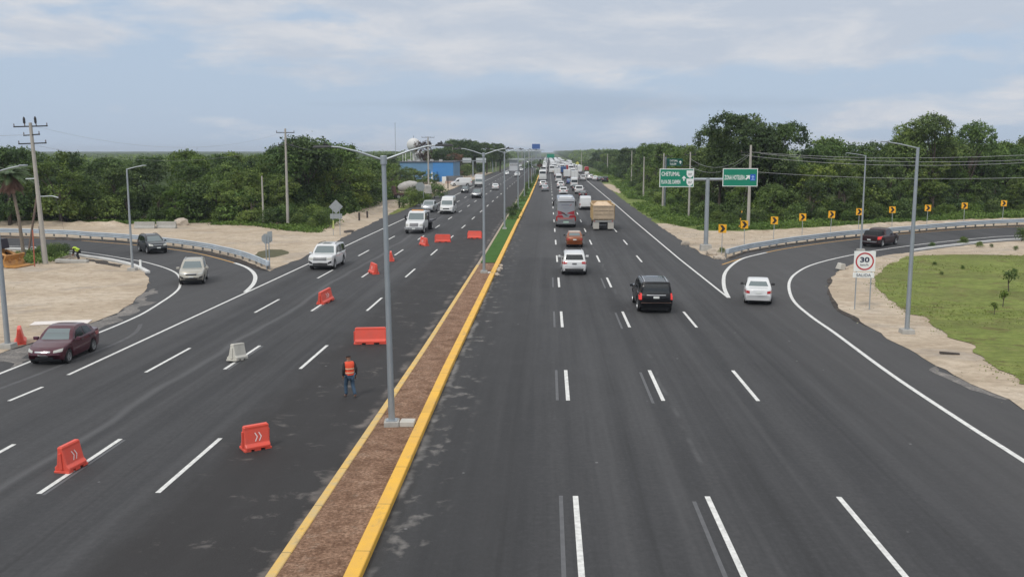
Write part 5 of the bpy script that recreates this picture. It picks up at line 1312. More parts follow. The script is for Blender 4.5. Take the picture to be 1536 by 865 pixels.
# far green sign on a mast behind
Yf = 150.0; fx0, fz0 = ray_y(1000, 249, Yf); fx1, fz1 = ray_y(1024, 238, Yf)
FS = empty('road_sign', (fx0, Yf, 0))
MB().tube([(-0.15, 0, 0), (-0.15, 0, fz1 + 0.3)], 0.14, 10).build('post', GALV, FS, True)
b = MB().box(0, fx1 - fx0, -0.05, 0.0, fz0, fz1).build('sign_panel', M('sign_green_dark', (0.0, 0.09, 0.07), 0.5), FS)
for i, (s, wv) in enumerate((('CHETUMAL', 1.25), ('TULUM', 1.0))):
    face_text(b, s, 0.45, -0.06, fz1 - 0.48 - i * 0.5, 0.30, wv, SIGNW, bold=0.006)
m = MB(); arrow_up(m, (fx1 - fx0) - 0.35, (fz0 + fz1) / 2, 0.5, -0.06); m.build('arrow', SIGNW, b)
tag(FS, 'small dark green sign high on a mast behind the Chetumal panel', 'road sign')

def chevron_sign():
    root = empty('chevron_sign')
    MB().box(-0.03, 0.03, 0.0, 0.05, 0, 2.7).build('post', GALV, root)
    p = MB().box(-0.36, 0.36, -0.03, 0.0, 2.02, 2.80).build('sign_panel', SIGNY, root, bevel=0.01)
    pts = [(-0.24, 2.10), (0.02, 2.10), (0.26, 2.41), (0.02, 2.72), (-0.24, 2.72), (-0.02, 2.41)]
    MB().prism(pts, -0.036, -0.028).build('chevron', SIGNK, p)
    return root
CS = chevron_sign()
cps = [(1083, 342), (1117, 336), (1160.5, 330), (1203.5, 325), (1246, 321), (1288, 317), (1338.5, 314), (1390.5, 311.5), (1446, 308), (1504, 304.5)]
ordn = ['first', 'second', 'third', 'fourth', 'fifth', 'sixth', 'seventh', 'eighth', 'ninth', 'tenth']
for i, (cx3, cy3) in enumerate(cps):
    o = CS if i == 0 else copy_tree(CS)
    x, y = P(cx3 - 0.8, 226 + (cy3 - 226) * 1.344)
    o.location = (x, y, 0); o.rotation_euler = (R([0, 1.2, -1, 0.6, -0.5][i % 5]), R([0.5, -1.2, 0.8, 0, 1.5][i % 5]), R(-14 - 2 * i))
    tag(o, f'{ordn[i]} yellow chevron sign behind the right guardrail counted from the gantry sign', 'road sign', 'chevron signs behind the right guardrail')

SX, SY = P(1293, 464.5)
SS = empty('speed_limit_sign', (SX, SY, 0), R(-4))
sxw = 0.625; zt_ = height_at(376.6, SX, SY); zm = height_at(407, SX, SY); zq = height_at(408.6, SX, SY); zl_ = height_at(416.5, SX, SY)
for s in (-0.43, 0.43): MB().box(s - 0.03, s + 0.03, 0, 0.05, 0, zt_ - 0.05).build('post', GALV, SS)
b = MB().box(-sxw, sxw, -0.03, 0, zm, zt_).build('sign_panel', SIGNW, SS, bevel=0.01)
zc2 = (zm + zt_) / 2
m = MB().lathe([(0.45, -0.034), (0.45, -0.042), (0.53, -0.042), (0.53, -0.034)], 40, 'y', (0, 0, zc2)); m.build('red_ring', SIGNR, b)
face_text(b, '30', -0.27, -0.042, zc2 - 0.06, 0.32, 0.54, M('text_navy', (0.02, 0.03, 0.07), 0.5), bold=0.01)
face_text(b, 'km/h', -0.24, -0.042, zc2 - 0.27, 0.13, 0.46, M('text_navy', (0.02, 0.03, 0.07), 0.5))
b = MB().box(-sxw - 0.02, sxw - 0.03, -0.03, 0, zl_, zq).build('sign_panel', SIGNW, SS, bevel=0.008)
face_text(b, 'SALIDA', -0.45, -0.042, zl_ + 0.08, 0.17, 0.85, M('text_navy', (0.02, 0.03, 0.07), 0.5))
tag(SS, 'white sign on two posts with a red ring around 30 and a plate reading salida', 'road sign')

# signs seen from behind on the left
x, y = P(505, 353)
DSg = empty('warning_sign', (x, y, 0), R(4))
for s in (-0.37, 0.40): MB().box(s - 0.03, s + 0.03, -0.05, 0, 0, 3.2).build('post', GALV, DSg)
zc3 = height_at(310, x, y)
MB().box(-0.56, 0.56, 0.0, 0.02, -0.56, 0.56).build('sign_panel', SIGNBACK, DSg).rotation_euler = (0, PI / 4, 0)
DSg.children[-1].location = (0, 0.0, zc3)
MB().box(-0.68, 0.68, 0.0, 0.02, height_at(328, x, y), height_at(320.5, x, y)).build('sign_plate', SIGNBACK, DSg)
m = MB().box(-0.45, -0.20, -0.16, -0.03, 0.75, 1.75, 0.06, 0.04); m.build('yellow_cloth', M('yellow_cloth', (0.50, 0.55, 0.20), 0.8, var=0.3, vscale=6), DSg, bevel=0.05)
tag(DSg, 'back of a grey diamond warning sign on two posts beside the left carriageway', 'road sign')
x, y = P(402.5, 404.5)
o = empty('round_sign', (x, y, 0), R(-8))
for s in (-0.12, 0.14): MB().box(s - 0.035, s + 0.035, -0.05, 0, 0, 2.75).build('post', GALV, o)
zz = height_at(358, x, y)
n8 = 8
MB().prism([(-0.08 + 0.43 * math.cos(PI / 8 + 2 * PI * k / n8), zz + 0.43 * math.sin(PI / 8 + 2 * PI * k / n8)) for k in range(n8)], 0.0, 0.02).build('sign_panel', SIGNBACK, o)
MB().prism([(0.08, zz - 0.35), (0.42, zz - 0.2), (0.42, zz + 0.62), (0.0, zz + 0.55)], 0.03, 0.05).build('sign_plate', SIGNBACK, o)
tag(o, 'back of a small grey eight-sided sign at the end of the left guardrail', 'road sign')
x, y = P(629, 308)
o = empty('road_sign', (x, y, 0))
for s in (-0.2, 0.75): MB().box(s - 0.04, s + 0.04, -0.05, 0, 0, 3.4).build('post', GALV, o)
zz = height_at(280, x, y)
MB().prism([(0.2 + 0.85 * math.cos(PI / 8 + 2 * PI * k / 8), zz + 0.85 * math.sin(PI / 8 + 2 * PI * k / 8)) for k in range(8)], 0.0, 0.02).build('sign_panel', SIGNBACK, o)
tag(o, 'back of a large grey sign in the bushes beside the concrete mixer', 'road sign')
for (bx, by, h_, lab) in ((551, 327, 1.0, 'short dark post on the sandy verge behind the silver pickup'), (539, 331, 1.1, 'thin grey post on the sandy verge left of the tallest lamp'), (658, 292, 1.6, 'dark stub post on the bare ground in front of the blue building'), (672, 283, 2.8, 'dark post beside the white cargo van'), (599, 312, 1.6, 'pair of dark posts on the grass strip')):
    x, y = P(bx, by); o = MB().box(-0.12, 0.12, -0.1, 0.1, 0, h_).build('wooden_post', M('dark_wood', (0.06, 0.05, 0.045), 0.8), None, bevel=0.01); o.location = (x, y, 0); tag(o, lab, 'post')
# back of the far T sign
def tsign_back(Y, pxs, pys, postx, label):
    X0 = ray_y(postx, 245, Y)[0]; r = empty('gantry_sign', (X0, Y, 0)); zb_ = ray_y(postx, pys[2], Y)[1]
    MB().tube([(0, 0, 0), (0, 0, zb_)], 0.25, 10).build('post', GALV, r, True)
    MB().box(ray_y(pxs[0], 240, Y)[0] - X0 - 0.6, ray_y(pxs[3], 240, Y)[0] - X0, -0.1, 0.1, zb_ - 0.12, zb_ + 0.12).build('beam', GALV, r)
    for a, b_ in ((pxs[0], pxs[1]), (pxs[2], pxs[3])):
        MB().box(ray_y(a, 240, Y)[0] - X0, ray_y(b_, 240, Y)[0] - X0, 0.12, 0.2, ray_y(postx, pys[1], Y)[1], ray_y(postx, pys[0], Y)[1]).build('sign_panel', M('sign_back_pale', (0.48, 0.52, 0.54), 0.5), r)
    tag(r, label, 'road sign'); return r
tsign_back(345, (693.6, 707, 714, 729), (237, 244, 241), 709.4, 'far T-shaped sign post seen from behind with two pale panels')
Y = 430; r = empty('overhead_gantry', (ray_y(758.6, 250, Y)[0], Y, 0)); X0 = r.location.x
for p_ in (739, 812): MB().tube([(ray_y(p_, 250, Y)[0] - X0, 0, 0), (ray_y(p_, 250, Y)[0] - X0, 0, ray_y(p_, 238, Y)[1])], 0.25, 8).build('post', GALV, r)
for p_ in (238.2, 240.5): MB().box(ray_y(739, p_, Y)[0] - X0, ray_y(812, p_, Y)[0] - X0, -0.15, 0.15, ray_y(760, p_, Y)[1] - 0.12, ray_y(760, p_, Y)[1] + 0.12).build('beam', GALV, r)
tag(r, 'far pale gantry beam spanning the left carriageway', 'gantry')
Y = 520; gx0, gz1 = ray_y(820.5, 231, Y); gx1, gz0 = ray_y(831.6, 236.8, Y)
r = empty('overhead_sign', (gx0, Y, 0)); MB().box(0, gx1 - gx0, -0.1, 0.1, gz0, gz1).build('sign_panel', SIGNG, r)
MB().tube([(-0.4, 0.3, 0), (-0.4, 0.3, gz1)], 0.25, 8).build('post', GALV, r); MB().box(-0.4, gx1 - gx0, 0.15, 0.4, gz0 + 0.8, gz0 + 1.1).build('beam', GALV, r)
tag(r, 'far green overhead sign above the end of the traffic queue', 'road sign')
Y = 600; gx0, gz1 = ray_y(798, 216, Y); gx1, gz0 = ray_y(810, 223.5, Y)
r = empty('billboard', (gx0, Y, 0)); MB().box(0, gx1 - gx0, -0.3, 0.3, gz0, gz1).build('panel', M('billboard_blue', (0.03, 0.10, 0.32), 0.5), r)
MB().tube([((gx1 - gx0) / 2, 0.5, 0), ((gx1 - gx0) / 2, 0.5, gz1)], 0.4, 8).build('post', GALV, r)
tag(r, 'blue billboard high above the trees at the far end of the median', 'billboard')
x, y = P(866, 262); r = empty('road_sign', (x, y, 0)); zz = height_at(245, x, y)
MB().tube([(0, 0, 0), (0, 0, zz)], 0.08, 8).build('post', GALV, r); MB().box(-0.55, 0.55, -0.05, 0, -0.55, 0.55).build('sign_panel', M('sign_lemon', (0.55, 0.52, 0.12), 0.5), r).rotation_euler = (0, PI / 4, 0); r.children[-1].location = (0, 0, zz)
tag(r, 'small yellow diamond sign above the far box trucks', 'road sign')

# ------------------------------------------------------------------ plastic barriers
def barrier(mat, chev=True, ln=1.15):
    root = empty('plastic_barrier'); h = ln / 2
    prof = [(-0.30, 0.09), (-0.30, 0.18), (-0.20, 0.28), (-0.10, 0.78), (-0.10, 0.88), (0.10, 0.88), (0.10, 0.78), (0.20, 0.28), (0.30, 0.18), (0.30, 0.09)]
    m = MB()
    vs = []; st = [(-h, 0.86), (-h + 0.05, 1.0), (h - 0.05, 1.0), (h, 0.86)]
    for x_, k in st:
        for a, b in prof: vs.append((x_, a * k, b if b < 0.2 else b * (1 if k == 1 else 0.985)))
    n = len(prof); fs = [tuple(range(n)), tuple(reversed(range(3 * n, 4 * n)))]
    for i in range(3):
        for k in range(n): fs.append((i * n + k, i * n + (k + 1) % n, (i + 1) * n + (k + 1) % n, (i + 1) * n + k))
    m.add(vs, fs)
    for a in (-0.82, -0.05, 0.82): m.box(a * h - 0.13 * ln, a * h + 0.13 * ln, -0.29, 0.29, 0.0, 0.088)
    m.box(-h - 0.06, -h, -0.05, 0.05, 0.12, 0.7); m.box(h, h + 0.06, -0.05, 0.05, 0.12, 0.7)
    m.build('shell', mat, root, bevel=0.012)
    MB().box(-h * 0.93, h * 0.93, -0.075, 0.075, 0.86, 0.905).build('top_rib', mat, root, bevel=0.01)
    if chev:
        for s in (1, -1):
            m = MB()
            for q in (-0.12, 0.06):
                for k in (1, -1):
                    a0, a1 = (q, 0.50 + 0.0), (q + 0.09, 0.50)
                    z0_, z1_ = 0.50, 0.50 + k * 0.15
                    def yy_(z): return 0.20 + (0.10 - 0.20) * (z - 0.28) / 0.50 + 0.010
                    m.add([(q + 0.10, s * yy_(z0_), z0_), (q + 0.15, s * yy_(z0_), z0_), (q + 0.05, s * yy_(z1_), z1_), (q, s * yy_(z1_), z1_)], [(0, 1, 2, 3)])
            m.build('chevron_mark', M('worn_white_mark', (0.85, 0.70, 0.68), 0.5), root, fix=False)
    else:
        m = MB()
        for q in (-0.7, -0.35, 0.0, 0.35, 0.7): m.box(q * h - 0.03, q * h + 0.03, -0.20, 0.20, 0.2, 0.42, 0.0, 0.06)
        m.build('rib', mat, root, bevel=0.01)
    return root
BP = barrier(ORANGE); BPL = barrier(ORANGE, False, 1.5); BW = barrier(WPLAST, False, 1.15)
def put_barrier(o, a, b, label, sx=1.0, rz=None, mid=None, z=0):
    if mid: x, y = P(*mid); o.location = (x, y, z); o.rotation_euler = (0, 0, rz)
    else:
        A, B = Vector(P(*a)), Vector(P(*b)); d = (B - A).normalized(); n = Vector((-d.y, d.x)); c = (A + B) / 2
        if n.dot(c) < 0: n = -n                 # the body lies behind its visible face
        c = c + n * 0.22; o.location = (c.x, c.y, 0); o.rotation_euler = (0, 0, math.atan2(d.y, d.x)); sx = max(0.6, min(1.25, (B - A).length / (1.62 if 'long' in label else 1.27)))
    _t = random.Random(len(label) * 7); o.rotation_euler.x = R(_t.uniform(-3, 5)); o.rotation_euler.y = R(_t.uniform(-5, 1.5)) if not 'long' in label else 0; o.scale = (sx * 1.1, 0.9, 0.9); tag(o, label, 'barrier', 'plastic barriers on the left carriageway')
    return o
put_barrier(BP, (103, 710), (130, 697), 'orange plastic barrier with chevrons straddling the dashed line at the lower left')
put_barrier(copy_tree(BP), (363, 679), (411, 670), 'orange plastic barrier with chevrons standing alone right of the long dash', 0.92)
put_barrier(BW, (354.3, 543.6), (371, 536.6), 'cream white plastic barrier standing on a lane dash', 1.0); BW.rotation_euler.y += R(6); BW.scale.z = 0.85
put_barrier(copy_tree(BP), (485, 456.5), (501, 450.5), 'orange plastic barrier tilted on a lane dash above the cream one')
put_barrier(BPL, (533, 516.5), (579, 515.5), 'long orange plastic barrier facing the camera beside the tallest lamp')
put_barrier(copy_tree(BP), 0, 0, 'orange barrier seen end-on just behind the tallest lamp pole', 1.0, R(100), (587, 391))
put_barrier(copy_tree(BP), 0, 0, 'orange barrier seen end-on left of the tallest lamp pole', 1.0, R(118), (560.5, 410))
put_barrier(copy_tree(BP), 0, 0, 'orange barrier leaning askew in front of the white flatbed truck', 1.0, R(125), (636, 368))
put_barrier(copy_tree(BPL), 0, 0, 'orange barrier lying crosswise between the lanes right of the flatbed truck', 0.95, R(14), (664, 363))
put_barrier(copy_tree(BPL), 0, 0, 'orange barrier beside the second median lamp', 0.9, R(4), (712, 357.5))
put_barrier(copy_tree(BP), 0, 0, 'orange barrier on the sandy island beside the single-arm lamp', 0.9, R(118), (31, 514.5))

# jersey blocks and stones
JB = MB()
for k in (0,):
    prof = [(-0.3, 0), (-0.3, 0.15), (-0.12, 0.4), (-0.10, 0.85), (0.10, 0.85), (0.12, 0.4), (0.3, 0.15), (0.3, 0)]
    JB.prism(prof, -1.25, 1.25, 'x')
jm = JB.mesh('concrete_barrier', bevel=0.02)
for i, (bp, lab) in enumerate((((217.5, 343), 'left one of two concrete blocks before the wood'), ((250, 342.5), 'right one of two concrete blocks before the wood'))):
    o = link('concrete_barrier', jm, None, CONC); x, y = P(*bp); o.location = (x, y, 0); o.rotation_euler = (0, 0, R(2 - 5 * i)); tag(o, lab, 'barrier', 'concrete blocks on the sandy clearing')
def rock(seed, s, mat, name='rock'):
    bm = bmesh.new(); bmesh.ops.create_icosphere(bm, subdivisions=2, radius=1)
    for v in bm.verts:
        n = mnoise.noise(v.co * 1.3 + Vector((seed, 0, 0))); v.co = v.co * (1 + 0.45 * n); v.co = Vector((v.co.x * s[0], v.co.y * s[1], v.co.z * s[2]))
    me = bpy.data.meshes.new(name); bm.to_mesh(me); bm.free(); return link(name, me, None, mat)
ROCKM = M('limestone', (0.50, 0.43, 0.35), 0.9, var=0.25, vscale=4, bump=0.5, bscale=6)
o = MB().box(-0.35, 0.35, -0.25, 0.25, 0, 0.55, 0.06, 0.05).build('concrete_block', M('pale_concrete', (0.52, 0.50, 0.45)), None, bevel=0.05); x, y = P(1260, 405); o.location = (x, y, 0.02); o.rotation_euler = (R(6), R(12), R(35)); tag(o, 'white concrete block tipped at the edge of the right slip lane', 'block')
for i, (bp, s, lab) in enumerate((((1068, 383), (0.55, 0.4, 0.45), 'rounded boulder beside the gantry sign footing'), ((1078, 388), (0.5, 0.35, 0.25), 'flat orange-brown stone below the first chevron sign'), ((1085, 389), (0.25, 0.2, 0.2), 'small stone at the foot of the guardrail end'), ((1028, 367), (0.5, 0.35, 0.3), 'pale stone on the verge left of the gantry sign'),
        ((745, 413), (0.24, 0.2, 0.16), 'nearest lime stone heaped on the yellow kerb'), ((747, 407), (0.2, 0.2, 0.16), 'second lime stone heaped on the yellow kerb'), ((750, 404), (0.26, 0.2, 0.14), 'flat lime stone heaped on the yellow kerb'), ((751, 399.5), (0.2, 0.15, 0.14), 'farthest lime stone heaped on the yellow kerb'), ((272, 338), (0.9, 0.6, 0.7), 'grey boulder at the foot of the left wood'), ((1268, 404), (0.25, 0.2, 0.18), 'small stone beside the tipped concrete block'))):
    o = rock(i * 3.1, s, ROCKM); x, y = P(*bp); o.location = (x, y, s[2] * 0.4); tag(o, lab, 'stone')
o = MB().box(-0.45, 0.45, -0.06, 0.06, 0, 0.10).build('wood_scrap', M('dark_wood', (0.06, 0.05, 0.045)), None, bevel=0.01); x, y = P(1424, 532); o.location = (x, y, 0.03); o.rotation_euler = (0, R(4), R(-5)); tag(o, 'dark broken board lying on the sand below the lawn', 'board')
o = MB().box(-1.5, 1.5, -0.5, 0.5, 0, 0.05).build('white_sheet', M('sheet_white', (0.75, 0.70, 0.66), 0.7, var=0.1), None, bevel=0.01); x, y = P(92, 485); o.location = (x, y, 0.03); o.rotation_euler = (0, 0, R(14)); tag(o, 'white board lying on the sand behind the burgundy sedan', 'board')
o = MB().box(-1.3, 1.3, -0.35, 0.35, 0.0, 0.30).build('concrete_slab', CONC, None, bevel=0.05); x, y = P(108, 394.5); o.location = (x, y, 0.0); o.rotation_euler = (0, R(3), R(10)); tag(o, 'concrete slab lying on the sand at the feet of the stooping worker', 'slab')
for i, (a, b_) in enumerate((((82, 392), (112, 384)), ((95, 393), (118, 386)))):
    A, B = P(*a), P(*b_); o = MB().tube([(A[0], A[1], 0.12), (B[0], B[1], 0.18)], 0.07, 6).build('timber', M('grey_timber', (0.30, 0.26, 0.22), 0.8), None); tag(o, ['left', 'right'][i] + ' grey timber pole lying beside the stooping worker', 'timber')
for i, (a, bt, r_, m_) in enumerate((((43, 378), (56, 290), 0.10, M('brown_pole', (0.14, 0.10, 0.08), 0.8)), ((52, 400), (49, 345), 0.05, M('rusty_pole', (0.35, 0.10, 0.06), 0.7)))):
    x, y = P(*a); X2, Z2 = ray_y(bt[0], bt[1], y + 0.5)
    o = MB().tube([(x, y, 0), (X2, y + 0.5, Z2)], r_, 8).build('leaning_pole', m_, None); tag(o, ['brown pole leaning between the palm and the leaning utility pole', 'thin rusty red pole standing by the leaning utility pole'][i], 'pole')

# ------------------------------------------------------------------ machines and buildings on the left
YELM = M('machine_yellow', (0.55, 0.26, 0.05), 0.55, var=0.4, vscale=2, c2=(0.30, 0.15, 0.06))
x, y = P(5, 400); BD = empty('wheel_loader', (x, y, 0), R(-6))
m = MB().box(-3.2, -0.2, -0.9, 0.9, 0.7, 1.6, 0.1, 0.1); m.build('engine_cover', YELM, BD, bevel=0.08)
m = MB().box(-1.5, 0.2, -0.75, 0.75, 1.5, 2.35, 0.12, 0.08); m.build('cab', M('cab_dark', (0.02, 0.015, 0.025), 0.3), BD, bevel=0.05)
for s in (1, -1):
    MB().tube([(-0.1, s * 0.6, 1.3), (0.7, s * 0.6, 1.0), (1.1, s * 0.6, 0.5)], 0.12, 6).build('lift_arm', YELM, BD)
    add_wheel(BD, -2.4, s * 0.95, 0.62, 0.45, YELM, 6); add_wheel(BD, -0.1, s * 0.95, 0.62, 0.45, YELM, 6)
m = MB(); prof = [(0.95, 0.10), (1.95, 0.05), (1.95, 0.12), (1.2, 0.22), (1.0, 0.6), (1.2, 1.05), (1.1, 1.1), (0.85, 0.6)]
m.prism([(a, b_) for a, b_ in prof], -1.2, 1.2, 'y'); m.build('bucket', YELM, BD)
tag(BD, 'yellow loader with a dark cab cut off at the left edge', 'loader')
# concrete mixer
x, y = P(612, 300); MX = empty('concrete_mixer_truck', (x - 0.5, y + 4, 0), R(25))
MB().lathe([(0.4, -2.2), (0.8, -1.6), (1.0, -0.6), (0.98, 0.5), (0.65, 1.5), (0.4, 1.9), (0.0, 1.9)], 24, 'x').build('drum', M('drum_white', (0.50, 0.48, 0.45), 0.6, var=0.3, vscale=1.2), MX, True)
d = MX.children[-1]; d.location = (0, 0, 2.55); d.rotation_euler = (0, R(-12), 0)
MB().lathe([(0, -0.3), (0.4, -0.3), (0.4, 0.3), (0, 0.3)], 12, 'x', (2.6, 0, 1.9)).build('drum_motor', DKMET, MX)
MB().box(-3.4, 4.4, -0.5, 0.5, 0.8, 1.2).build('chassis', M('rust_brown', (0.10, 0.05, 0.04), 0.7), MX)
MB().box(-3.4, -2.6, -1.0, 1.0, 0.9, 2.6, 0.2, 0.2).build('hopper', M('rust_brown', (0.10, 0.05, 0.04), 0.7), MX, bevel=0.05)
MB().box(3.0, 4.6, -1.1, 1.1, 1.0, 2.7, 0.15, 0.08).build('cab', M('drum_white', (0.50, 0.48, 0.45)), MX, bevel=0.08)
MB().box(3.3, 4.615, -0.9, 0.9, 1.8, 2.4, 0.06, 0.02).build('windshield', GLASS, MX)
for x_ in (4.0, -1.0, -2.3):
    for s in (1, -1): add_wheel(MX, x_, s * 0.95, 0.5, 0.4, None, 6)
tag(MX, 'old concrete mixer truck with a white drum half hidden in the bushes', 'truck')
# blue building
BLUE = M('blue_wall', (0.12, 0.25, 0.40), 0.7, var=0.15, vscale=0.2); BLUE2 = M('blue_wall_deep', (0.05, 0.22, 0.50), 0.6)
Yb = 292.0; bx0 = ray_y(600, 260, Yb)[0]; bx1 = ray_y(680, 260, Yb)[0]; bz = ray_y(640, 243.6, Yb)[1]
BB = empty('blue_building', (bx0, Yb, 0)); Wb = bx1 - bx0
m = MB().box(0, Wb, 0, 22, 0, bz).build('wall', BLUE, BB)
m = MB().box(Wb * 0.62, Wb, -0.15, 0.0, 0, bz - 0.1).build('blue_panel', BLUE2, BB)
MB().box(-0.3, Wb + 0.3, -0.3, 22.3, bz, bz + 0.25).build('roof', M('roof_dark', (0.07, 0.08, 0.10), 0.7), BB)
for a in (0.12, 0.3, 0.55, 0.72): MB().box(Wb * a, Wb * a + 1.0, 2, 3, bz + 0.25, bz + 0.9).build('roof_vent', M('vent_grey', (0.4, 0.4, 0.4), 0.6), BB)
for a in (0.05, 0.1, 0.2): MB().tube([(Wb * a, 1, bz + 0.25), (Wb * a, 1, bz + 3.2)], 0.08, 6).build('roof_pole', SIGNW, BB)
m = MB().box(Wb * 0.50, Wb * 0.70, -2.2, -0.16, 0, 3.2).build('porch', BLUE2, BB)
tag(BB, 'long low blue building with a flat dark roof behind the mixer truck', 'building')
Yw = 278.0; xw0 = ray_y(663, 265, Yw)[0]; xw1 = ray_y(694, 265, Yw)[0]
o = empty('boundary_wall', (xw0, Yw, 0))
MB().box(1.2, xw1 - xw0, 0, 0.3, 0, 2.2).build('wall_panel', M('wall_grey', (0.16, 0.17, 0.18), 0.8, var=0.2, vscale=1), o)
MB().box(0, 1.2, -0.05, 0.3, 0, 2.0).build('gate', SIGNW, o)
MB().box(1.0, xw1 - xw0 + 1, -0.5, -0.2, 0, 0.7).build('plinth', M('plinth_pink', (0.45, 0.33, 0.28), 0.8), o)
tag(o, 'grey boundary wall with a white gate in front of the blue building', 'wall')
for (p0, p1, y_, z_, lab) in ((631, 636, 281, 3.0, 'left small white statue-like post before the blue building'), (646, 650, 283, 3.4, 'right small white post before the blue building')):
    xx = ray_y((p0 + p1) / 2, 265, y_)[0]; o = MB().lathe([(0.35, 0), (0.35, 0.5), (0.2, 0.6), (0.3, 1.6), (0.12, 2.2), (0.25, 2.6), (0, z_)], 10).build('white_post', SIGNW, None, True); o.location = (xx, y_, 0); tag(o, lab, 'post')
# water tower
Yt = 335.0; tx, tz = ray_y(620.5, 217.5, Yt); WT = empty('water_tower', (tx, Yt, 0))
WH = M('tank_white', (0.66, 0.66, 0.65), 0.6, var=0.15, vscale=0.5)
n = 12; MB().lathe([(2.42 * math.sin(PI * i / n), tz - 2.42 * math.cos(PI * i / n)) for i in range(n + 1)], 28).build('tank', WH, WT, True)
MB().lathe([(0.5, 0), (0.45, tz - 5), (0.5, tz - 2.8), (1.0, tz - 2.0)], 16).build('stem', WH, WT, True)
m = MB().tube([(0, 0, tz + 2.3), (0, 0, tz + 3.2)], 0.06, 6); m.build('mast', DKMET, WT)
tag(WT, 'white spherical water tower above the blue building', 'water tower')
tx2, tz2 = ray_y(629, 234, Yt + 6); o = empty('storage_tank', (tx2, Yt + 6, 0)); MB().lathe([(1.2, 0), (1.3, tz2 - 2.5), (1.6, tz2 - 1.0), (1.6, tz2 + 0.8), (0.9, tz2 + 1.6), (0, tz2 + 1.7)], 20).build('shell', WH, o, True); tag(o, 'smaller white tank just right of and below the spherical water tower', 'tank')
tx3, tz3 = ray_y(592.5, 184, 500); o = empty('radio_mast', (tx3, 500, 0)); MB().tube([(0, 0, 0), (0, 0, tz3)], 0.13, 5).build('mast_pole', GALV, o); tag(o, 'thin radio mast against the sky left of the water tower', 'mast')
Y = 455; a0, _ = ray_y(764, 245, Y); a1, _ = ray_y(777, 245, Y); zz = ray_y(770, 239.5, Y)[1]
o = empty('white_building', (a0, Y, 0)); MB().box(0, a1 - a0, 0, 12, 0, zz).build('wall', M('wall_white', (0.55, 0.57, 0.60), 0.7), o); MB().box(-2.2, a1 - a0 + 3, -1.5, 12.5, zz, zz + 0.5).build('roof', M('roof_pale', (0.50, 0.55, 0.52), 0.6), o)
for a in (0.15, 0.38, 0.61, 0.84): MB().box((a1 - a0) * a, (a1 - a0) * a + 0.35, -0.03, 0.02, 2.3, 3.0).build('window', GLASS, o)
tag(o, 'small white building with a wide pale roof at the far left verge', 'building')

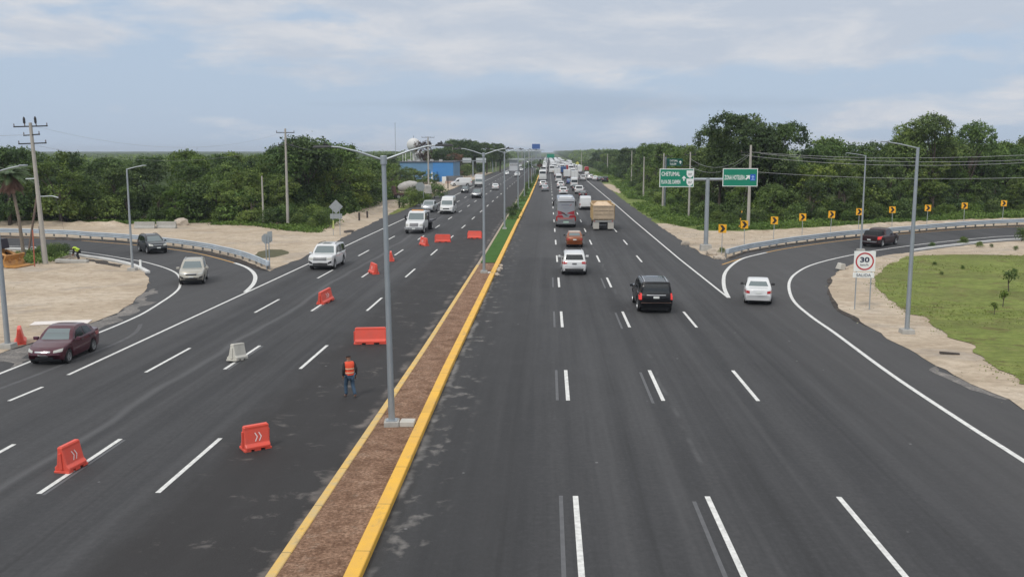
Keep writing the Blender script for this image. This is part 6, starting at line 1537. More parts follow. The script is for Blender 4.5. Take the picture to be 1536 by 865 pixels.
# ------------------------------------------------------------------ people
def skin(name, V, E, rad, mat, parent=None, sub=2):
    me = bpy.data.meshes.new(name); me.from_pydata(V, E, []); o = bpy.data.objects.new(name, me); col.objects.link(o)
    sk = o.modifiers.new('skin', 'SKIN'); sk.use_smooth_shade = True; o.modifiers.new('sub', 'SUBSURF').levels = sub
    for i, r_ in enumerate(rad):
        v = me.skin_vertices[0].data[i]; v.radius = r_ if isinstance(r_, tuple) else (r_, r_); v.use_root = (i == 0)
    bpy.context.view_layer.update()
    m2 = bpy.data.meshes.new_from_object(o.evaluated_get(bpy.context.evaluated_depsgraph_get()))
    bpy.data.objects.remove(o); m2.name = name
    m2.polygons.foreach_set('use_smooth', [True] * len(m2.polygons))
    m2.materials.clear()
    return link(name, m2, parent, mat)
def make_person(J, cols, label, bend=False):
    """J: joint positions; facing +x"""
    root = empty('person')
    names = ['pelvis', 'waist', 'chest', 'neck', 'head', 'crown', 'shL', 'elL', 'wrL', 'haL', 'shR', 'elR', 'wrR', 'haR', 'hipL', 'knL', 'anL', 'toL', 'hipR', 'knR', 'anR', 'toR']
    rr_ = [(0.13, 0.15), (0.11, 0.135), (0.12, 0.155), 0.055, 0.088, 0.07, 0.06, 0.045, 0.03, 0.035, 0.06, 0.045, 0.03, 0.035, 0.09, 0.06, 0.042, 0.04, 0.09, 0.06, 0.042, 0.04]
    E = [(0, 1), (1, 2), (2, 3), (3, 4), (4, 5), (2, 6), (6, 7), (7, 8), (8, 9), (2, 10), (10, 11), (11, 12), (12, 13), (0, 14), (14, 15), (15, 16), (16, 17), (0, 18), (18, 19), (19, 20), (20, 21)]
    V = [Vector(J[n_]) for n_ in names]
    rad = list(rr_)
    # five fingers at each hand
    for base, prev in ((9, 8), (13, 12)):
        d = (V[base] - V[prev]).normalized()
        for k, (off, ln_) in enumerate(((-0.03, 0.07), (-0.011, 0.08), (0.009, 0.075), (0.027, 0.06), (-0.045, 0.045))):
            f = V[base] + d * (0.03 if k < 4 else 0.0) + Vector((off, 0, 0)); V.append(f); V.append(f + d * ln_ * 0.9 + Vector((0.01, 0, 0)))
            E += [(base, len(V) - 2), (len(V) - 2, len(V) - 1)]; rad += [0.012, 0.009]
    SK = M('skin', (0.22, 0.11, 0.07), 0.6)
    skin('body', V, E, rad, SK, root)
    g = lambda *n_: [Vector(J[a]) for a in n_]
    up = Vector((0, 0, 1))
    # jacket under the vest, with sleeves
    skin('shirt', g('pelvis', 'waist', 'chest', 'shL', 'elL', 'wrL', 'shR', 'elR', 'wrR'), [(0, 1), (1, 2), (2, 3), (3, 4), (4, 5), (2, 6), (6, 7), (7, 8)], [0.155, 0.15, 0.15, 0.075, 0.062, 0.046, 0.075, 0.062, 0.046], cols['shirt'], root)
    a0, a1 = Vector(J['pelvis']), Vector(J['chest']); ax_ = (a1 - a0).normalized(); sd_ = Vector((0, 1, 0)); fw = sd_.cross(ax_).normalized(); ll = (a1 - a0).length
    vs, fs = [], []; m_ = 20
    for (t_, rx, ry) in ((-0.02, 0.165, 0.185), (0.15, 0.165, 0.185), (0.5, 0.160, 0.180), (0.85, 0.168, 0.200), (1.05, 0.150, 0.215), (1.2, 0.120, 0.205), (1.30, 0.085, 0.13)):
        for k_ in range(m_):
            th = 2 * PI * k_ / m_; q = a0 + ax_ * (ll * t_) + fw * (rx * math.copysign(abs(math.cos(th)) ** 0.8, math.cos(th))) + sd_ * (ry * math.copysign(abs(math.sin(th)) ** 0.8, math.sin(th))); vs.append(q)
    for r_ in range(6):
        for k_ in range(m_): fs.append((r_ * m_ + k_, r_ * m_ + (k_ + 1) % m_, (r_ + 1) * m_ + (k_ + 1) % m_, (r_ + 1) * m_ + k_))
    MB().add(vs, fs).build('vest', cols['vest'], root, True)
    skin('trousers', g('waist', 'pelvis', 'hipL', 'knL', 'anL', 'hipR', 'knR', 'anR')[1:], [(0, 1), (1, 2), (2, 3), (0, 4), (4, 5), (5, 6)], [(0.15, 0.165), 0.105, 0.078, 0.066, 0.105, 0.078, 0.066], cols['trousers'], root)
    for a in (('anL', 'toL'), ('anR', 'toR')): 
        p = g(*a); skin('shoe', [p[0] - up * 0.03, p[1]], [(0, 1)], [0.055, 0.048], cols['shoe'], root)
    h = Vector(J['crown']); hd_ = Vector(J['head']); 
    skin('hair', [hd_ - Vector((0.03, 0, -0.02)), h + Vector((-0.01, 0, 0.02))], [(0, 1)], [0.115, 0.112], cols['hair'], root)
    if cols.get('cap'):
        m = MB().box(0.02, 0.16, -0.07, 0.07, -0.01, 0.01); o = m.build('cap_peak', cols['hair'], root, bevel=0.004); o.location = hd_ + Vector((0.03, 0, 0.07))
    f = hd_
    m = MB()
    m.lathe([(0.0, 0.0), (0.012, 0.0), (0.012, 0.03), (0, 0.03)], 6, 'x', (f.x + 0.085, f.y + 0.03, f.z + 0.01)); m.lathe([(0.0, 0.0), (0.012, 0.0), (0.012, 0.03), (0, 0.03)], 6, 'x', (f.x + 0.085, f.y - 0.03, f.z + 0.01)); m.build('eye', TRIM, root)
    MB().box(f.x + 0.09, f.x + 0.12, f.y - 0.015, f.y + 0.015, f.z - 0.03, f.z + 0.01).build('nose', SK, root, bevel=0.008)
    MB().box(f.x + 0.08, f.x + 0.098, f.y - 0.025, f.y + 0.025, f.z - 0.055, f.z - 0.045).build('mouth', M('lips', (0.2, 0.06, 0.05), 0.6), root)
    for s in (1, -1): MB().box(f.x - 0.015, f.x + 0.02, f.y + s * 0.09 - 0.01, f.y + s * 0.09 + 0.01, f.z - 0.03, f.z + 0.03).build('ear', SK, root, bevel=0.006)
    tag(root, label, 'person'); return root
walk = dict(pelvis=(0, 0, 0.92), waist=(0.0, 0, 1.08), chest=(0.03, 0, 1.33), neck=(0.05, 0, 1.47), head=(0.09, 0.0, 1.58), crown=(0.09, 0.0, 1.65),
    shL=(0.03, 0.19, 1.38), elL=(-0.03, 0.25, 1.11), wrL=(0.06, 0.24, 0.88), haL=(0.08, 0.24, 0.81), shR=(0.03, -0.19, 1.38), elR=(-0.06, -0.27, 1.11), wrR=(0.0, -0.26, 0.87), haR=(0.01, -0.255, 0.80),
    hipL=(0, 0.10, 0.86), knL=(0.14, 0.11, 0.49), anL=(0.12, 0.11, 0.09), toL=(0.27, 0.13, 0.045), hipR=(0, -0.10, 0.86), knR=(0.0, -0.13, 0.48), anR=(-0.20, -0.15, 0.12), toR=(-0.07, -0.17, 0.045))
W1 = make_person(walk, dict(shirt=M('dark_sleeve', (0.022, 0.02, 0.022), 0.8), vest=M('hi_vis_orange', (0.75, 0.085, 0.035), 0.7), trousers=M('blue_jeans', (0.045, 0.09, 0.15), 0.8, var=0.3, vscale=8), shoe=M('brown_shoe', (0.14, 0.10, 0.08), 0.7), hair=M('black_cap', (0.012, 0.012, 0.012), 0.7)),
    'worker in an orange vest and jeans walking across the left carriageway')
for z in (1.00, 1.16):
    MB().lathe([(0.172, z), (0.176, z), (0.176, z + 0.045), (0.172, z + 0.045)], 20).build('reflective_stripe', M('reflective', (0.75, 0.50, 0.32), 0.4), W1).scale = (1.0, 1.11, 1)
x, y = P(525, 595.5); W1.location = (x, y, 0); W1.rotation_euler = (0, 0, R(122)); W1.scale = (0.985,) * 3
stoop = dict(pelvis=(0, 0, 0.80), waist=(0.12, 0, 0.92), chest=(0.35, 0, 1.02), neck=(0.47, 0, 1.04), head=(0.56, 0.0, 1.00), crown=(0.62, 0.0, 0.98),
    shL=(0.36, 0.17, 1.0), elL=(0.42, 0.20, 0.75), wrL=(0.48, 0.14, 0.52), haL=(0.50, 0.12, 0.45), shR=(0.36, -0.17, 1.0), elR=(0.40, -0.2, 0.75), wrR=(0.46, -0.14, 0.52), haR=(0.48, -0.12, 0.45),
    hipL=(0, 0.10, 0.76), knL=(0.16, 0.13, 0.44), anL=(0.02, 0.13, 0.09), toL=(0.17, 0.14, 0.045), hipR=(0, -0.10, 0.76), knR=(0.16, -0.13, 0.44), anR=(0.0, -0.13, 0.09), toR=(0.15, -0.14, 0.045))
W2 = make_person(stoop, dict(shirt=M('dark_sleeve', (0.022, 0.02, 0.022)), vest=M('hi_vis_lime', (0.55, 0.75, 0.06), 0.7), trousers=M('dark_trousers', (0.02, 0.02, 0.025), 0.8), shoe=M('brown_shoe', (0.14, 0.10, 0.08)), hair=M('black_cap', (0.012, 0.012, 0.012))),
    'worker in a lime vest stooping beside the white kerb on the left')
x, y = P(119, 390); W2.location = (x, y, 0.03); W2.rotation_euler = (0, 0, R(195)); W2.scale = (1.0,) * 3

# ------------------------------------------------------------------ vegetation
def foliage_mat(name, a, b, c, hue=0.0):
    m = bpy.data.materials.new(name); m.use_nodes = True
    t = m.node_tree; p = t.nodes['Principled BSDF']
    at = N(t, 'ShaderNodeAttribute', attribute_name='leafvar')
    oi = N(t, 'ShaderNodeObjectInfo')
    r = N(t, 'ShaderNodeValToRGB'); e = r.color_ramp.elements; e.new(0.5)
    for i, (q, cc) in enumerate(((0.0, a), (0.55, b), (1.0, c))): e[i].position = q; e[i].color = (*cc, 1)
    t.links.new(at.outputs['Fac'], r.inputs[0])
    ora = N(t, 'ShaderNodeValToRGB'); e = ora.color_ramp.elements; e.new(0.5); e.new(0.75)
    for i, (q, cc) in enumerate(((0.0, (0.70, 0.80, 0.75)), (0.35, (1.0, 1.0, 0.9)), (0.7, (0.88, 1.05, 0.80)), (1.0, (1.45, 1.38, 1.05)))): e[i].position = q; e[i].color = (*cc, 1)
    t.links.new(oi.outputs['Random'], ora.inputs[0])
    colr = mixc(t, 1.0, r.outputs[0], ora.outputs[0], 'MULTIPLY')
    t.links.new(colr, p.inputs['Base Color'])
    p.inputs['Roughness'].default_value = 0.6; p.inputs['Specular IOR Level'].default_value = 0.25
    tr = N(t, 'ShaderNodeBsdfTranslucent'); t.links.new(colr, tr.inputs[0])
    mx = N(t, 'ShaderNodeMixShader', inp={'Fac': 0.22})
    t.links.new(p.outputs[0], mx.inputs[1]); t.links.new(tr.outputs[0], mx.inputs[2])
    t.links.new(mx.outputs[0], t.nodes['Material Output'].inputs['Surface'])
    return m
LEAF = foliage_mat('leaf_green', (0.042, 0.072, 0.025), (0.115, 0.168, 0.052), (0.24, 0.305, 0.10))
LEAFD = foliage_mat('leaf_dark', (0.027, 0.050, 0.021), (0.066, 0.106, 0.038), (0.145, 0.20, 0.070))
LEAFY = foliage_mat('leaf_bright', (0.05, 0.085, 0.02), (0.115, 0.17, 0.04), (0.22, 0.265, 0.075))
LEAFR = foliage_mat('leaf_russet', (0.05, 0.03, 0.025), (0.13, 0.07, 0.055), (0.22, 0.13, 0.09))
BARK = M('bark', (0.09, 0.07, 0.055), 0.9, var=0.3, vscale=4, bump=0.4, bscale=10)
BARKP = M('bark_pale', (0.24, 0.20, 0.16), 0.9, var=0.3, vscale=4)
rs = np.random.RandomState(11)
def leaf_mesh(name, cen, nrm, size, var, asp=0.62):
    n = len(cen)
    a = rs.randn(n, 3); u = np.cross(nrm, a); u /= np.linalg.norm(u, axis=1)[:, None] + 1e-9
    v = np.cross(nrm, u); v /= np.linalg.norm(v, axis=1)[:, None] + 1e-9
    s = size[:, None]
    q = np.stack([cen - u * s, cen - v * s * asp + nrm * s * 0.15, cen + u * s, cen + v * s * asp + nrm * s * 0.15], 1).reshape(-1, 3)
    me = bpy.data.meshes.new(name)
    me.vertices.add(4 * n); me.vertices.foreach_set('co', q.ravel())
    me.loops.add(4 * n); me.loops.foreach_set('vertex_index', np.arange(4 * n))
    me.polygons.add(n); me.polygons.foreach_set('loop_start', np.arange(0, 4 * n, 4)); me.polygons.foreach_set('loop_total', np.full(n, 4))
    me.update(calc_edges=True)
    at = me.attributes.new('leafvar', 'FLOAT', 'POINT'); at.data.foreach_set('value', np.repeat(np.clip(var, 0, 1), 4).astype(np.float32))
    return me
def crown_points(lobes, nclump, nleaf, crad, lsize, flat=0.7):
    C, NRM, S, V = [], [], [], []
    vols = np.array([(l[3] * l[4] * l[5]) ** 0.67 for l in lobes]); pr = vols / vols.sum()
    idx = rs.choice(len(lobes), nclump, p=pr); lb = np.array(lobes)[idx]
    d = rs.randn(nclump, 3); d /= np.linalg.norm(d, axis=1)[:, None]
    d[:, 2] = np.where(d[:, 2] < -0.5, -d[:, 2], d[:, 2])
    rad = rs.uniform(0.55, 1.08, nclump) ** 0.6
    cc = lb[:, :3] + d * lb[:, 3:6] * rad[:, None]
    cv = rs.uniform(0.1, 0.9, nclump); lobv = rs.uniform(-0.2, 0.2, len(lobes))[idx]
    for k in range(nclump):
        nl = int(nleaf * rs.uniform(0.6, 1.4)); r = crad * rs.uniform(0.6, 1.3)
        o = rs.randn(nl, 3) * r * 0.5; o[:, 2] *= flat
        C.append(cc[k] + o)
        nn = d[k] * 0.7 + rs.randn(nl, 3) * 0.65 + np.array([0, 0, 0.45]); NRM.append(nn / (np.linalg.norm(nn, axis=1)[:, None] + 1e-9))
        S.append(lsize * rs.uniform(0.6, 1.4, nl)); V.append(cv[k] * 0.6 + 0.2 + lobv[k] + rs.uniform(-0.2, 0.2, nl))
    return np.concatenate(C), np.concatenate(NRM), np.concatenate(S), np.concatenate(V)
def tree_proto(seed, h, w_, kind='round', nclump=420, nleaf=16, ls=0.17):
    """crown and trunk meshes of a tree of height h; crown width w_"""
    global rs
    rs = np.random.RandomState(seed); rnd = random.Random(seed)
    lobes = []; tips = []
    base = {'round': 0.14, 'bush': 0.05, 'tall': 0.34, 'open': 0.5}[kind]
    nl = {'round': 11, 'bush': 9, 'tall': 12, 'open': 10}[kind]
    for i in range(nl):
        a = rnd.uniform(0, 2 * PI); t = rnd.random() ** 0.8
        z = h * (base + (0.93 - base) * t); prof = math.sin(PI * (0.18 + 0.72 * (z / h - base) / (1 - base))) ** 0.7
        rr_ = w_ / 2 * prof * rnd.uniform(0.35, 0.80); s = w_ * rnd.uniform(0.15, 0.27)
        x, y = math.cos(a) * rr_, math.sin(a) * rr_
        z = min(z, h - s * 0.62)
        lobes.append((x, y, z, s, s, s * rnd.uniform(0.55, 0.8))); tips.append((x, y, z))
    lobes.append((0, 0, h * 0.82, w_ * 0.24, w_ * 0.24, h * 0.16))
    if kind == 'bush': lobes.append((0, 0, h * 0.4, w_ * 0.42, w_ * 0.42, h * 0.38))
    if kind in ('round',):
        for i in range(6):
            a = i + rnd.uniform(0, 1); lobes.append((math.cos(a) * w_ * 0.3, math.sin(a) * w_ * 0.3, h * rnd.uniform(0.08, 0.25), w_ * 0.2, w_ * 0.2, h * 0.13))
    c, n, s, v = crown_points(lobes, nclump, nleaf, 0.62 if kind != 'open' else 0.45, ls)
    k = c[:, 2] > 0.05
    cm = leaf_mesh('crown', c[k], n[k], s[k], v[k])
    m = MB(); lean = (rnd.uniform(-0.4, 0.4), rnd.uniform(-0.4, 0.4)); zt = h * 0.55
    m.tube([(0, 0, -0.1), (lean[0] * 0.4, lean[1] * 0.4, zt * 0.5), (lean[0], lean[1], zt)], [0.03 * h, 0.022 * h, 0.015 * h], 8)
    for (x, y, z) in tips[:8]:
        m.tube([(lean[0] * 0.7, lean[1] * 0.7, zt * rnd.uniform(0.45, 0.9)), (x * 0.5, y * 0.5, z * 0.75), (x, y, z)], [0.012 * h, 0.008 * h, 0.003 * h], 5, False)
    tm = m.mesh('trunk', True)
    return cm, tm, h
TUFT = foliage_mat('lawn_tuft', (0.12, 0.15, 0.035), (0.20, 0.24, 0.06), (0.30, 0.33, 0.11))
PEBB = foliage_mat('pebbles', (0.18, 0.14, 0.11), (0.36, 0.30, 0.24), (0.60, 0.55, 0.48))
TP = [tree_proto(1, 10, 8.0, 'round'), tree_proto(2, 10, 7.0, 'round'), tree_proto(3, 10, 9.0, 'tall', 460), tree_proto(4, 10, 7.5, 'tall', 400),
      tree_proto(5, 10, 8.5, 'open', 330, 14, 0.15), tree_proto(6, 10, 9.0, 'round', 480), tree_proto(7, 10, 7.0, 'round', 380), tree_proto(8, 10, 8.0, 'tall', 430, 18)]
BP_ = [tree_proto(21, 3.0, 3.6, 'bush', 150, 16, 0.11), tree_proto(22, 3.0, 4.4, 'bush', 180, 16, 0.11), tree_proto(23, 3.0, 3.0, 'bush', 130, 14, 0.10)]
SAP = tree_proto(41, 3.0, 1.5, 'open', 26, 12, 0.14)
BIG = tree_proto(31, 15, 13.0, 'tall', 1300, 18, 0.18); BIG2 = tree_proto(33, 15, 11.0, 'open', 620, 15, 0.15)
TREES = 0
def tree(proto, x, y, h, label, mat=LEAF, wk=1.0, name='tree', cat='tree', group=None, rnd=random.Random(3), bark=BARK):
    global TREES
    TREES += 1
    cm, tm, h0 = proto; s = h / h0
    r = empty(name, (x, y, 0), rnd.uniform(0, 2 * PI)); r.scale = (s * wk, s * wk, s)
    c = link('crown', cm, r)
    if len(cm.materials) == 0: cm.materials.append(LEAF)
    c.material_slots[0].link = 'OBJECT'; c.material_slots[0].material = mat
    t = link('trunk', tm, r)
    if len(tm.materials) == 0: tm.materials.append(BARK)
    t.material_slots[0].link = 'OBJECT'; t.material_slots[0].material = bark
    tag(r, label, cat, group); return r
rt = random.Random(42)
def htop(xp, yp, x, y): return height_at(yp, x, y)
LTOP = [(-300, 228), (-150, 225), (0, 224), (35, 224), (60, 234), (90, 228), (115, 238), (180, 240), (260, 240), (330, 237), (398, 240), (412, 220), (440, 213), (480, 211), (500, 216), (520, 224), (560, 224), (600, 226), (640, 236)]
RTOP = [(840, 234), (880, 229), (900, 227), (960, 217), (1000, 216), (1040, 220), (1060, 216), (1180, 216), (1200, 202), (1250, 202), (1290, 206), (1330, 208), (1345, 207), (1380, 208), (1470, 207), (1500, 211), (1536, 210), (1800, 200)]
LBASE = [(-500, 334), (0, 334), (240, 335), (380, 336), (440, 331), (500, 322), (540, 310), (600, 296), (640, 288)]
RBASE = [(930, 266), (960, 277), (1000, 296), (1040, 314), (1100, 331), (1200, 333), (1300, 330), (1400, 325), (1536, 318), (1800, 309)]
def ip(prof, x): return float(np.interp(x, [p[0] for p in prof], [p[1] for p in prof]))
def proj_x(x, y):
    cw, sw = math.cos(YAW), math.sin(YAW)
    xx = x * cw + y * sw; f = -x * sw + y * cw
    return 768 + FPX * xx / f * (1.0 / math.cos(PITCH))          # near enough on the horizon row
def rows(base, top, x0, x1, offs, side, labels, groups, mats):
    for r, (off, hk) in enumerate(offs):
        xp = x0 + rt.uniform(0, 20)
        while xp < x1:
            bx, by = P(xp, ip(base, xp)); sc_m = FPX / by
            d = Vector((bx, by)).normalized(); bx += d.x * off + rt.uniform(-1, 1); by += d.y * off + rt.uniform(-1.5, 1.5)
            h = height_at(ip(top, proj_x(bx, by)), bx, by) * hk * rt.uniform(0.90, 1.06)
            h = max(2.6, min(h, 16))
            k = rt.choice([0, 1, 5, 6]) if hk < 0.9 else rt.choice(range(8)); m = rt.choice(mats)
            tree(TP[k], bx, by, h, labels[min(r, len(labels) - 1)], m, rt.uniform(0.8, 1.1) * min(1.0, 9.5 / h + 0.1), group=groups[min(r, len(groups) - 1)], rnd=rt)
            xp += sc_m * rt.uniform(4.0, 6.2) * (1.0 if hk > 0.7 else 0.85)
rows(LBASE, LTOP, -260, 545, [(1.0, 0.62), (5, 0.85), (11, 1.0), (19, 1.0)], 'L',
     ['leafy tree in the front rank of the wood beyond the left sandy clearing', 'leafy tree in the front rank of the wood beyond the left sandy clearing', 'tree in the back rank of the left wood with its top against the sky'],
     ['front trees of the left wood', 'front trees of the left wood', 'back trees of the left wood'], [LEAF, LEAF, LEAFD, LEAFD, LEAFY])
rows(RBASE, RTOP, 935, 1780, [(2.0, 0.50), (7, 0.74), (13, 0.95), (22, 1.0)], 'R',
     ['leafy tree in the front rank of the wood behind the chevron signs', 'leafy tree in the front rank of the wood behind the chevron signs', 'tree in the back rank of the right wood with its top against the sky'],
     ['front trees of the right wood', 'front trees of the right wood', 'back trees of the right wood'], [LEAF, LEAF, LEAFD, LEAFY, LEAFY])
def understory(base, x0, x1, n, hs, off, label, group):
    for i in range(n):
        xp = x0 + (x1 - x0) * (i + rt.uniform(0, 1)) / n; bx, by = P(xp, ip(base, xp)); d = Vector((bx, by)).normalized(); o_ = rt.uniform(*off)
        tree(rt.choice(BP_), bx + d.x * o_, by + d.y * o_, rt.uniform(*hs), label, rt.choice([LEAF, LEAFD, LEAFY, LEAF]), rt.uniform(0.9, 1.25), 'shrub', 'shrub', group, rt)
understory(LBASE, -260, 545, 44, (3.0, 5.2), (0.5, 8), 'tall bush filling the foot of the left wood between the trunks', 'bushes at the foot of the left wood')
understory(RBASE, 935, 1780, 44, (2.2, 4.5), (0.5, 10), 'tall bush filling the foot of the right wood between the trunks', 'bushes at the foot of the right wood')
# the trees that stand out
def at_px(proto, xp, yp, ty, label, mat=LEAF, wk=1.0, **kw):
    x, y = P(xp, yp); return tree(proto, x, y, height_at(ty, x, y), label, mat, wk, rnd=rt, **kw)
at_px(BIG, 1118, 326, 170, 'tallest dark dense tree rising behind the hotel zone sign', LEAFD, 0.92)
at_px(BIG, 1160, 325, 184, 'dark dense tree just right of the tallest one', LEAFD, 0.8)
at_px(BIG, 1078, 323, 192, 'dark tree on the left shoulder of the tallest one', LEAFD, 0.7)
at_px(BIG2, 1398, 322, 174, 'high open-crowned tree with sky showing through right of the sandy lamp', LEAF, 0.95)
at_px(BIG2, 1447, 318, 186, 'second open-crowned tree right of the highest open one', LEAF, 0.8)
at_px(BIG2, 1360, 320, 190, 'open-crowned tree left of the highest open one', LEAF, 0.7)
at_px(TP[2], 462, 326, 209, 'broad dark tree right of the utility pole in the left wood', LEAFD, 1.0)
at_px(TP[5], 430, 328, 216, 'dark tree directly behind the left utility pole', LEAFD, 0.9)
at_px(TP[0], 500, 322, 216, 'rounded green tree behind the diamond sign', LEAF, 1.0)
at_px(TP[6], 528, 314, 238, 'low rounded tree at the bend of the left wood', LEAFY, 1.2)
at_px(TP[1], 15, 338, 222, 'dark tree at the far left behind the shaggy palm', LEAFD, 0.9)
at_px(TP[6], 92, 337, 225, 'light green tree standing above the wood right of the leaning pole', LEAFY, 1.0)
x, y = P(594, 280); tree(TP[4], x - 2, y + 75, height_at(212, x, y + 75), 'russet-brown tree left of the water tower', LEAFR, 0.6, rnd=rt)
tree(TP[5], x + 6, y + 95, height_at(229, x + 6, y + 95), 'low russet tree behind the blue building', LEAFR, 1.0, rnd=rt)
for (xp, yp, ty) in ((536, 308, 240), (548, 304, 238), (562, 300, 243), (574, 296, 246), (588, 290, 244), (600, 285, 247), (612, 281, 252), (622, 279, 256)):
    at_px(rt.choice([TP[0], TP[1], TP[6]]), xp, yp, ty, 'green tree behind the concrete mixer truck beside the blue building', rt.choice([LEAFY, LEAF]), 1.35, group='trees behind the concrete mixer')
# hedge-like growth between the left wood and the blue building, then both verges far ahead
for i in range(16):
    y = 150 + i * 8.0; x = -56 - 0.03 * (y - 150) + rt.uniform(-3, 2) - (8 if y > 215 else 0)
    tree(rt.choice(TP), x, y, rt.uniform(7.5, 9.5), 'tree along the left verge between the wood and the blue building', rt.choice([LEAF, LEAFD, LEAFY]), 1.0, group='trees between the left wood and the blue building', rnd=rt)
for i in range(30):
    y = 300 + i * 10 + rt.uniform(-3, 3); x = -33 - rt.uniform(0, 9) - (17 if y < 330 else 0)
    if 440 < y < 475: continue
    h = rt.uniform(7.5, 11) * (1.25 if 360 < y < 440 else 1.0)
    tree(rt.choice(TP), x, y, h, 'tree along the far left verge beyond the blue building', rt.choice([LEAF, LEAFD]), 1.0, group='far trees of the left verge', rnd=rt)
for xp, ty, yy, hw in ((712, 211, 380, 1.2), (750, 215, 430, 1.2), (730, 214, 400, 1.1)):
    X_, _z = ray_y(xp, 240, yy); tree(BIG, X_, yy, height_at(ty, X_, yy), 'dark domed tree rising above the far left verge', LEAFD, hw * 0.8, group='domed trees above the far left verge', rnd=rt)
for i in range(46):
    y = 235 + i * 8 + rt.uniform(-3, 3); x = 26 + rt.uniform(0, 9) + max(0, (300 - y) * 0.09)
    if y < 262: x = max(x, 34)
    tree(rt.choice(TP), x, y, rt.uniform(6.0, 10.5), 'tree along the far right verge beyond the green signs', rt.choice([LEAF, LEAFD, LEAF]), 1.0, group='far trees of the right verge', rnd=rt)
for i in range(40):
    y = 245 + i * 9; tree(rt.choice(BP_), 25.5 + max(0, (330 - y) * 0.10) + rt.uniform(-1, 3), y + rt.uniform(-3, 3), rt.uniform(2.0, 4.6), 'bush along the far right verge under the trees', rt.choice([LEAF, LEAFY, LEAFD]), 1.3, 'shrub', 'shrub', 'bushes of the far right verge', rt)
for i in range(24):
    y = 318 + i * 10; 
    if 440 < y < 470: continue
    tree(rt.choice(BP_), -29.5 - (8 if y < 345 else 0) + rt.uniform(-4, 0), y + rt.uniform(-3, 3), rt.uniform(2.0, 4.5), 'bush along the far left verge under the trees', rt.choice([LEAF, LEAFY, LEAFD]), 1.3, 'shrub', 'shrub', 'bushes of the far left verge', rt)
for (xp, yy, h_) in ((608, 276, 5.0), (633, 274, 3.6), (641, 272, 4.2), (652, 276, 3.2), (616, 270, 4.6)):
    X_, _z = ray_y(xp, 262, yy); tree(rt.choice([TP[0], TP[6]]), X_, yy, h_, 'small tree in front of the blue building', LEAF, 1.3, group='small trees before the blue building', rnd=rt)
# shrubs
def shrubs(pts, label, group, mat=None, hs=(0.9, 2.2)):
    for (xp, yp) in pts:
        x, y = P(xp, yp); tree(rt.choice(BP_), x, y, rt.uniform(*hs), label, mat or rt.choice([LEAF, LEAFY, LEAFD]), rt.uniform(0.9, 1.3), 'shrub', 'shrub', group, rt)
shrubs([(440, 333), (452, 337), (462, 338), (472, 336), (484, 334), (430, 336), (418, 337), (405, 338), (478, 341), (466, 343), (448, 341), (492, 338)], 'leafy shrub in the thicket left of the diamond sign', 'shrubs left of the diamond sign', None, (1.2, 2.6))
shrubs([(606, 312), (615, 310), (624, 309), (634, 306), (642, 303), (618, 304), (628, 300), (652, 297)], 'leafy shrub in front of the concrete mixer', 'shrubs in front of the concrete mixer', LEAF, (1.4, 2.8))
shrubs([(934, 275), (948, 282), (962, 290), (976, 298), (990, 306), (1004, 312), (1018, 318), (1032, 323), (1046, 328), (1058, 332), (958, 296), (985, 311), (1012, 322), (1075, 336), (1092, 339), (1136, 337), (1155, 337), (1190, 336), (1230, 334),
        (1270, 332), (1310, 331), (1350, 330), (1385, 328), (1420, 327), (1455, 325), (1490, 323), (1530, 321), (1065, 333), (1110, 335), (1175, 333), (1215, 331), (1335, 328), (1470, 322)], 'scrubby bush on the grassy bank below the right wood', 'bushes on the right bank', None, (0.9, 2.6))
shrubs([(769, 326), (765, 321), (772, 318)], 'dark clipped shrub in the median grass between the lamps', 'median shrubs', LEAFD, (0.9, 1.5))
shrubs([(788, 293), (790, 288), (793, 283), (795, 279), (797, 275), (799, 272), (800, 269), (802, 266), (804, 264), (805, 262), (807, 260), (808, 258)], 'rough bush in the far median by the palm', 'far median bushes', None, (0.8, 2.4))
for xp, yp, h_, lab in ((1513, 438, 1.1, 'tallest leafy sapling on the lawn'), (1504, 461, 0.8, 'sapling just below the tallest one on the lawn'), (1491, 473, 0.6, 'thin sapling lowest of the three on the lawn'), (1402, 398, 0.35, 'small weed tuft at the upper lawn near the lamp'), (1444, 404, 0.4, 'weed tuft in the upper middle of the lawn'),
        (1521, 410, 0.45, 'weed tuft at the right edge of the lawn'), (1412, 413, 0.4, 'weed tuft left of the saplings'), (1444, 366, 0.9, 'green bush leaning over the right white kerb'), (1398, 371, 0.6, 'small weed at the start of the right white kerb'), (1470, 371, 0.7, 'low bush behind the right white kerb'), (1487, 371.5, 0.5, 'creeping bush on the sand behind the right kerb'), (1524, 376, 0.6, 'dry bush on the sand at the right'), (1532, 362, 1.8, 'dark bush at the right edge beside the slip lane'), (1082, 379, 0.6, 'grey weed at the foot of the first chevron sign')):
    x, y = P(xp, yp); tree(SAP if xp in (1513, 1504, 1491) else rt.choice(BP_), x, y, h_ * (1.3 if xp in (1513, 1504, 1491) else 0.8), lab, rt.choice([LEAF, LEAFY]), 1.0, 'shrub', 'shrub', 'weeds and saplings on the right island' if h_ < 0.5 else None, rt)
shrubs([(60, 384), (50, 386), (72, 386), (84, 384), (40, 388), (64, 379), (95, 381), (28, 391), (78, 390)], 'low green shrub around the foot of the leaning utility pole', 'shrubs at the leaning pole', LEAF, (0.7, 1.2))

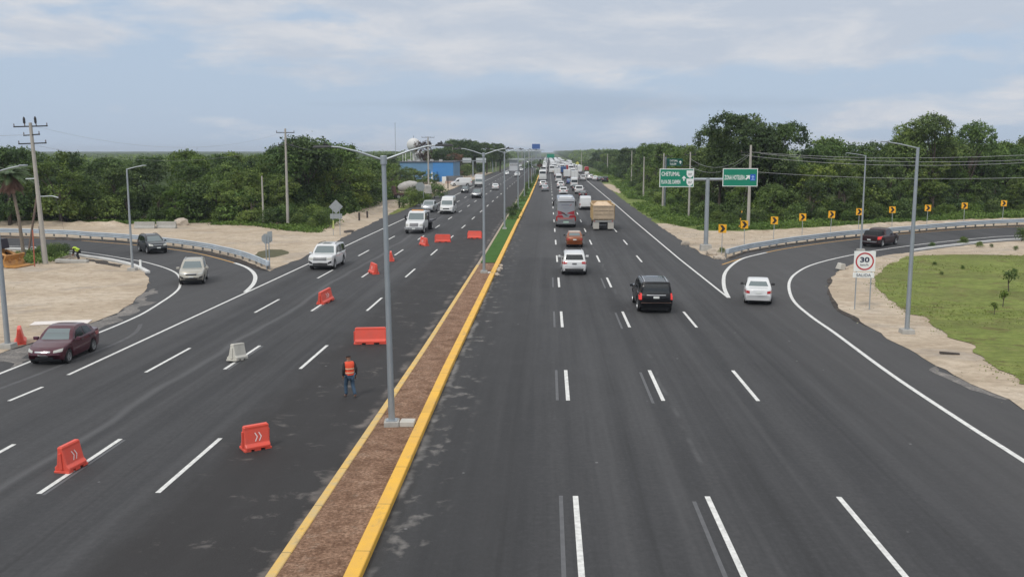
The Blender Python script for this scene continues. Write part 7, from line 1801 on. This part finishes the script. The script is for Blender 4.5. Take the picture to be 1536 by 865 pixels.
# palms
def palm(x, y, h, label, nf=22, skirt=False, lean=(0, 0), fl=2.0, lw=1.6):
    root = empty('palm_tree', (x, y, 0)); rnd = random.Random(int(x * 10))
    tx, ty = lean
    MB().tube([(0, 0, 0), (tx * 0.3, ty * 0.3, h * 0.5), (tx, ty, h)], [0.17, 0.13, 0.12], 10).build('trunk', BARKP, root, True)
    def frond(a, el, ln, mat, name):
        m = MB(); pts = []
        for i in range(9):
            t = i / 8; e = el - t * t * 1.5
            r = ln * t; z = math.sin(el) * ln * t - 0.55 * ln * t * t
            pts.append(Vector((math.cos(a) * r * math.cos(el * 0.5), math.sin(a) * r * math.cos(el * 0.5), z)))
        m.tube(pts, [0.03 * (1 - i / 9) + 0.006 for i in range(9)], 4, False)
        side = Vector((-math.sin(a), math.cos(a), 0))
        for i in range(1, 9):
            for f_ in (0.0, 0.5):
                p = pts[i - 1].lerp(pts[i], f_) if i else pts[i]; d = (pts[i] - pts[i - 1]).normalized()
                l_ = 0.55 * math.sin(PI * (0.15 + 0.8 * (i - 1 + f_) / 8))
                for s in (1, -1):
                    q = p + side * s * l_ * 0.8 + d * l_ * 0.45 + Vector((0, 0, -0.30 * l_)); w2 = d * 0.045 * lw
                    m.add([p - w2, p + w2, q + w2 * 0.3], [(0, 1, 2)])
        o = m.build(name, mat, root, fix=False); o.location = (tx, ty, h); return o
    pg = M('palm_green', (0.06, 0.10, 0.035), 0.6); pb = M('palm_dead', (0.13, 0.07, 0.05), 0.8)
    for k in range(nf): frond(2 * PI * k / nf + rnd.uniform(-0.2, 0.2), rnd.uniform(0.1, 1.35), fl * rnd.uniform(0.8, 1.1), pg, 'frond')
    if skirt:
        for k in range(26): frond(2 * PI * k / 26 + rnd.uniform(-0.2, 0.2), rnd.uniform(-1.35, -0.5), fl * 0.55 * rnd.uniform(0.7, 1.0), pb, 'dead_frond')
    tag(root, label, 'palm tree'); return root
x, y = P(37, 392.5); palm(x, y, height_at(262, x, y), 'tall thin palm with a shaggy skirt of dead fronds at the left', 34, True, (-0.75, 0), 2.3)
x, y = P(796, 272); palm(x, y, 4.6, 'dark palm in the far median', 26, False, (-0.4, 0), 3.3, 4.5)
palm(x - 0.2, y + 14, 5.4, 'palm just behind the dark one in the far median', 22, False, (0.2, 0), 3.2, 4.5)
palm(P(813, 262)[0] - 1.0, 372, 5.2, 'reddish-looking palm at the far end of the median', 20, True, (0.2, 0), 3.0, 4.5)

# undergrowth (nobody could count it)
def in_poly(x, y, poly):
    c = False; j = len(poly) - 1
    for i in range(len(poly)):
        if (poly[i][1] > y) != (poly[j][1] > y) and x < (poly[j][0] - poly[i][0]) * (y - poly[i][1]) / (poly[j][1] - poly[i][1]) + poly[i][0]: c = not c
        j = i
    return c
def undergrowth(name, poly, n, hmax, mat, ls, label, cat, clump=16):
    global rs
    rs = np.random.RandomState(n % 1000 + 5)
    xs = [p[0] for p in poly]; ys_ = [p[1] for p in poly]; C, NN, S, V = [], [], [], []
    k = 0; tries = 0
    while k < n and tries < n * 8:
        tries += 1
        x = rs.uniform(min(xs), max(xs)); y = rs.uniform(min(ys_), max(ys_))
        if not in_poly(x, y, poly): continue
        d = mnoise.noise(Vector((x * 0.15, y * 0.12, 1.0)))
        if d < -0.25: continue
        hh = hmax * (0.35 + max(0, d + 0.25)) * rs.uniform(0.4, 1.1); m = clump
        o = np.stack([rs.randn(m) * 0.35, rs.randn(m) * 0.35, rs.uniform(0, 1, m) * hh], 1)
        C.append(np.array([x, y, 0.0]) + o); nn = rs.randn(m, 3) * 0.6 + np.array([0, -0.2, 0.6]); NN.append(nn / np.linalg.norm(nn, axis=1)[:, None])
        S.append(ls * rs.uniform(0.6, 1.4, m)); V.append(np.full(m, 0.35 + d * 0.5) + rs.uniform(-0.25, 0.35, m)); k += 1
    me = leaf_mesh(name, np.concatenate(C), np.concatenate(NN), np.concatenate(S), np.concatenate(V))
    o = link(name, me, None, mat); tag(o, label, cat, kind='stuff'); return o
undergrowth('undergrowth', px([(925, 279), (960, 316), (1000, 335), (1050, 345), (1120, 346), (1220, 341), (1300, 335.5), (1400, 331), (1536, 326.5), (1800, 318), (1800, 308), (1536, 317), (1300, 328), (1200, 330), (1100, 328), (1040, 318), (1000, 300), (940, 272)]), 9000, 0.9, LEAFY, 0.13, 'tangled grass and weeds on the bank below the right wood', 'undergrowth')
undergrowth('undergrowth', px([(-300, 338), (0, 336), (240, 336.5), (380, 339), (430, 346), (478, 350), (498, 336), (530, 318), (560, 308), (600, 300), (600, 292), (540, 305), (440, 326), (240, 331), (-300, 331)]), 5000, 0.8, LEAFY, 0.13, 'weeds and brush along the foot of the left wood', 'undergrowth')
undergrowth('verge_grass', [(17.4, 118), (17.2, 210), (21, 330), (18, 430), (26, 430), (30, 330), (27, 215), (25, 150), (21, 118)], 3000, 0.35, LEAFY, 0.16, 'grass on the right verge beside the highway', 'grass')
undergrowth('median_plants', [(-5.5, 130), (-4.3, 130), (-3.9, 440), (-5.6, 440)], 1100, 0.45, LEAFY, 0.12, 'rough planting along the far median', 'plants')
undergrowth('lawn_tufts', lawn, 5200, 0.10, TUFT, 0.055, 'uneven grass blades of the lawn', 'grass', 9)
undergrowth('roadside_stones', edgeR, 1500, 0.02, PEBB, 0.05, 'loose stones on the right sandy shoulder', 'stones', 5)
undergrowth('roadside_stones', A_left, 1200, 0.02, PEBB, 0.055, 'loose stones on the left sandy island', 'stones', 4)
undergrowth('roadside_stones', A_gore[:14] + px([(1536, 328), (1220, 343), (1050, 347)]), 900, 0.02, PEBB, 0.06, 'loose stones behind the right guardrail', 'stones', 4)
undergrowth('pole_foot_weeds', px([(5, 392), (60, 376), (100, 379), (98, 388), (60, 396), (8, 400)]), 260, 0.6, LEAF, 0.10, 'weeds around the foot of the leaning pole and palm', 'undergrowth')

# far wood: rolling canopy with leaf clumps, out to the horizon
def far_wood():
    global rs
    rs = np.random.RandomState(77)
    rows_y = [130.0]
    while rows_y[-1] < 4600: rows_y.append(rows_y[-1] * 1.022 + 0.6)
    vs, fs = [], []; nx = 520; R_ = []
    for y in rows_y:
        row = []
        for i in range(nx + 1):
            u = (i / nx * 2 - 1); x = math.copysign(abs(u) ** 1.8, u) * min(3300, y * 1.25 + 260)
            row.append(x)
        R_.append(row)
    def hgt(x, y):
        lim_l = -62 if y < 300 else (-45 if y < 560 else -31); lim_r = 45 if y < 300 else (36 if y < 560 else 22)
        if y < 300 and x < 0:
            b = P(300, 330)[1] + 34; lim_l = -75
            if y < b and x > -600: return -1.0
        if y < 300 and x > 0:
            if y < 165: return -1.0
            lim_r = 60
        if lim_l < x < lim_r: return -1.0
        base = 6.0 if x < 0 else 7.5
        if x < 0 and y > 400: base = 4.6
        if y > 560 and abs(x) < 160: base = 8.5 if x > 0 else 7.5
        n = mnoise.noise(Vector((x * 0.11, y * 0.11, 0))) * 1.6 + mnoise.noise(Vector((x * 0.03, y * 0.03, 5))) * 1.4 + mnoise.noise(Vector((x * 0.3, y * 0.3, 9))) * 0.5
        e = min(1, (lim_l - x) / 8 if x < 0 else (x - lim_r) / 8)
        return (base + n) * (0.25 + 0.75 * e)
    for row, y in zip(R_, rows_y):
        for x in row: vs.append((x, y, hgt(x, y)))
    for j in range(len(rows_y) - 1):
        for i in range(nx):
            k = j * (nx + 1) + i; q = (k, k + 1, k + nx + 2, k + nx + 1)
            if sum(vs[a][2] < 0 for a in q) >= 2: continue
            fs.append(q)
    mb = MB(); mb.add(vs, fs)
    o = mb.build('distant_wood', CANOPY, None, True, fix=False)
    tag(o, 'distant low wood stretching to the horizon on both sides of the highway', 'wood', kind='stuff')
    C = []
    k = 0
    while k < 16000:
        sd_ = rs.choice([-1, 1], p=[0.6, 0.4]); y = rs.uniform(165, 1100); x = sd_ * (rs.uniform(44, 44 + 0.55 * y) if rs.rand() < 0.7 else rs.uniform(22, 70))
        z = hgt(x, y)
        if z < 1: continue
        C.append((x, y, z + rs.uniform(-1.2, 0.5))); k += 1
    C = np.array(C); n = len(C); m = 7
    Cc = np.repeat(C, m, 0) + rs.randn(n * m, 3) * np.array([1.1, 1.1, 0.6]); nn = rs.randn(n * m, 3) * 0.6 + np.array([0, -0.3, 0.8]); nn /= np.linalg.norm(nn, axis=1)[:, None]
    me = leaf_mesh('distant_wood_leaves', Cc, nn, rs.uniform(0.3, 0.75, n * m), np.repeat(rs.uniform(0.1, 0.8, n), m))
    o2 = link('distant_wood_leaves', me, None, LEAF); tag(o2, 'leafy tops of the distant wood', 'foliage', kind='stuff')
CANOPY = ground_mat('canopy_green', [(0.3, (0.028, 0.048, 0.018)), (0.5, (0.055, 0.085, 0.028)), (0.72, (0.10, 0.14, 0.045))], 0.12, 1.0, 0.9, None)
far_wood()
# low spoil bank along the foot of the left wood
def bank(name, line, wd, h, mat, label, seed):
    l = smooth_line(px(line), 0.8); vs, fs = [], []; m = 7
    for i, p in enumerate(l):
        d = (l[min(i + 1, len(l) - 1)] - l[max(i - 1, 0)]).normalized(); n = Vector((-d.y, d.x)); e = min(1, i / 4, (len(l) - 1 - i) / 4)
        for k in range(m):
            t = k / (m - 1); w2 = (t - 0.5) * wd; a = mnoise.noise(Vector((p.x * 0.7 + seed, p.y * 0.7, k * 0.6)))
            vs.append((p.x + n.x * w2, p.y + n.y * w2, 0.015 + e * math.sin(PI * t) * h * (0.7 + 0.8 * a)))
    for i in range(len(l) - 1):
        for k in range(m - 1): fs.append((i * m + k, i * m + k + 1, (i + 1) * m + k + 1, (i + 1) * m + k))
    o = MB().add(vs, fs).build(name, mat, None, True, fix=False)
    if o.data.polygons[0].normal.z < 0: o.data.flip_normals()
    tag(o, label, 'spoil bank', kind='stuff')
bank('sand_bank', [(-300, 338), (0, 337), (100, 338), (200, 339)], 2.5, 0.6, SAND, 'low bank of pale spoil along the left wood', 1)
bank('soil_bank', [(78, 359), (100, 359.5), (120, 361)], 1.0, 0.35, DARKS, 'low heap of dark soil below the left guardrail', 3)
bank('spoil_bank', [(500, 331), (530, 327), (560, 318), (590, 309)], 2.4, 0.7, SAND, 'low bank of pale spoil behind the diamond sign', 6)
bank('sand_bank', [(1060, 350), (1140, 349), (1260, 342), (1400, 334), (1536, 330)], 2.0, 0.35, SAND, 'low bank of sand behind the right guardrail', 9)

# ------------------------------------------------------------------ haze
hz = MB().box(-3500, 3500, -100, 5000, -1.1, 26).build('haze', None, None)
hm = bpy.data.materials.new('haze'); hm.use_nodes = True; t = hm.node_tree
for n in list(t.nodes):
    if n.type != 'OUTPUT_MATERIAL': t.nodes.remove(n)
pv = N(t, 'ShaderNodeVolumePrincipled', inp={'Color': (0.80, 0.88, 1.0, 1), 'Density': 0.00019, 'Anisotropy': 0.2})
t.links.new(pv.outputs[0], t.nodes['Material Output'].inputs['Volume'])
hz.data.materials.clear(); hz.data.materials.append(hm)
tag(hz, 'thin pale haze in the air', 'haze', kind='stuff')
print('TREES', TREES, 'OBJ', len(sc.objects))
